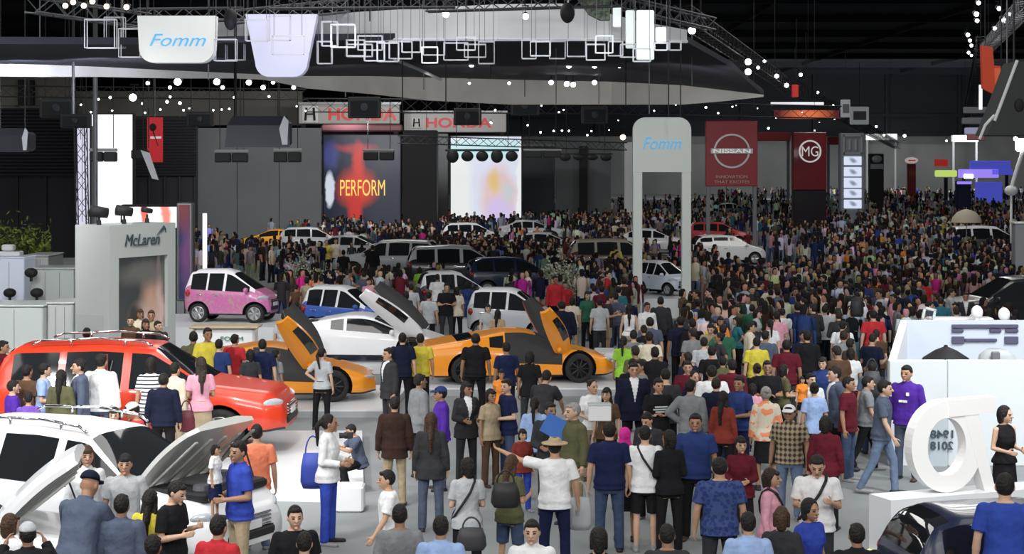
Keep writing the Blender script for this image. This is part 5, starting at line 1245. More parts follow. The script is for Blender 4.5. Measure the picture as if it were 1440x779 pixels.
m = MB(); m.tube([Vector((x * k, -.03, -y * k)) for x, y in ((15, -55), (-7, 4), (-17, 30))], .045, 8); m.tube([Vector((x * k, -.03, -y * k)) for x, y in ((-17, 22), (-30, 36), (-38, 56))], .04, 8); m.build('white_edging', WHITEB, q)
MB().ell((18 * k, -.02, -8 * k), (.13, .04, .18)).build('dark_port', BLACKM, q, True); m = MB(); m.cyl((20 * k, .6, 50 * k), (20 * k, .6, 50 * k + 6), .03); m.build('hanging_wire', TRUSSD, q)
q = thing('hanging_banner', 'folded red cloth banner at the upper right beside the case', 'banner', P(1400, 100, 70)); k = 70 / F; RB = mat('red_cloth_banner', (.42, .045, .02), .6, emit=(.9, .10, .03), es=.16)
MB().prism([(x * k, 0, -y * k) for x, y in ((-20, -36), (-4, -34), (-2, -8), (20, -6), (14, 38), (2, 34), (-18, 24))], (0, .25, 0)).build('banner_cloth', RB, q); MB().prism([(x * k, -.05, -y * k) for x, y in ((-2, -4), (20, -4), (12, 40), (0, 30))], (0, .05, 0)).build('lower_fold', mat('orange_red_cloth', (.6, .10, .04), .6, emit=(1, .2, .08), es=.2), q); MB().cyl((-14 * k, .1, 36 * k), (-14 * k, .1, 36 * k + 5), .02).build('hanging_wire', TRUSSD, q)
q = thing('hanging_tube', 'upright white lit tube at the upper right below the red banner', 'lamp', P(1379, 154, 90)); MB().cyl((0, 0, 0), (0, 0, 1.3), .09, n=10).build('light_tube', mat('white_tube', (.8, .8, .8), .4, emit=(1, 1, 1), es=1.), q); MB().cyl((0, 0, 1.3), (0, 0, 6), .015, n=5).build('hanging_wire', TRUSSD, q)
q = thing('hanging_sign', 'pale lavender hanging sign stack at the right below the red banner', 'sign', P(1372, 170, 120)); k = 120 / F; LV = mat('lavender_sign', (.30, .32, .42), .5, emit=(.6, .65, 1), es=.25)
for y, w, mm in ((-15, 34, mat('grey_sign', (.25, .25, .3), .5)), (0, 38, mat('grey_sign', (.25, .25, .3), .5)), (14, 30, LV), (23, 24, mat('salmon_sign', (.5, .2, .2), .5))): MB().rbox((0, 0, -y * k), (w * k, .4, 9 * k), .04).build('sign_slat', mm, q)
MB().cyl((0, 0, 0), (0, 0, 6), .02, n=5).build('hanging_wire', TRUSSD, q)
q = thing('light_bar', 'long horizontal white lit bar above the red glow booth', 'lamp', P(1120, 146, 120)); k = 120 / F; MB().cyl((-36 * k, 0, 0), (38 * k, 0, 0), .13, n=10).build('light_tube', mat('bar_lit', (.6, .6, .6), .4, emit=(.85, .85, .9), es=.7), q); MB().cyl((0, 0, 0), (0, 0, 6), .02, n=5).build('hanging_wire', TRUSSD, q)
q = thing('glow_header', 'wide dark red header glowing orange in the middle', 'sign', P(1134, 161, 125)); k = 125 / F
gm = led_mat('led_ember', .7, (.12, .006, .008), [(.1, .0, 1.2, .5, (1, .22, .08), .2)]); MB().rbox((0, .2, 0), (94 * k, .4, 13 * k), .05).build('header_board', BLACKM, q); MB().box((0, -.02, 0), (92 * k, .05, 12 * k)).build('display', gm, q); MB().cyl((0, .2, 0), (0, .2, 6), .03).build('hanging_wire', TRUSSD, q)
q = thing('hanging_sign', 'small pink red lit sign on the receding truss', 'sign', P(1118, 128, 116)); MB().rbox((0, 0, 0), (.45, .2, .85), .04).build('sign_box', REDL, q); MB().cyl((0, 0, .4), (0, 0, 3), .02, n=5).build('hanging_wire', TRUSSD, q)
for x0, x1, y0, y1, Y, lb in ((1183, 1196, 140, 165, 140, 'white square lit panel at the end of the glow header'), (1196, 1222, 150, 175, 160, 'grey lit sign box right of the glow header')):
    k = Y / F; q = thing('hanging_sign', lb, 'sign', P((x0 + x1) / 2, (y0 + y1) / 2, Y)); MB().rbox((0, .2, 0), ((x1 - x0) * k, .4, (y1 - y0) * k), .05).build('sign_box', mat('sign_pale', (.40, .40, .44), .5, emit=(.8, .85, .9), es=.15), q); MB().rbox((0, -.02, 0), ((x1 - x0) * k * .7, .06, (y1 - y0) * k * .5), .02).build('sign_panel', mat('grey_sign', (.25, .25, .3), .5), q); MB().cyl((0, .2, 0), (0, .2, 5), .02, n=5).build('hanging_wire', TRUSSD, q)
q = thing('white_mast', 'white curved light mast at the right edge', 'lamp', P(1416, 268, 80)); k = 80 / F; m = MB(); m.tube([Vector((x * k, 0, -y * k)) for x, y in ((4, 4), (14, -30), (20, -48), (26, -70))], .10, 8); m.build('mast_tube', WHITEB, q); m = MB(); m.ell((6 * k, 0, 0), (.32, .2, .25)); m.cyl((6 * k, 0, 0), (6 * k, 0, -P(1416, 268, 80).z), .06); m.build('mast_base', WHITEB, q, True); MB().rbox((20 * k, 0, 64 * k), (.5, .3, .6), .08).build('lamp_head', LAMPON, q)
q = thing('mast', 'thin grey mast standing before the tall white screen', 'mast', (XW(134, 72), 72, 0)); MB().cyl((0, 0, 0), (0, 0, 15), .11, .09, 10).build('mast_tube', mat('mast_grey', (.10, .11, .11), .5), q); MB().cyl((0, 0, 0), (0, 0, .1), .3, .25, 14).build('base', BLACKM, q)
q = thing('hanging_fitting', 'black cylinder lamp hanging at the top beside the green net', 'lamp', P(798, 18, 46)); MB().ell((0, 0, 0), (.2, .2, .28)).build('lamp_head', BLACKM, q, True); MB().cyl((0, 0, 0), (.15, 0, 3), .02, n=5).build('hanging_wire', WHITEB, q)
q = thing('hanging_fitting', 'black cylinder lamp hanging right of the lettered banner', 'lamp', P(324, 27, 46)); MB().ell((0, 0, 0), (.18, .18, .3)).build('lamp_head', BLACKM, q, True); MB().cyl((0, 0, 0), (0, 0, 3), .02, n=5).build('hanging_wire', TRUSSD, q)
# loose cables
for i, (x, y1, Y) in enumerate(((56, 82, 62), (103, 160, 60), (153, 96, 66), (172, 100, 66), (209, 208, 70), (216, 165, 72), (293, 112, 64), (331, 165, 56), (393, 210, 76), (486, 136, 80), (566, 170, 58), (566, 60, 66), (596, 126, 74), (627, 155, 56), (656, 176, 86), (674, 176, 84), (690, 110, 70), (738, 136, 74), (782, 146, 60), (842, 146, 70), (880, 150, 62), (913, 160, 58), (940, 163, 55), (957, 164, 58), (973, 120, 62), (1060, 150, 84), (1408, 190, 60), (1416, 180, 56))):
    zb = ZW(y1, Y); q = tag(MB().cyl((0, 0, 0), (0, 0, 18 - zb), .022 + (.03 if i in (1, 7) else 0), n=6).build('hanging_cable', TRUSSD if i % 3 else STEEL), 'thin cable hanging from the dark ceiling rig', 'cable', 'loose hanging cables'); q.location = (XW(x, Y), Y, zb)
# ================================================================= cars on show
WHT = (.80, .81, .83); ORG = (.86, .30, .015); REDC = (.60, .042, .014); SIL = (.36, .37, .38); DK = (.02, .021, .025); NVY = (.012, .02, .055)
def cx(x, Y): return XW(x, Y)
everest = car('suv', 'big orange red suv with roof rails on the white platform', (XW(206, 31), 31, .14), -2, REDC, rails=True); everest.scale = (1.08, 1.08, 1.08)
m = MB(); m.rbox((1.02, -.94, 1.0), (.30, .02, .10), .01); m.build('chrome_vent', CHROME, everest)
m = MB(); m.box((-.5, -.80, 1.38), (.12, .05, .55)); m.box((-.5, .80, 1.38), (.12, .05, .55)); m.build('door_pillar', mat('maroon_pillar', (.16, .02, .02), .4), everest)
suv = car('suv', 'white suv with raised bonnet in the lower left corner', (-5.5, 23.0, 0), -28, WHT, rails=True)
# raised bonnet with ribbed underside, engine bay, prop
def bonnet(root, hx, hz, w, L, ang, col, name='bonnet', thick=.06):
    M4 = Matrix.Translation((hx, 0, hz)) @ Matrix.Rotation(math.radians(-ang), 4, 'Y'); m = MB(); n = 10; rings = []
    for i in range(n + 1):
        u = i / n; ww = w * (1 - .16 * u * u - (.12 if i == n else 0)); z = .10 * math.sin(math.pi * u * .8)
        rings.append([M4 @ Vector((L * u, -ww, z - .03)), M4 @ Vector((L * u, -ww * .5, z + .02)), M4 @ Vector((L * u, ww * .5, z + .02)), M4 @ Vector((L * u, ww, z - .03)), M4 @ Vector((L * u, ww, z - .03 - thick)), M4 @ Vector((L * u, -ww, z - .03 - thick))])
    m.loft(rings); b = m.build(name, PAINT, root); b.color = (*col, 1); m = MB()
    for k in range(5):
        y = (k - 2) * w * .38; m.rbox(M4 @ Vector((L * .5, y, -.06 - thick)), (L * .82, .07, .03), .01, rot=M4.to_3x3())
    m.build('stiffening_rib', mat('primer_grey', (.42, .43, .41), .5), b)
    s = MB(); s.cyl(M4 @ Vector((L * .7, w * .8, -.1)), (hx + L * .75, w * .8, hz - .05), .012, n=6); s.build('prop_rod', TRIM, root); return b
bonnet(suv, 1.12, 1.16, .78, 1.22, 40, (.62, .63, .60))
m = MB(); m.rbox((1.75, 0, 1.10), (.95, 1.35, .12), .03); m.build('engine_bay', BLACKM, suv); m = MB(); m.rbox((1.7, 0, 1.17), (.6, .5, .08), .03); m.cyl((1.6, .5, 1.1), (1.6, .5, 1.22), .1, .1, 12); m.cyl((2., -.45, 1.1), (2., -.45, 1.22), .12, .1, 12); m.build('engine_cover', mat('engine_grey', (.10, .10, .11), .5), suv)
# second white car whose raised bonnet shows at the lower left
wc = car('suv', 'white car with a raised bonnet at the bottom left edge', (-7.1, 19.6, 0), 10, WHT)
bonnet(wc, 1.12, 1.16, .78, 1.22, 38, WHT)
o1 = car('sport', 'orange coupe with raised wing doors behind the red suv', (XW(385, 37.8), 37.6, .16), 5, ORG, opts=('open',), rim='dark')
for sg in (-1, 1): gull_door(o1, (1.02, sg * .86, .74), 1.5, .46, 62, 34, ORG, sg)
w1 = car('sport', 'white sports coupe with raised wing doors', (XW(512, 44.8), 44.8, .18), -3, WHT, rim='dark')
for sg in (-1, 1): gull_door(w1, (1.55, sg * .80, .70), 1.9, .42, 44, 30, WHT, sg)
o2 = car('sport', 'orange sports car with raised wing doors in the middle', (XW(727, 40.6), 40.6, .18), 7, ORG, opts=('open',), rim='dark')
for sg, c in ((-1, ORG), (1, (.55, .05, .02))): gull_door(o2, (1.05, sg * .86, .72), 1.4, .40, 66, 36, c, sg)
pink = car('tiny', 'small pink flowered car with white roof on the white platform', (XW(327, 51), 51, .60), -10, (.60, .20, .40), opts=('roof',), roofcol=(.82, .80, .84), bodymat=PINKP)
def upto(label, kind, x, yroof, z0=0, **k):
    h = {'suv': 1.83, 'hatch': 1.55, 'sedan': 1.46, 'tiny': 1.57, 'sport': 1.2}[kind]; Y = F * (CH - h - z0) / (yroof - HY)
    rz = k.pop('rz', 0); col = k.pop('col')
    if z0 > .1:
        q = thing('car_platform', 'low grey platform under the ' + label, 'platform', (XW(x, Y), Y, 0)); MB().rbox((0, 0, z0 / 2), (5.4, 3.2, z0), .05).build('platform_base', GREYP, q); MB().box((0, 0, z0 - .005), (5.2, 3.0, .02)).build('platform_top', STG, q)
    return car(kind, label, (XW(x, Y), Y, z0 + .005), rz, col, **k)
BLU = (.05, .12, .45)
upto('small blue car with white roof behind the white coupe', 'tiny', 488, 401, rz=-22, col=BLU, opts=('roof',), roofcol=WHT)
upto('small white car inside the tall white arch', 'tiny', 934, 383, z0=.0, rz=-50, col=(.7, .74, .8), opts=('roof',), roofcol=WHT) if False else None
a = car('tiny', 'small white and blue car on the stand inside the arch', (XW(934, 60), 60.2, ZW(421, 58.2) + .025), -52, (.62, .70, .82), opts=('roof',), roofcol=WHT); a.scale = (.76, .76, .76)
upto('small dark car with white roof behind the blue dressed person', 'tiny', 640, 380, rz=12, col=(.05, .055, .07), opts=('roof',), roofcol=WHT)
upto('small pale car with white roof behind the orange sports car', 'tiny', 722, 404, rz=-14, col=(.55, .58, .62), opts=('roof',), roofcol=WHT)
upto('silver suv behind the person in black', 'suv', 545, 336, rz=172, col=SIL)
upto('black suv with pale roof right of the silver suv', 'suv', 652, 344, rz=6, col=DK, opts=('roof',), roofcol=(.5, .51, .52))
upto('yellow orange coupe in front of the grey partition', 'sport', 388, 322, rz=174, col=(.75, .32, .02))
upto('red sports car below the black booth block, left of two', 'sport', 574, 299, z0=.5, rz=10, col=(.55, .02, .02))
upto('red sports car below the black booth block, right of two', 'sport', 618, 291, z0=.5, rz=-6, col=(.6, .025, .02))
upto('white hatchback below the pastel screen', 'hatch', 664, 313, rz=8, col=WHT)
upto('white rally car on a stand far behind the crowd', 'hatch', 768, 271, z0=1.0, rz=0, col=(.7, .72, .76))
upto('blue and white car beside the far rally car', 'sedan', 815, 278, z0=.8, rz=5, col=(.12, .16, .5))
upto('navy hatchback behind the blossom tree', 'hatch', 722, 361, rz=12, col=NVY)
upto('silver sedan left of the navy hatchback in the far crowd', 'sedan', 770, 326, rz=-6, col=(.45, .46, .47))
upto('pale grey sedan further behind, below the pastel screen', 'sedan', 748, 309, rz=3, col=(.5, .52, .55))
upto('dark brown suv left of the arch sign', 'suv', 872, 335, rz=4, col=(.05, .03, .02), opts=('roof',), roofcol=(.32, .29, .24))
upto('white sedan seen through the arch', 'sedan', 917, 321, rz=-8, col=WHT)
upto('white hatchback with open bonnet between the red sign posts', 'hatch', 1022, 330, rz=10, col=WHT)
upto('dark sedan seen between the red sign posts, farther back', 'sedan', 1028, 285, rz=5, col=(.10, .12, .12), opts=('roof',), roofcol=(.4, .42, .42))
upto('red hatchback between the red sign posts', 'hatch', 1012, 312, rz=-10, col=(.5, .04, .05))
upto('black suv at the right edge behind the white stand', 'suv', 1424, 387, rz=-172, col=(.015, .016, .018))
upto('white topped van like car near the right edge', 'suv', 1392, 317, rz=2, col=(.08, .085, .09), opts=('roof',), roofcol=WHT)
upto('silver car behind the yellow shirted people', 'sedan', 500, 330, rz=-7, col=SIL)
upto('small white car left of the yellow coupe', 'hatch', 440, 319, rz=4, col=(.55, .56, .57))
nv = car('hatch', 'dark navy car at the bottom right before the white plinth', (XW(1478, 19.5), 19.5, 0), 8, NVY); nv.scale = (.95, .93, .93)
# ================================================================= people the photograph shows one by one
def pp(x, yh, rot, pose, sex, top, tcol, bot, bcol, hair, h, label, z=0., Y=None, **k):
    """x, yh: pixel column and top of the head in the photograph; h: height in metres."""
    if Y is None: Y = F * (CH - h - z) / (yh - HY)
    else: h = CH - z - (yh - HY) * Y / F
    return person(XW(x, Y), Y, rot, pose, sex, top, tcol, bot, bcol, hair, k.pop('hcol', 'blackhair'), h, ('' if 'child in' in label and 'carrying' not in label and 'holding' not in label else 'person ') + label, z=z, **k)
L = 'tee'
# --- lower left, around the white suv
pp(176, 640, 8, 'stand', 'm', 'tee', 'lightgrey', 'trousers', 'jeans', 'fringe', 1.72, 'in light grey t-shirt facing us beside the white suv')
pp(171, 697, 178, 'stand', 'm', 'jacket', 'slate', 'trousers', 'slate', 'thin', 1.72, 'with thinning hair in slate suit jacket, back turned, below the grey t-shirt')
pp(106, 664, 165, 'lean', 'm', 'long', 'slate', 'trousers', 'charcoal', 'none', 1.74, 'in slate jacket and dark cap leaning over the white bonnet', hat='cap', hatcol='darknavy', Y=18.25)
pp(39, 737, 200, 'photo', 'm', 'jacket', 'black', 'trousers', 'black', 'short', 1.68, 'in grey cap and black jacket at the bottom left corner', hat='cap', hatcol='lightgrey')
pp(14, 724, 150, 'stand', 'f', 'blouse', 'white', 'trousers', 'jeans', 'bob', 1.62, 'with brown bob in white blouse at the lower left edge', hcol='brownhair')
pp(211, 690, 172, 'stand', 'f', 'tee', 'yellow', 'trousers', 'jeans', 'long', 1.62, 'with long black hair in yellow top beside the slate suit')
pp(243, 677, 70, 'phone', 'm', 'tee', 'black', 'trousers', 'black', 'short', 1.74, 'in black t-shirt looking down, beside the yellow top')
pp(307, 727, 160, 'stand', 'm', 'polo', 'red', 'trousers', 'jeans', 'short', 1.70, 'in red polo at the bottom, in front of the white suv bumper')
pp(215, 754, 175, 'stand', 'm', 'tee', 'charcoal', 'trousers', 'black', 'fringe', 1.66, 'cut off by the bottom edge in charcoal below the black t-shirt')
pp(336, 622, -60, 'hold', 'm', 'polo', 'royal', 'trousers', 'khaki', 'short', 1.74, 'in royal blue polo holding a small child by the white suv', skin=2, Y=21.1)
pp(303, 626, 75, 'stand', 'f', 'tee', 'white', 'skirt', 'navy', 'bob', .95, 'small child in white top carried by the royal blue polo', z=.95, Y=20.95)
pp(361, 598, 185, 'stand', 'm', 'tee', 'coral', 'trousers', 'palejeans', 'short', 1.70, 'in coral orange t-shirt, back turned, by the red suv wheel')
pp(122, 628, 20, 'stand', 'f', 'long', 'white', 'trousers', 'jeans', 'long', 1.66, 'with long brown hair in white by the white suv windscreen', hcol='brownhair', Y=21.2)
pp(161, 574, 5, 'stand', 'f', 'blouse', 'cream', 'skirt', 'black', 'long', 1.64, 'smiling in cream blouse with long hair behind the white suv')
pp(191, 567, -70, 'phone', 'm', 'tee', 'red', 'trousers', 'jeans', 'short', 1.72, 'in white cap and red t-shirt behind the white suv', hat='cap', hatcol='white')
pp(230, 526, 178, 'stand', 'm', 'long', 'darknavy', 'trousers', 'black', 'short', 1.74, 'in dark navy shirt, back turned, before the red suv front door', Y=28.3, wide=1.08, z=.155)
pp(282, 503, 200, 'hold', 'f', 'blouse', 'pink', 'skirt', 'khaki', 'long', 1.72, 'with long brown hair in pink blouse beside the red suv fender', hcol='darkhair', Y=29.2, z=.155)
pp(212, 504, 185, 'stand', 'f', 'tee', 'white', 'trousers', 'black', 'bob', 1.70, 'in black and white striped t-shirt at the red suv door', Y=29.4, z=.155, pr='stripe')
pp(246, 511, 150, 'stand', 'm', 'long', 'cream', 'trousers', 'khaki', 'short', 1.70, 'in cream shirt between striped t-shirt and pink blouse', Y=29.5, z=.155)
pp(142, 499, 170, 'stand', 'm', 'long', 'white', 'trousers', 'slate', 'short', 1.76, 'in bright white shirt, back turned, at the red suv rear door', Y=29.3, z=.155, wide=1.08)
pp(112, 506, -75, 'stand', 'm', 'jacket', 'slate', 'trousers', 'charcoal', 'short', 1.74, 'in slate suit side-on left of the bright white shirt', Y=28.9, z=.155)
pp(86, 521, 175, 'stand', 'f', 'long', 'olive', 'trousers', 'black', 'long', 1.66, 'with long hair in dark olive, back turned, left of the slate suit', Y=28.6, z=.155)
pp(62, 512, 100, 'hold', 'm', 'tee', 'skyblue', 'trousers', 'jeans', 'short', 1.70, 'in sky blue t-shirt by the red suv rear window', Y=29.2, z=.155)
pp(38, 514, 160, 'stand', 'm', 'tee', 'brown', 'trousers', 'black', 'short', 1.72, 'in brown t-shirt near the red suv rear corner', Y=29.2, z=.155)
pp(18, 536, 120, 'stand', 'm', 'tee', 'purple', 'trousers', 'black', 'short', 1.62, 'in purple t-shirt at the left edge above the white roof')
pp(40, 552, 190, 'stand', 'f', 'tee', 'violet', 'trousers', 'jeans', 'fringe', 1.5, 'short, in violet t-shirt above the white suv roof rail')
pp(4, 480, 90, 'stand', 'm', 'long', 'maroon', 'trousers', 'black', 'short', 1.75, 'in maroon at the left edge behind the red suv', Y=33.6)
pp(122, 462, 180, 'stand', 'm', 'tee', 'black', 'trousers', 'black', 'short', 1.70, 'of whom only dark hair shows above the red suv roof', Y=36.0)
for i, (x, y, c, hc, w) in enumerate(((184, 445, 'brown', 'darkhair', 'brown'), (197, 435, 'cream', 'brownhair', 'cream'), (213, 437, 'khaki', 'brownhair', 'khaki'), (205, 449, 'black', 'darkhair', 'black'), (222, 452, 'charcoal', 'blackhair', 'charcoal'))):
    pp(x, y, (-20, 10, -15, 5, 30)[i], 'hold', 'f' if i % 2 else 'm', 'long', c, 'trousers', 'black', 'bob' if i % 2 else 'short', 1.7, 'in %s in the huddle before the booth tower screen' % w, Y=(40.2, 41.3, 40.6, 39.2, 39.6)[i], hcol=hc)
# --- behind the red suv
pp(272, 467, 190, 'stand', 'm', 'long', 'olive', 'trousers', 'black', 'short', 1.72, 'in olive shirt, back turned, above the red suv windscreen', Y=35.2)
pp(308, 478, 170, 'stand', 'm', 'tee', 'indigo', 'trousers', 'black', 'short', 1.68, 'in indigo t-shirt behind the red suv bonnet')
pp(330, 471, 160, 'stand', 'm', 'tee', 'red', 'trousers', 'jeans', 'short', 1.70, 'in red t-shirt behind the red suv bonnet')
pp(369, 478, 185, 'stand', 'm', 'polo', 'navy', 'trousers', 'black', 'short', 1.70, 'in navy polo before the raised orange door, behind the red suv', Y=34.4)
pp(388, 492, 140, 'stand', 'f', 'tee', 'grey', 'trousers', 'jeans', 'tail', 1.62, 'in grey t-shirt beside the rear wing door of the orange coupe', Y=34.6)
pp(352, 492, 200, 'stand', 'f', 'tee', 'charcoal', 'trousers', 'black', 'bob', 1.60, 'in charcoal t-shirt right of the red t-shirt behind the red suv', Y=34.0)
pp(292, 462, 30, 'stand', 'm', 'tee', 'yellow', 'trousers', 'black', 'short', 1.68, 'in yellow t-shirt by the white reception desk', Y=35.0)
pp(453, 490, 165, 'hip', 'f', 'blouse', 'lightgrey', 'slim', 'black', 'tail', 1.64, 'with black ponytail, grey top and black trousers on the platform', Y=34.0)
# --- the open floor, centre left
pp(462, 584, 78, 'hold', 'f', 'long', 'white', 'trousers', 'royal', 'tail', 1.79, 'in white blouse and wide royal blue trousers standing alone')
pp(506, 577, -70, 'squat', 'm', 'tee', 'slate', 'trousers', 'black', 'short', 1.80, 'crouching with a camera at the edge of the platform', Y=27.4)
pp(555, 559, 182, 'stand', 'm', 'jacket', 'darkbrown', 'trousers', 'khaki', 'short', 1.68, 'in dark brown jacket and khaki trousers, back turned')
pp(606, 581, 180, 'stand', 'f', 'jacket', 'charcoal', 'trousers', 'slate', 'long', 1.70, 'in dark trouser suit with long brown hair, back turned', hcol='brownhair')
pp(590, 527, 120, 'stand', 'm', 'jacket', 'grey', 'trousers', 'charcoal', 'short', 1.74, 'in grey jacket beside the purple jacket')
pp(620, 545, -80, 'stand', 'm', 'long', 'purple', 'trousers', 'slate', 'short', 1.66, 'in purple jacket and blue cap behind the dark trouser suit', hat='cap', hatcol='indigo')
pp(656, 538, 25, 'hold', 'f', 'jacket', 'charcoal', 'trousers', 'charcoal', 'long', 1.66, 'with long hair in charcoal suit facing us, holding papers')
pp(713, 534, -65, 'hold', 'm', 'tee', 'navy', 'trousers', 'jeans', 'short', 1.72, 'in navy t-shirt and jeans talking to the charcoal suit')
pp(690, 548, 40, 'stand', 'f', 'tee', 'khaki', 'trousers', 'brown', 'bob', 1.58, 'in khaki top between the charcoal suit and navy t-shirt')
pp(547, 490, -60, 'stand', 'm', 'jacket', 'charcoal', 'trousers', 'charcoal', 'short', 1.74, 'in charcoal suit by the orange coupe nose')
pp(566, 469, 180, 'stand', 'm', 'polo', 'darknavy', 'trousers', 'black', 'short', 1.76, 'in dark navy polo, back turned, left of the yellow shirt')
pp(591, 470, 185, 'stand', 'm', 'tee', 'yellow', 'trousers', 'black', 'short', 1.70, 'in mustard yellow shirt by the tail of orange sports car', wide=1.05)
pp(669, 470, 180, 'stand', 'm', 'polo', 'black', 'trousers', 'black', 'short', 1.74, 'broad, in black polo before the middle of orange sports car', wide=1.12)
pp(712, 482, 200, 'stand', 'm', 'tee', 'navy', 'trousers', 'black', 'short', 1.68, 'in navy t-shirt before the orange sports car cabin')
pp(745, 494, 170, 'stand', 'f', 'tee', 'black', 'trousers', 'charcoal', 'bob', 1.66, 'in black t-shirt with bob before the orange sports car door')
pp(762, 520, 160, 'lean', 'm', 'tee', 'charcoal', 'trousers', 'black', 'short', 1.72, 'in charcoal t-shirt bending towards the orange sports car')
pp(705, 520, 10, 'stand', 'f', 'dress', 'orange', 'none', 'black', 'bob', 1.30, 'child in orange dress before the orange sports car')
ST4 = pp(657, 645, 185, 'hold', 'f', 'tee', 'lightgrey', 'trousers', 'black', 'bob', 1.64, 'with black bob and camera bag, light grey t-shirt, back turned')
pp(548, 660, -80, 'walk', 'm', 'tee', 'white', 'shorts', 'slate', 'short', 1.60, 'young, in white t-shirt side-on left of the light grey back')
pp(562, 711, 185, 'stand', 'm', 'tee', 'grey', 'trousers', 'jeans', 'short', 1.68, 'in grey t-shirt, back turned, at the bottom below the white boy')
pp(620, 727, 175, 'stand', 'm', 'polo', 'skyblue', 'trousers', 'charcoal', 'short', 1.70, 'in sky blue shirt, back turned, at the bottom centre left')
pp(415, 713, 15, 'stand', 'm', 'tee', 'black', 'trousers', 'jeans', 'short', 1.68, 'in black t-shirt facing us alone at the bottom left')
pp(428, 750, 180, 'stand', 'm', 'tee', 'charcoal', 'trousers', 'black', 'fringe', 1.62, 'cut off by the bottom edge just before the lone black t-shirt')
# --- centre
pp(717, 641, 150, 'phone', 'f', 'tee', 'olive', 'shorts', 'jeans', 'long', 1.60, 'with brown hair, olive top and denim shorts left of the straw hat', hcol='brownhair')
pp(780, 617, 182, 'reachl', 'm', 'tee', 'white', 'trousers', 'navy', 'short', 1.72, 'in straw hat and white t-shirt stretching an arm out', hat='straw', hatcol='tan', wide=1.08)
pp(748, 733, -5, 'stand', 'm', 'polo', 'white', 'trousers', 'black', 'short', 1.68, 'whose face looks at us at the bottom centre')
pp(857, 595, 180, 'stand', 'm', 'polo', 'navy', 'trousers', 'jeans', 'short', 1.75, 'in navy polo and jeans, back turned, right of the straw hat', wide=1.08)
ST1 = pp(907, 600, 178, 'stand', 'm', 'tee', 'white', 'shorts', 'black', 'short', 1.70, 'in white t-shirt and black shorts with a shoulder strap')
pp(941, 606, 195, 'hold', 'f', 'long', 'black', 'trousers', 'black', 'bob', 1.66, 'all in black right of the white t-shirt and shorts')
pp(879, 602, 170, 'stand', 'f', 'long', 'charcoal', 'skirt', 'black', 'none', 1.58, 'in hot pink headscarf behind the navy polo', hat='hijab', hatcol='hotpink')
pp(806, 568, -60, 'stand', 'm', 'long', 'olive', 'trousers', 'khaki', 'thin', 1.78, 'older, grey haired, in olive shirt and shorts facing left', hcol='greyhair', skin=3, wide=1.08)
pp(774, 567, 5, 'hold', 'm', 'jacket', 'charcoal', 'trousers', 'charcoal', 'short', 1.72, 'in dark jacket holding a blue folder')
pp(833, 535, 10, 'hold', 'f', 'blouse', 'white', 'trousers', 'khaki', 'bun', 1.66, 'in white lace blouse carrying a white box')
pp(853, 546, -20, 'stand', 'f', 'tee', 'brown', 'trousers', 'black', 'long', 1.60, 'in brown top right of the white lace blouse')
pp(891, 511, 5, 'stand', 'm', 'jacket', 'darknavy', 'trousers', 'black', 'short', 1.80, 'in dark navy suit with white shirt facing us', wide=1.06)
PRT = pp(926, 533, 15, 'fold', 'm', 'tee', 'black', 'trousers', 'charcoal', 'short', 1.72, 'with folded arms in black printed t-shirt beside the navy suit')
pp(912, 580, -35, 'phone', 'm', 'jacket', 'charcoal', 'trousers', 'black', 'short', 1.60, 'short, in charcoal jacket looking down behind the white t-shirt')
pp(752, 560, 170, 'stand', 'f', 'tee', 'skyblue', 'trousers', 'jeans', 'tail', 1.60, 'in sky blue top just left of the blue folder')
pp(735, 604, 20, 'stand', 'f', 'tee', 'brick', 'trousers', 'royal', 'bob', 1.25, 'child in brick red top and blue trousers left of the blue folder')
pp(842, 744, 178, 'stand', 'f', 'tee', 'black', 'trousers', 'black', 'curly', 1.64, 'whose big dark hair is cut off at the bottom below the navy polo')
pp(938, 739, 180, 'stand', 'm', 'tee', 'charcoal', 'trousers', 'black', 'fringe', 1.64, 'whose dark hair is cut off at the bottom below the black outfit')
# --- right half of the floor
pp(978, 583, -8, 'stand', 'm', 'polo', 'indigo', 'trousers', 'black', 'short', 1.76, 'in buttoned indigo shirt walking towards us', skin=2, wide=1.08)
pp(1001, 515, 180, 'stand', 'm', 'tee', 'white', 'trousers', 'palejeans', 'short', 1.74, 'in plain white t-shirt, back turned, behind the indigo shirt', wide=1.1)
pp(1040, 530, -55, 'hold', 'm', 'polo', 'indigo', 'trousers', 'navy', 'short', 1.74, 'in dark blue polo with badge facing left', wide=1.06)
pp(1017, 551, 150, 'stand', 'f', 'long', 'brick', 'trousers', 'black', 'long', 1.60, 'in brick red top with long hair beside the dark blue polo')
pp(1077, 545, 182, 'stand', 'f', 'long', 'cream', 'skirt', 'black', 'bun', 1.66, 'in cream and orange flowered blouse, back turned', pr='floral', wide=1.08, hcol='greyhair')
pp(1110, 571, -20, 'stand', 'm', 'polo', 'khaki', 'trousers', 'palejeans', 'short', 1.68, 'in white cap and plaid shirt', hat='cap', hatcol='white', pr='plaid', skin=4, wide=1.1)
pp(1161, 586, 160, 'stand', 'f', 'long', 'maroon', 'trousers', 'black', 'bob', 1.64, 'in dark red blouse right of the plaid shirt', wide=1.05)
pp(1042, 615, -15, 'hold', 'f', 'long', 'maroon', 'skirt', 'black', 'long', 1.58, 'with long dark hair in maroon top facing us')
pp(1012, 645, 182, 'stand', 'm', 'tee', 'indigo', 'trousers', 'charcoal', 'short', 1.74, 'in indigo dotted t-shirt, broad back turned', pr='dots', wide=1.14)
ST3 = pp(1084, 660, 70, 'stand', 'f', 'long', 'pink', 'trousers', 'charcoal', 'bob', 1.62, 'in pale pink top side-on with dark hair', hcol='darkhair')
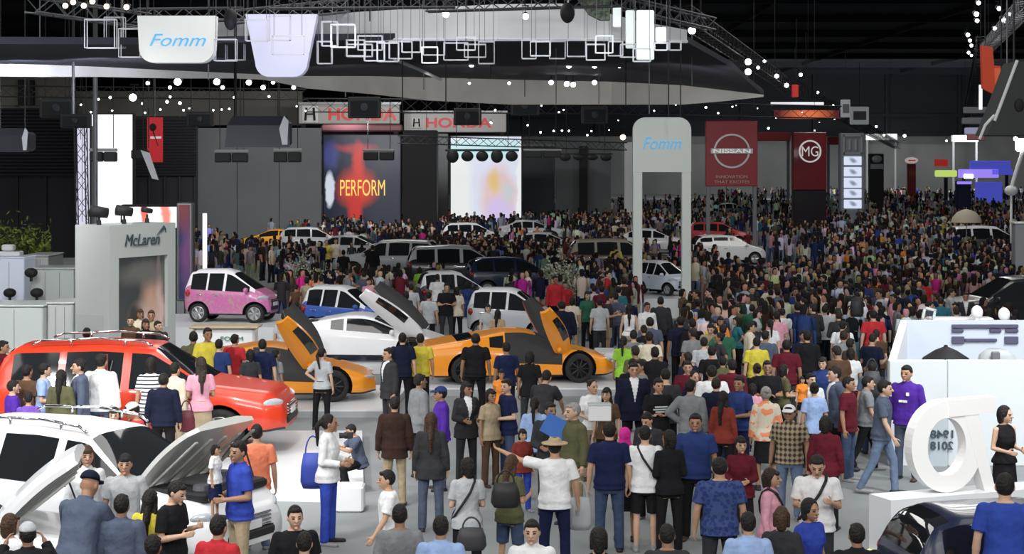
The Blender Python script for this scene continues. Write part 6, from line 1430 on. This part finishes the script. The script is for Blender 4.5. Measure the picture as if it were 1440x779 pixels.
ST2 = pp(1149, 640, -10, 'phone', 'm', 'tee', 'white', 'trousers', 'charcoal', 'short', 1.76, 'in white t-shirt with diagonal strap looking down', wide=1.08)
pp(1099, 714, 170, 'stand', 'f', 'tee', 'charcoal', 'trousers', 'black', 'bob', 1.64, 'with brown bob in charcoal at the bottom right of centre', hcol='brownhair')
pp(1139, 704, 35, 'stand', 'f', 'tee', 'royal', 'trousers', 'black', 'curly', 1.62, 'with curly hair in royal blue top below the diagonal strap')
pp(1052, 722, 180, 'stand', 'm', 'polo', 'skyblue', 'trousers', 'jeans', 'short', 1.68, 'in pale sky blue shirt, back turned, at the bottom')
pp(1205, 738, 180, 'stand', 'm', 'jacket', 'black', 'trousers', 'black', 'short', 1.68, 'in black jacket at the bottom left of the white plinth')
pp(1193, 531, 60, 'stand', 'm', 'tee', 'maroon', 'trousers', 'jeans', 'short', 1.72, 'in maroon t-shirt facing right left of the walking navy polo')
pp(1240, 533, 70, 'stride', 'm', 'polo', 'slate', 'slim', 'palejeans', 'short', 1.84, 'in navy polo and jeans striding right past the white plinth', skin=3)
PUR = pp(1275, 515, -35, 'stand', 'm', 'long', 'purple', 'slim', 'slate', 'short', 1.90, 'in purple football shirt standing by the white stand', wide=1.04)
pp(1413, 573, 25, 'hold', 'f', 'vest', 'black', 'skirt', 'black', 'curly', 1.72, 'with curly hair in black top and skirt by the ring sculpture', Y=25.2, skin=3)
pp(1413, 668, 170, 'stand', 'm', 'tee', 'blue', 'trousers', 'jeans', 'short', 1.76, 'in bright blue t-shirt, back turned, before the navy car', wide=1.05, Y=18.25)
pp(1140, 526, 5, 'hold', 'm', 'tee', 'white', 'trousers', 'charcoal', 'short', 1.66, 'in white t-shirt carrying an orange child', Y=29.9)
pp(1128, 530, 20, 'stand', 'f', 'tee', 'orange', 'shorts', 'black', 'bob', .95, 'child in orange top carried by a white t-shirt', z=.80, Y=29.4)
pp(1079, 508, -5, 'fold', 'm', 'tee', 'black', 'trousers', 'charcoal', 'short', 1.74, 'in black t-shirt facing us behind the flowered blouse')
pp(1058, 540, 175, 'stand', 'f', 'tee', 'pink', 'trousers', 'jeans', 'bob', 1.62, 'in pink t-shirt half hidden by the dark blue polo', Y=30.2)
# --- crowd right of the orange sports car and before the arch
pp(957, 446, 182, 'stand', 'm', 'polo', 'darknavy', 'trousers', 'black', 'short', 1.76, 'tall, in dark navy shirt, back turned, right of the arch stand', wide=1.1)
pp(974, 449, 178, 'stand', 'm', 'long', 'black', 'trousers', 'black', 'short', 1.74, 'in black shirt beside the tall dark navy one')
pp(885, 428, 175, 'stand', 'f', 'vest', 'white', 'trousers', 'khaki', 'long', 1.68, 'in white halter top with long hair before the arch leg')
pp(914, 447, 182, 'stand', 'm', 'polo', 'slate', 'trousers', 'jeans', 'short', 1.76, 'in slate blue polo, back turned, before the arch stand', wide=1.08)
pp(929, 418, 170, 'stand', 'm', 'jacket', 'charcoal', 'trousers', 'black', 'short', 1.80, 'in charcoal suit, back turned, at the arch stand')
pp(910, 426, 20, 'stand', 'm', 'long', 'white', 'trousers', 'charcoal', 'short', 1.70, 'in white shirt facing us at the arch stand')
pp(891, 465, 178, 'stand', 'm', 'tee', 'grey', 'trousers', 'jeans', 'short', 1.70, 'in mid grey t-shirt, back turned, right of the lime top')
pp(877, 474, 165, 'stand', 'f', 'tee', 'lime', 'trousers', 'black', 'tail', 1.62, 'in lime green top at the nose of the orange sports car')
pp(1064, 475, 180, 'stand', 'm', 'tee', 'yellow', 'trousers', 'black', 'short', 1.66, 'in bright yellow t-shirt in the middle of the right crowd')
pp(1013, 446, 10, 'stand', 'f', 'tee', 'orange', 'trousers', 'black', 'bob', 1.62, 'in orange top in the crowd right of the arch')
pp(1002, 450, 30, 'stand', 'f', 'tee', 'yellow', 'skirt', 'black', 'long', 1.60, 'in yellow top left of the orange top, right of the arch')
pp(990, 475, 175, 'stand', 'm', 'tee', 'lightgrey', 'trousers', 'black', 'short', 1.68, 'in light grey t-shirt behind the black haired pair, right of the arch')
pp(1001, 487, 180, 'stand', 'm', 'tee', 'black', 'trousers', 'black', 'short', 1.70, 'in black t-shirt before the light grey one, right of the arch')
pp(1106, 479, 178, 'stand', 'm', 'polo', 'maroon', 'trousers', 'charcoal', 'short', 1.72, 'in deep maroon polo, back turned, in the right crowd', wide=1.1)
pp(1122, 426, 180, 'stand', 'm', 'polo', 'navy', 'trousers', 'black', 'short', 1.76, 'in navy polo, back turned, upper right crowd', wide=1.15)
pp(1205, 411, 180, 'stand', 'm', 'tee', 'white', 'trousers', 'black', 'short', 1.70, 'in bright white t-shirt with dark bag, upper right crowd')
pp(1228, 437, 185, 'stand', 'm', 'tee', 'red', 'trousers', 'black', 'short', 1.74, 'in bright red t-shirt, upper right crowd', wide=1.1)
pp(1185, 452, 160, 'stand', 'm', 'tee', 'white', 'trousers', 'maroon', 'fringe', 1.68, 'in white shirt with green print, right crowd')
pp(1226, 470, 140, 'phone', 'm', 'tee', 'darknavy', 'trousers', 'jeans', 'short', 1.70, 'in navy and white football shirt by the white stand corner')
pp(1196, 490, 180, 'stand', 'f', 'tee', 'white', 'trousers', 'maroon', 'bob', 1.60, 'in white top and maroon trousers in the right crowd')
pp(1226, 510, 178, 'stand', 'm', 'tee', 'slate', 'trousers', 'jeans', 'short', 1.66, 'with a harness backpack in slate t-shirt by the white stand')
pp(1135, 466, 182, 'stand', 'm', 'long', 'black', 'trousers', 'black', 'short', 1.78, 'tall thin, in black, right of the deep maroon polo')
pp(1100, 434, 180, 'stand', 'm', 'tee', 'white', 'trousers', 'black', 'short', 1.64, 'in small white t-shirt left of the navy polo, upper right crowd')
pp(1083, 450, 185, 'stand', 'f', 'tee', 'white', 'trousers', 'jeans', 'tail', 1.62, 'with ponytail in white top left of the deep maroon polo')
pp(1160, 430, 170, 'stand', 'm', 'tee', 'lightgrey', 'trousers', 'black', 'short', 1.66, 'in pale shirt right of the navy polo, upper right crowd')
pp(846, 402, 182, 'stand', 'm', 'long', 'maroon', 'trousers', 'jeans', 'short', 1.76, 'in maroon shirt and jeans, back turned, right of the blossom tree')
pp(790, 424, 182, 'stand', 'm', 'jacket', 'darknavy', 'trousers', 'black', 'short', 1.76, 'broad, in navy jacket behind the raised orange door', wide=1.25)
pp(826, 410, 20, 'stand', 'f', 'tee', 'green', 'trousers', 'black', 'long', 1.66, 'in dark green top left of the maroon shirt and jeans')
pp(866, 412, 170, 'stand', 'm', 'tee', 'slate', 'trousers', 'jeans', 'short', 1.72, 'in slate t-shirt right of the maroon shirt and jeans')
pp(805, 418, 160, 'stand', 'f', 'tee', 'cream', 'trousers', 'khaki', 'bob', 1.60, 'in cream top right of the broad navy jacket')
pp(603, 411, 165, 'stand', 'm', 'tee', 'lightgrey', 'trousers', 'black', 'short', 1.68, 'in light grey shirt, back turned, behind the white wing door')
pp(628, 399, 15, 'fold', 'm', 'tee', 'black', 'slim', 'charcoal', 'short', 1.76, 'with folded arms in black t-shirt behind the white coupe')
pp(657, 396, 175, 'stand', 'f', 'dress', 'indigo', 'none', 'black', 'bob', 1.72, 'in blue dress beside the folded arms', Y=53.1)
pp(642, 404, 200, 'stand', 'f', 'tee', 'cream', 'trousers', 'black', 'bob', 1.64, 'in cream top between the folded arms and blue dress')
pp(686, 428, 10, 'stand', 'f', 'tee', 'lightgrey', 'trousers', 'palejeans', 'bob', 1.55, 'in pale top right of the blue dress')
pp(700, 436, 160, 'stand', 'f', 'tee', 'tan', 'trousers', 'white', 'long', 1.52, 'in tan top behind the roof of the orange sports car')
pp(578, 400, 195, 'stand', 'm', 'tee', 'lightgrey', 'trousers', 'grey', 'short', 1.66, 'in pale shirt above the white wing door')
pp(524, 345, 180, 'stand', 'm', 'long', 'black', 'trousers', 'charcoal', 'short', 1.80, 'all in black standing before the silver suv')
pp(459, 338, 10, 'stand', 'f', 'tee', 'yellow', 'trousers', 'black', 'tail', 1.70, 'in yellow top left of the silver suv')
pp(472, 336, 30, 'stand', 'm', 'tee', 'cream', 'trousers', 'black', 'short', 1.72, 'in cream shirt beside the yellow top left of silver suv')
pp(483, 352, 180, 'stand', 'm', 'tee', 'black', 'trousers', 'navy', 'short', 1.70, 'in black t-shirt left of the silver suv bonnet')
pp(512, 382, 178, 'stand', 'm', 'tee', 'slate', 'trousers', 'jeans', 'short', 1.70, 'in slate t-shirt behind the small blue car')
pp(590, 376, 185, 'stand', 'f', 'tee', 'lime', 'trousers', 'palejeans', 'bob', 1.64, 'in lime top between the white wing door and silver suv', Y=61.4)
pp(615, 386, 180, 'stand', 'm', 'tee', 'white', 'trousers', 'black', 'short', 1.66, 'in white t-shirt below the small dark car')
pp(452, 388, 180, 'stand', 'm', 'tee', 'lightgrey', 'trousers', 'black', 'short', 1.68, 'in pale grey t-shirt right of the left blossom tree')
pp(400, 440, 170, 'stand', 'm', 'tee', 'lightgrey', 'trousers', 'charcoal', 'short', 1.66, 'in pale grey t-shirt below the left blossom tree')
pp(417, 425, 185, 'stand', 'm', 'tee', 'black', 'trousers', 'black', 'short', 1.70, 'in black t-shirt below the left blossom tree', Y=47.2)
pp(866, 345, 180, 'stand', 'm', 'tee', 'yellow', 'trousers', 'black', 'short', 1.72, 'in bright yellow t-shirt left of the arch leg')
pp(1208, 300, 170, 'stand', 'f', 'tee', 'yellow', 'trousers', 'black', 'bob', 1.68, 'in mustard top below the white display tower') if False else None
pp(1273, 345, 20, 'stand', 'f', 'dress', 'orange', 'none', 'black', 'bun', 1.74, 'in orange brown dress among the far right crowd')
pp(1240, 342, 180, 'stand', 'm', 'tee', 'royal', 'trousers', 'black', 'short', 1.72, 'in royal blue t-shirt among the far right crowd')
pp(1315, 348, 175, 'stand', 'm', 'jacket', 'darknavy', 'trousers', 'navy', 'short', 1.80, 'in dark navy suit among the far right crowd', wide=1.15)
pp(1285, 395, 178, 'stand', 'm', 'long', 'black', 'trousers', 'black', 'short', 1.74, 'in black left of the red top behind the white stand')
pp(1302, 393, 170, 'stand', 'f', 'tee', 'red', 'trousers', 'black', 'bob', 1.64, 'in red top right of the black shirt behind the white stand', Y=55.0)
pp(1412, 348, 180, 'stand', 'm', 'tee', 'royal', 'trousers', 'jeans', 'short', 1.72, 'in royal blue t-shirt at the right beyond the black suv')
pp(1388, 362, 160, 'stand', 'f', 'tee', 'coral', 'trousers', 'cream', 'bob', 1.66, 'in coral top beyond the black suv')
# --- bags and things people carry
def bag(x, y, Y, w, h, d, colname, label, name='shoulder_bag', soft=True):
    q = thing(name, label, 'bag', P(x, y, Y)); c = mat('bag_' + colname, COLS[colname], .6); m = MB()
    rings = [[Vector((w / 2 * s * math.cos(t), d / 2 * s * math.sin(t), z * h)) for t in [2 * math.pi * i / 14 for i in range(14)]] for s, z in ((.8, -.5), (1, -.3), (.95, .1), (.75, .5))]
    m.loft(rings); m.build('bag_body', c, q, True); m = MB()
    m.tube([Vector((w * .3 * math.cos(a), 0, h * .45 + h * .55 * math.sin(a))) for a in [math.pi * i / 8 for i in range(9)]], .012, 6); m.build('handle', c, q); return q
bag(440, 662, 24.4, .36, .50, .14, 'royal', 'royal blue paper carrier bag held by the person in wide blue trousers', 'carrier_bag')
bag(816, 722, 22.5, .30, .42, .16, 'lightgrey', 'pale green grey tote bag hanging beside the straw hatted person', 'tote_bag')
bag(711, 696, 20.8, .36, .30, .16, 'black', 'black handbag on the person in denim shorts', 'handbag')
bag(663, 758, 20.3, .36, .26, .16, 'charcoal', 'dark camera bag at the hip of the light grey back', 'camera_bag')
bag(262, 592, 28.6, .30, .34, .16, 'maroon', 'maroon handbag beside the pink blouse at the red suv', 'handbag')
bag(1226, 540, 29.7, .34, .44, .18, 'charcoal', 'charcoal backpack on the person by the white stand corner', 'backpack')
bag(1205, 432, 41.5, .34, .46, .2, 'black', 'black backpack on the bright white t-shirt in the upper right crowd', 'backpack')
q = thing('folder', 'blue folder held across the chest of the dark jacket', 'folder', P(783, 602, 25.0)); MB().box((0, 0, 0), (.42, .02, .30), rot=Matrix.Rotation(.5, 3, 'Y')).build('cover', mat('folder_blue', (.05, .16, .5), .4), q); MB().box((0, .014, 0), (.40, .006, .28), rot=Matrix.Rotation(.5, 3, 'Y')).build('papers', WHITEB, q)
q = thing('carton', 'white box carried by the person in white lace blouse', 'box', P(843, 580, 27.1)); MB().rbox((0, 0, 0), (.36, .26, .24), .01).build('carton_body', WHITEB, q); MB().rbox((0, 0, .13), (.37, .27, .03), .01).build('lid', BOOTH, q)
q = thing('camera', 'black camera in the hands of the crouching person', 'camera', P(490, 612, 26.9)); MB().rbox((0, 0, 0), (.14, .08, .10), .01).build('camera_body', BLACKM, q); MB().cyl((-.02, -.02, 0), (-.14, -.04, 0), .04, .045, 12).build('lens', BLACKM, q)
def chest_print(r, name, m_, rows):
    m = MB()
    for x, z, w, h in rows: m.box((x, -.140, z), (w, .02, h))
    m.build(name, m_, r)
chest_print(PUR, 'shirt_print', WLET, [(-.035, 1.19, .05, .03), (.03, 1.19, .06, .03), (.07, 1.30, .04, .05)])
chest_print(PRT, 'shirt_print', mat('faded_print', (.45, .5, .47), .8), [(0, 1.26, .22, .025), (-.01, 1.22, .26, .025), (.01, 1.18, .22, .025)])
for r_, sg in ((ST1, 1), (ST2, 1), (ST3, -1), (ST4, -1)):
    m = MB(); g = .95 if sg > 0 else .9
    pts = [Vector((x * sg * g, y * g, z)) for x, y, z in ((.105, .015, 1.475), (.10, -.10, 1.42), (.03, -.165, 1.28), (-.08, -.17, 1.12), (-.19, -.10, .98), (-.215, .02, .93), (-.18, .12, 1.0), (-.07, .165, 1.15), (.04, .155, 1.3), (.10, .10, 1.42), (.105, .015, 1.475))]
    m.tube(pts, .017, 6); m.build('shoulder_strap', BLACKM, r_)
# ================================================================= the rest of the crowd
RB2 = random.Random(21)
BLOCK = []                                                                   # ground rectangles people keep off
for o in list(COL.objects):
    if o.parent is None and o.get('category') in ('car', 'plinth', 'platform', 'booth', 'counter', 'sign', 'desk', 'tree', 'podium', 'wall panel', 'screen', 'booth wall', 'umbrella', 'partition', 'display', 'post', 'mast', 'lamp'):
        lo = Vector((1e9, 1e9, 1e9)); hi = -lo
        def grow(c, M):
            global lo, hi
            if c.type == 'MESH':
                for v in c.bound_box:
                    w = M @ Vector(v); lo = Vector(map(min, lo, w)); hi = Vector(map(max, hi, w))
        for c in [o] + list(o.children_recursive): 
            M = c.matrix_basis.copy(); p = c.parent
            while p is not None: M = p.matrix_basis @ M; p = p.parent
            grow(c, M)
        if o.get('category') == 'car' and lo.y > 50: lo.y -= {'silver suv behind the person in black': 15, 'white hatchback with open bonnet between the red sign posts': 22}.get(o['label'], 9 if lo.y < 100 else 14)
        if lo.z < (.3 if o.get('category') == 'lamp' else 2.2) and hi.x - lo.x < 60: BLOCK.append((lo.x - .3, hi.x + .3, lo.y - .3, hi.y + .3, o.get('category')))
def free(x, Y, d=.55):
    for a, b, c, e, k in BLOCK:
        if a < x < b and c < Y < e: return False
    return all((x - p) ** 2 + (Y - q) ** 2 > d * d for p, q in PEOPLE)
# the people that show largest after the ones above: each with a dress of its own within its part of the hall
ZONES = [  # name, pixel x range, head row range, how many
 ('between arch and white stand', (880, 1245), (430, 540), 40),
 ('right of the arch sign', (970, 1270), (385, 432), 44),
 ('behind the orange sports car', (640, 880), (372, 425), 17),
 ('behind the white coupe', (395, 640), (375, 410), 9),
 ('beyond the white stand', (1245, 1380), (385, 432), 13)]
TOPS = [('black', 9), ('charcoal', 7), ('navy', 7), ('darknavy', 6), ('grey', 4), ('slate', 4), ('white', 5), ('lightgrey', 4), ('olive', 3), ('brown', 3), ('maroon', 3), ('teal', 2), ('cream', 2), ('skyblue', 2), ('indigo', 3), ('green', 1), ('brick', 1), ('pink', 1), ('khaki', 2), ('darkbrown', 3), ('red', 1), ('purple', 1)]
WORD = {'darknavy': 'blue black', 'lightgrey': 'pale grey', 'skyblue': 'sky blue', 'darkbrown': 'dark brown', 'brick': 'brick red'}
KIND = {'tee': 't-shirt', 'polo': 'polo shirt', 'long': 'long shirt', 'jacket': 'jacket', 'blouse': 'blouse', 'dress': 'dress'}
HNAME = {'short': 'short hair', 'long': 'long hair', 'bob': 'bobbed hair', 'tail': 'a ponytail', 'fringe': 'a fringe', 'bun': 'a hair bun'}
taken = set()
for zone, (xa, xb), (ya, yb), n in ZONES:
    done = tries = 0
    while done < n and tries < 6000:
        tries += 1; sex = 'm' if RB2.random() < .58 else 'f'; h = RB2.gauss(1.70, .05) if sex == 'm' else RB2.gauss(1.60, .05)
        x = RB2.uniform(xa, xb); yh = RB2.uniform(ya, yb); Y = F * (CH - h) / (yh - HY); X = XW(x, Y)
        if not free(X, Y, .50): continue
        col = RB2.choices([t for t, w in TOPS], [w for t, w in TOPS])[0]; kind = RB2.choice(['tee', 'tee', 'polo', 'long', 'jacket'] if sex == 'm' else ['tee', 'blouse', 'long', 'dress', 'tee'])
        hair = 'short' if sex == 'm' else RB2.choice(['long', 'bob', 'tail', 'bun', 'fringe']); bot, bc = RB2.choice([('trousers', 'black'), ('trousers', 'charcoal'), ('trousers', 'jeans'), ('slim', 'black'), ('shorts', 'khaki') if sex == 'm' else ('skirt', 'black')])
        if kind == 'dress': bot = 'none'
        face = RB2.choice([180, 180, 180, 0, 90, -90]); rot = face + RB2.uniform(-25, 25)
        if col == 'black' and kind == 'jacket': col = 'charcoal'
        fw = {180: 'back turned', 0: 'facing us', 90: 'facing right', -90: 'facing left'}[face]
        lab = 'person in %s %s%s, %s, %s' % (WORD.get(col, col), KIND[kind], '' if sex == 'm' else ' and ' + HNAME[hair].replace('a ', ''), fw, zone)
        key = (col, kind, hair if sex == 'f' else '', fw, zone)
        if key in taken: continue
        taken.add(key)
        person(X, Y, rot, RB2.choice(['stand', 'stand', 'relax', 'hold', 'walk', 'phone', 'hip', 'stride', 'fold']), sex, kind, col, bot, bc, hair, 'blackhair' if RB2.random() < .8 else 'darkhair', h, lab, 'visitors ' + zone)
        done += 1
NPEOPLE = len(PEOPLE)
# beyond those, one mass of small figures
def tiny_person(V_, F_, C_, x, y, rot, h, top, bot, skin, hair, sleeves, female):
    ca, sa = math.cos(rot), math.sin(rot); k = h / 1.7
    def ring(z, cx, cy, rx, ry, n=6):
        b = len(V_)
        for i in range(n):
            t = 2 * math.pi * i / n + .3; px, py = cx + rx * math.cos(t), cy + ry * math.sin(t); V_.append((x + (px * ca - py * sa) * k, y + (px * sa + py * ca) * k, z * k))
        return b
    def tube(rs, col, n=6):
        bs = [ring(*r, n=n) for r in rs]
        for a, b in zip(bs[:-1], bs[1:]):
            for i in range(n): F_.append((a + i, a + (i + 1) % n, b + (i + 1) % n, b + i)); C_.append(col)
        F_.append(tuple(bs[-1] + i for i in range(n))); C_.append(col)
    st = RB2.uniform(-.12, .12)
    for s in (1, -1): tube([(0, s * .1, s * st, .05, .1), (.12, s * .1, s * st, .055, .06), (.5, s * .1, s * st * .5, .065, .07), (.86, s * .09, 0, .09, .1)], bot, 5)
    sw = .19 if not female else .165
    tube([(.80, 0, 0, .17, .12), (1.05, 0, 0, .155 if not female else .13, .11), (1.3, 0, 0, sw, .12), (1.42, 0, 0, sw * .8, .09), (1.48, 0, 0, .06, .06)], top, 7)
    bend = RB2.random() < .35
    for s in (1, -1):
        tube([(1.42, s * (sw + .02), 0, .05, .055), (1.15, s * (sw + .06), 0, .05, .055)], top, 5)
        if bend: tube([(1.12, s * (sw + .04), .0, .045, .05), (1.16, s * .12, -.28, .035, .04)], skin, 4)
        else: tube([(.82, s * (sw + .05), -.05, .035, .04), (1.15, s * (sw + .05), 0, .042, .045)], top if sleeves else skin, 4)
    tube([(1.44, 0, .01, .05, .05), (1.5, 0, -.02, .055, .07), (1.56, 0, -.02, .075, .09), (1.64, 0, -.015, .075, .09), (1.69, 0, 0, .05, .06)], skin, 7)
    tube([(1.50 if not female else 1.36, 0, .07, .07, .05), (1.6, 0, .045, .085, .085), (1.67, 0, .02, .082, .095), (1.72, 0, .01, .05, .06)], hair, 7)
V_, F_, C_ = [], [], []; cnt = 0
tint = lambda c: tuple(max(.004, min(.85, v * RB2.uniform(.7, 1.2))) for v in c)
def crowd_at(x, Y):
    global cnt
    fem = RB2.random() < .45; col = RB2.choices([t for t, w in TOPS], [w + (5 if t in ('white', 'lightgrey', 'grey', 'cream') else 0) - (1 if t in ('green', 'teal', 'indigo', 'purple', 'red', 'maroon') else 0) for t, w in TOPS])[0]
    if RB2.random() < .03: col = RB2.choice(['yellow', 'lime', 'orange', 'hotpink', 'royal', 'violet', 'coral'])
    tiny_person(V_, F_, C_, x, Y, RB2.choice([0, math.pi, math.pi, math.pi, 1.5, -1.5]) + RB2.uniform(-.5, .5), RB2.gauss(1.6 if fem else 1.69, .06), tint(COLS[col]), tint(COLS[RB2.choice(['black', 'black', 'charcoal', 'jeans', 'navy', 'khaki', 'palejeans'])]), tint(RB2.choice(SKINS)), tint((.014, .011, .010)), RB2.random() < .3, fem); PEOPLE.append((x, Y)); cnt += 1
import collections
GRID = collections.defaultdict(list)
for p in PEOPLE: GRID[int(p[0] // 1), int(p[1] // 1)].append(p)
NAMED = set(PEOPLE)
def free2(x, Y, d):
    for a, b, c, e, k in BLOCK:
        if a < x < b and c < Y < e: return False
    gx, gy = int(x // 1), int(Y // 1)
    return all((x - p) ** 2 + (Y - q) ** 2 > (d * d if (p, q) not in NAMED else .46) for i in (-1, 0, 1) for j in (-1, 0, 1) for p, q in GRID[gx + i, gy + j])
def fill(xa, xb, ya, yb, n, d=.5):
    k = t = 0
    while k < n and t < n * 12:
        t += 1; yh = ya + (yb - ya) * RB2.random() ** 1.0; Y = F * 3.62 / (yh - HY); x = XW(RB2.uniform(xa, xb), Y)
        if Y > 286 or not free2(x, Y, d): continue
        crowd_at(x, Y); GRID[int(x // 1), int(Y // 1)].append((x, Y)); k += 1
fill(870, 1440, 330, 395, 420); fill(960, 1300, 385, 440, 120)
fill(870, 1440, 296, 330, 420); fill(870, 1440, 272, 297, 420); fill(1010, 1440, 262, 272, 220)
fill(395, 880, 342, 385, 190); fill(600, 880, 318, 345, 190); fill(600, 880, 292, 320, 200); fill(640, 900, 276, 294, 130)
fill(380, 620, 308, 345, 130); fill(270, 400, 315, 345, 60); fill(440, 620, 297, 312, 60); fill(1380, 1440, 385, 440, 20)
me = bpy.data.meshes.new('crowd'); me.from_pydata(V_, [], F_); ca_ = me.color_attributes.new('garment', 'FLOAT_COLOR', 'CORNER')
buf = []
for f, c in zip(F_, C_): buf += [c[0], c[1], c[2], 1.] * len(f)
ca_.data.foreach_set('color', buf); me.polygons.foreach_set('use_smooth', [True] * len(F_)); me.update()
cm = mat('crowd_clothing', rough=.85, spec=.2); at = cm.node_tree.nodes.new('ShaderNodeVertexColor'); at.layer_name = 'garment'
cm.node_tree.links.new(at.outputs['Color'], cm.node_tree.nodes['Principled BSDF'].inputs['Base Color']); me.materials.append(cm)
cr = link('crowd', me); tag(cr, 'dense far crowd of visitors filling the hall floor', 'crowd', kind='stuff')
print('PEOPLE', NPEOPLE, 'CROWD', cnt, 'faces', len(F_))
LP_NEAR, LP_FAR, LP_FRONT, EXPO = 400, 2000, 1300, 0.0
# ================================================================= light, camera
def area(x, y, z, sx, sy, p, col=(1, .98, .95)):
    l = bpy.data.lights.new('hall_or_fill_light', 'AREA'); l.shape = 'RECTANGLE'; l.size = sx; l.size_y = sy; l.energy = p; l.color = col
    o = link('hall_or_fill_light', l); o.location = (x, y, z); return o
for y, zz in ((12, 10), (19, 10.5), (27, 11), (36, 12.5), (48, 14), (62, 15.5), (78, 17), (96, 18.5), (112, 19.8)):  # the two nearest rows are added to brighten the foreground
    for x in (-20, -4, 12): area(x * (1 + (y - 26) / 80), y, zz, 7, 5, LP_NEAR * (zz / 12) ** 2 * (.8 if y < 24 else 1))
def spotl(loc, to, p, ang, col=(1, 1, 1), r=.4, blend=.6):
    l = bpy.data.lights.new('hall_or_fill_spot', 'SPOT'); l.energy = p; l.spot_size = math.radians(ang); l.spot_blend = blend; l.color = col; l.shadow_soft_size = r
    o = link('hall_or_fill_spot', l); o.location = loc; o.rotation_euler = (Vector(to) - Vector(loc)).to_track_quat('-Z', 'Y').to_euler(); return o
for y in (135, 165, 195, 225, 255, 280):
    for x in (-45, -12, 20, 52): spotl((x + (y - 135) * .1, y, 20.3), (x + (y - 135) * .1, y, 0), LP_FAR, 130, r=.6, blend=.5)
for x in (-13, 0, 13):  # unseen fill lamps added above the camera to brighten the fronts
    o = area(x, 1.5, 12.5, 5, 3, LP_FRONT); o.rotation_euler = (Vector((x * .8, 30, 1.)) - Vector((x, 1.5, 12.5))).to_track_quat('-Z', 'Y').to_euler()
spotl((4, 40, 10.5), (5.1, 57.7, 5), 1200, 40)  # fill spot added to brighten the arch sign
# added spots without fixtures that brighten the fabric fascias, banners and grey walls
for x, Y in ((480, 66), (640, 68), (800, 68), (960, 64)): spotl(P(x, 150, Y), P(x, 128, 78), 420, 95, (1, .96, .9))
for x in (480, 620, 760, 880): spotl(P(x, 62, 47), P(x, 34, 54), 120, 100, (.92, .97, 1))
for x, c in ((240, (.95, 1, .97)), (395, (.72, .72, 1)), (330, (.7, .7, 1))): spotl(P(x, 100, 44), P(x, 55, 51), 130, 80, c)
for x in (30, 130, 240): spotl(P(x, 118, 57), P(x, 98, 66), 1500, 80, (.85, .88, 1))
for x in (300, 420, 520): spotl(P(x, 175, 96), P(x, 260, 112), 1200, 100)
for x in (490, 640): spotl(P(x, 128, 118), P(x, 168, 142), 3000, 70)
for x in (1029, 1139): spotl(P(x, 120, 62), P(x, 220, 100), 900, 60)
for x in (1000, 1150, 1300, 1420): spotl(P(x, 190, 240), P(x, 220, 292), 11000, 110)
spotl((9, 22, 9.5), (9.5, 30, .8), 3200, 70, (.95, .98, 1)); spotl((11.5, 27, 8.5), (9, 33, 1), 1800, 80, (.9, .95, 1)); spotl((5, 19, 9), (7.0, 23.5, 1.2), 2200, 40)
spotl((-12, 22, 10), (-9, 29.5, .6), 4200, 75); spotl((-3.5, 22, 9.), (-6, 28, .3), 2600, 60); spotl((-9, 36, 10), (-9.5, 44, 2), 2500, 70); spotl((-13, 38, 10), (-15, 52, 1.5), 3500, 70)  # the last spot is added to brighten the left counters
spotl((-8, 15, 10), (-6, 20, 1.4), 2200, 60); spotl((-11, 17, 10), (-6.5, 23, 1.5), 2200, 60)  # unseen spots added to brighten the raised bonnet and the white suv
w = bpy.data.worlds.new('hall_air'); scn.world = w; w.use_nodes = True
w.node_tree.nodes['Background'].inputs[0].default_value = (.55, .6, .7, 1); w.node_tree.nodes['Background'].inputs[1].default_value = .12
ca = bpy.data.cameras.new('camera'); ca.sensor_width = 36; ca.lens = F / 1440 * 36; ca.shift_y = -(389.5 - HY) / 1440; ca.clip_end = 600; ca.clip_start = .5
co = link('camera', ca); co.location = (0, 0, CH); co.rotation_euler = (math.pi / 2, 0, 0); scn.camera = co
vs = scn.view_settings; vs.view_transform = 'Standard'; vs.look = 'None'; vs.gamma = 1; vs.use_curve_mapping = False; vs.exposure = EXPO
scn.cycles.use_denoising = True; scn.cycles.max_bounces = 5; scn.cycles.diffuse_bounces = 3; scn.cycles.glossy_bounces = 3; scn.cycles.transmission_bounces = 2; scn.cycles.sample_clamp_indirect = 4
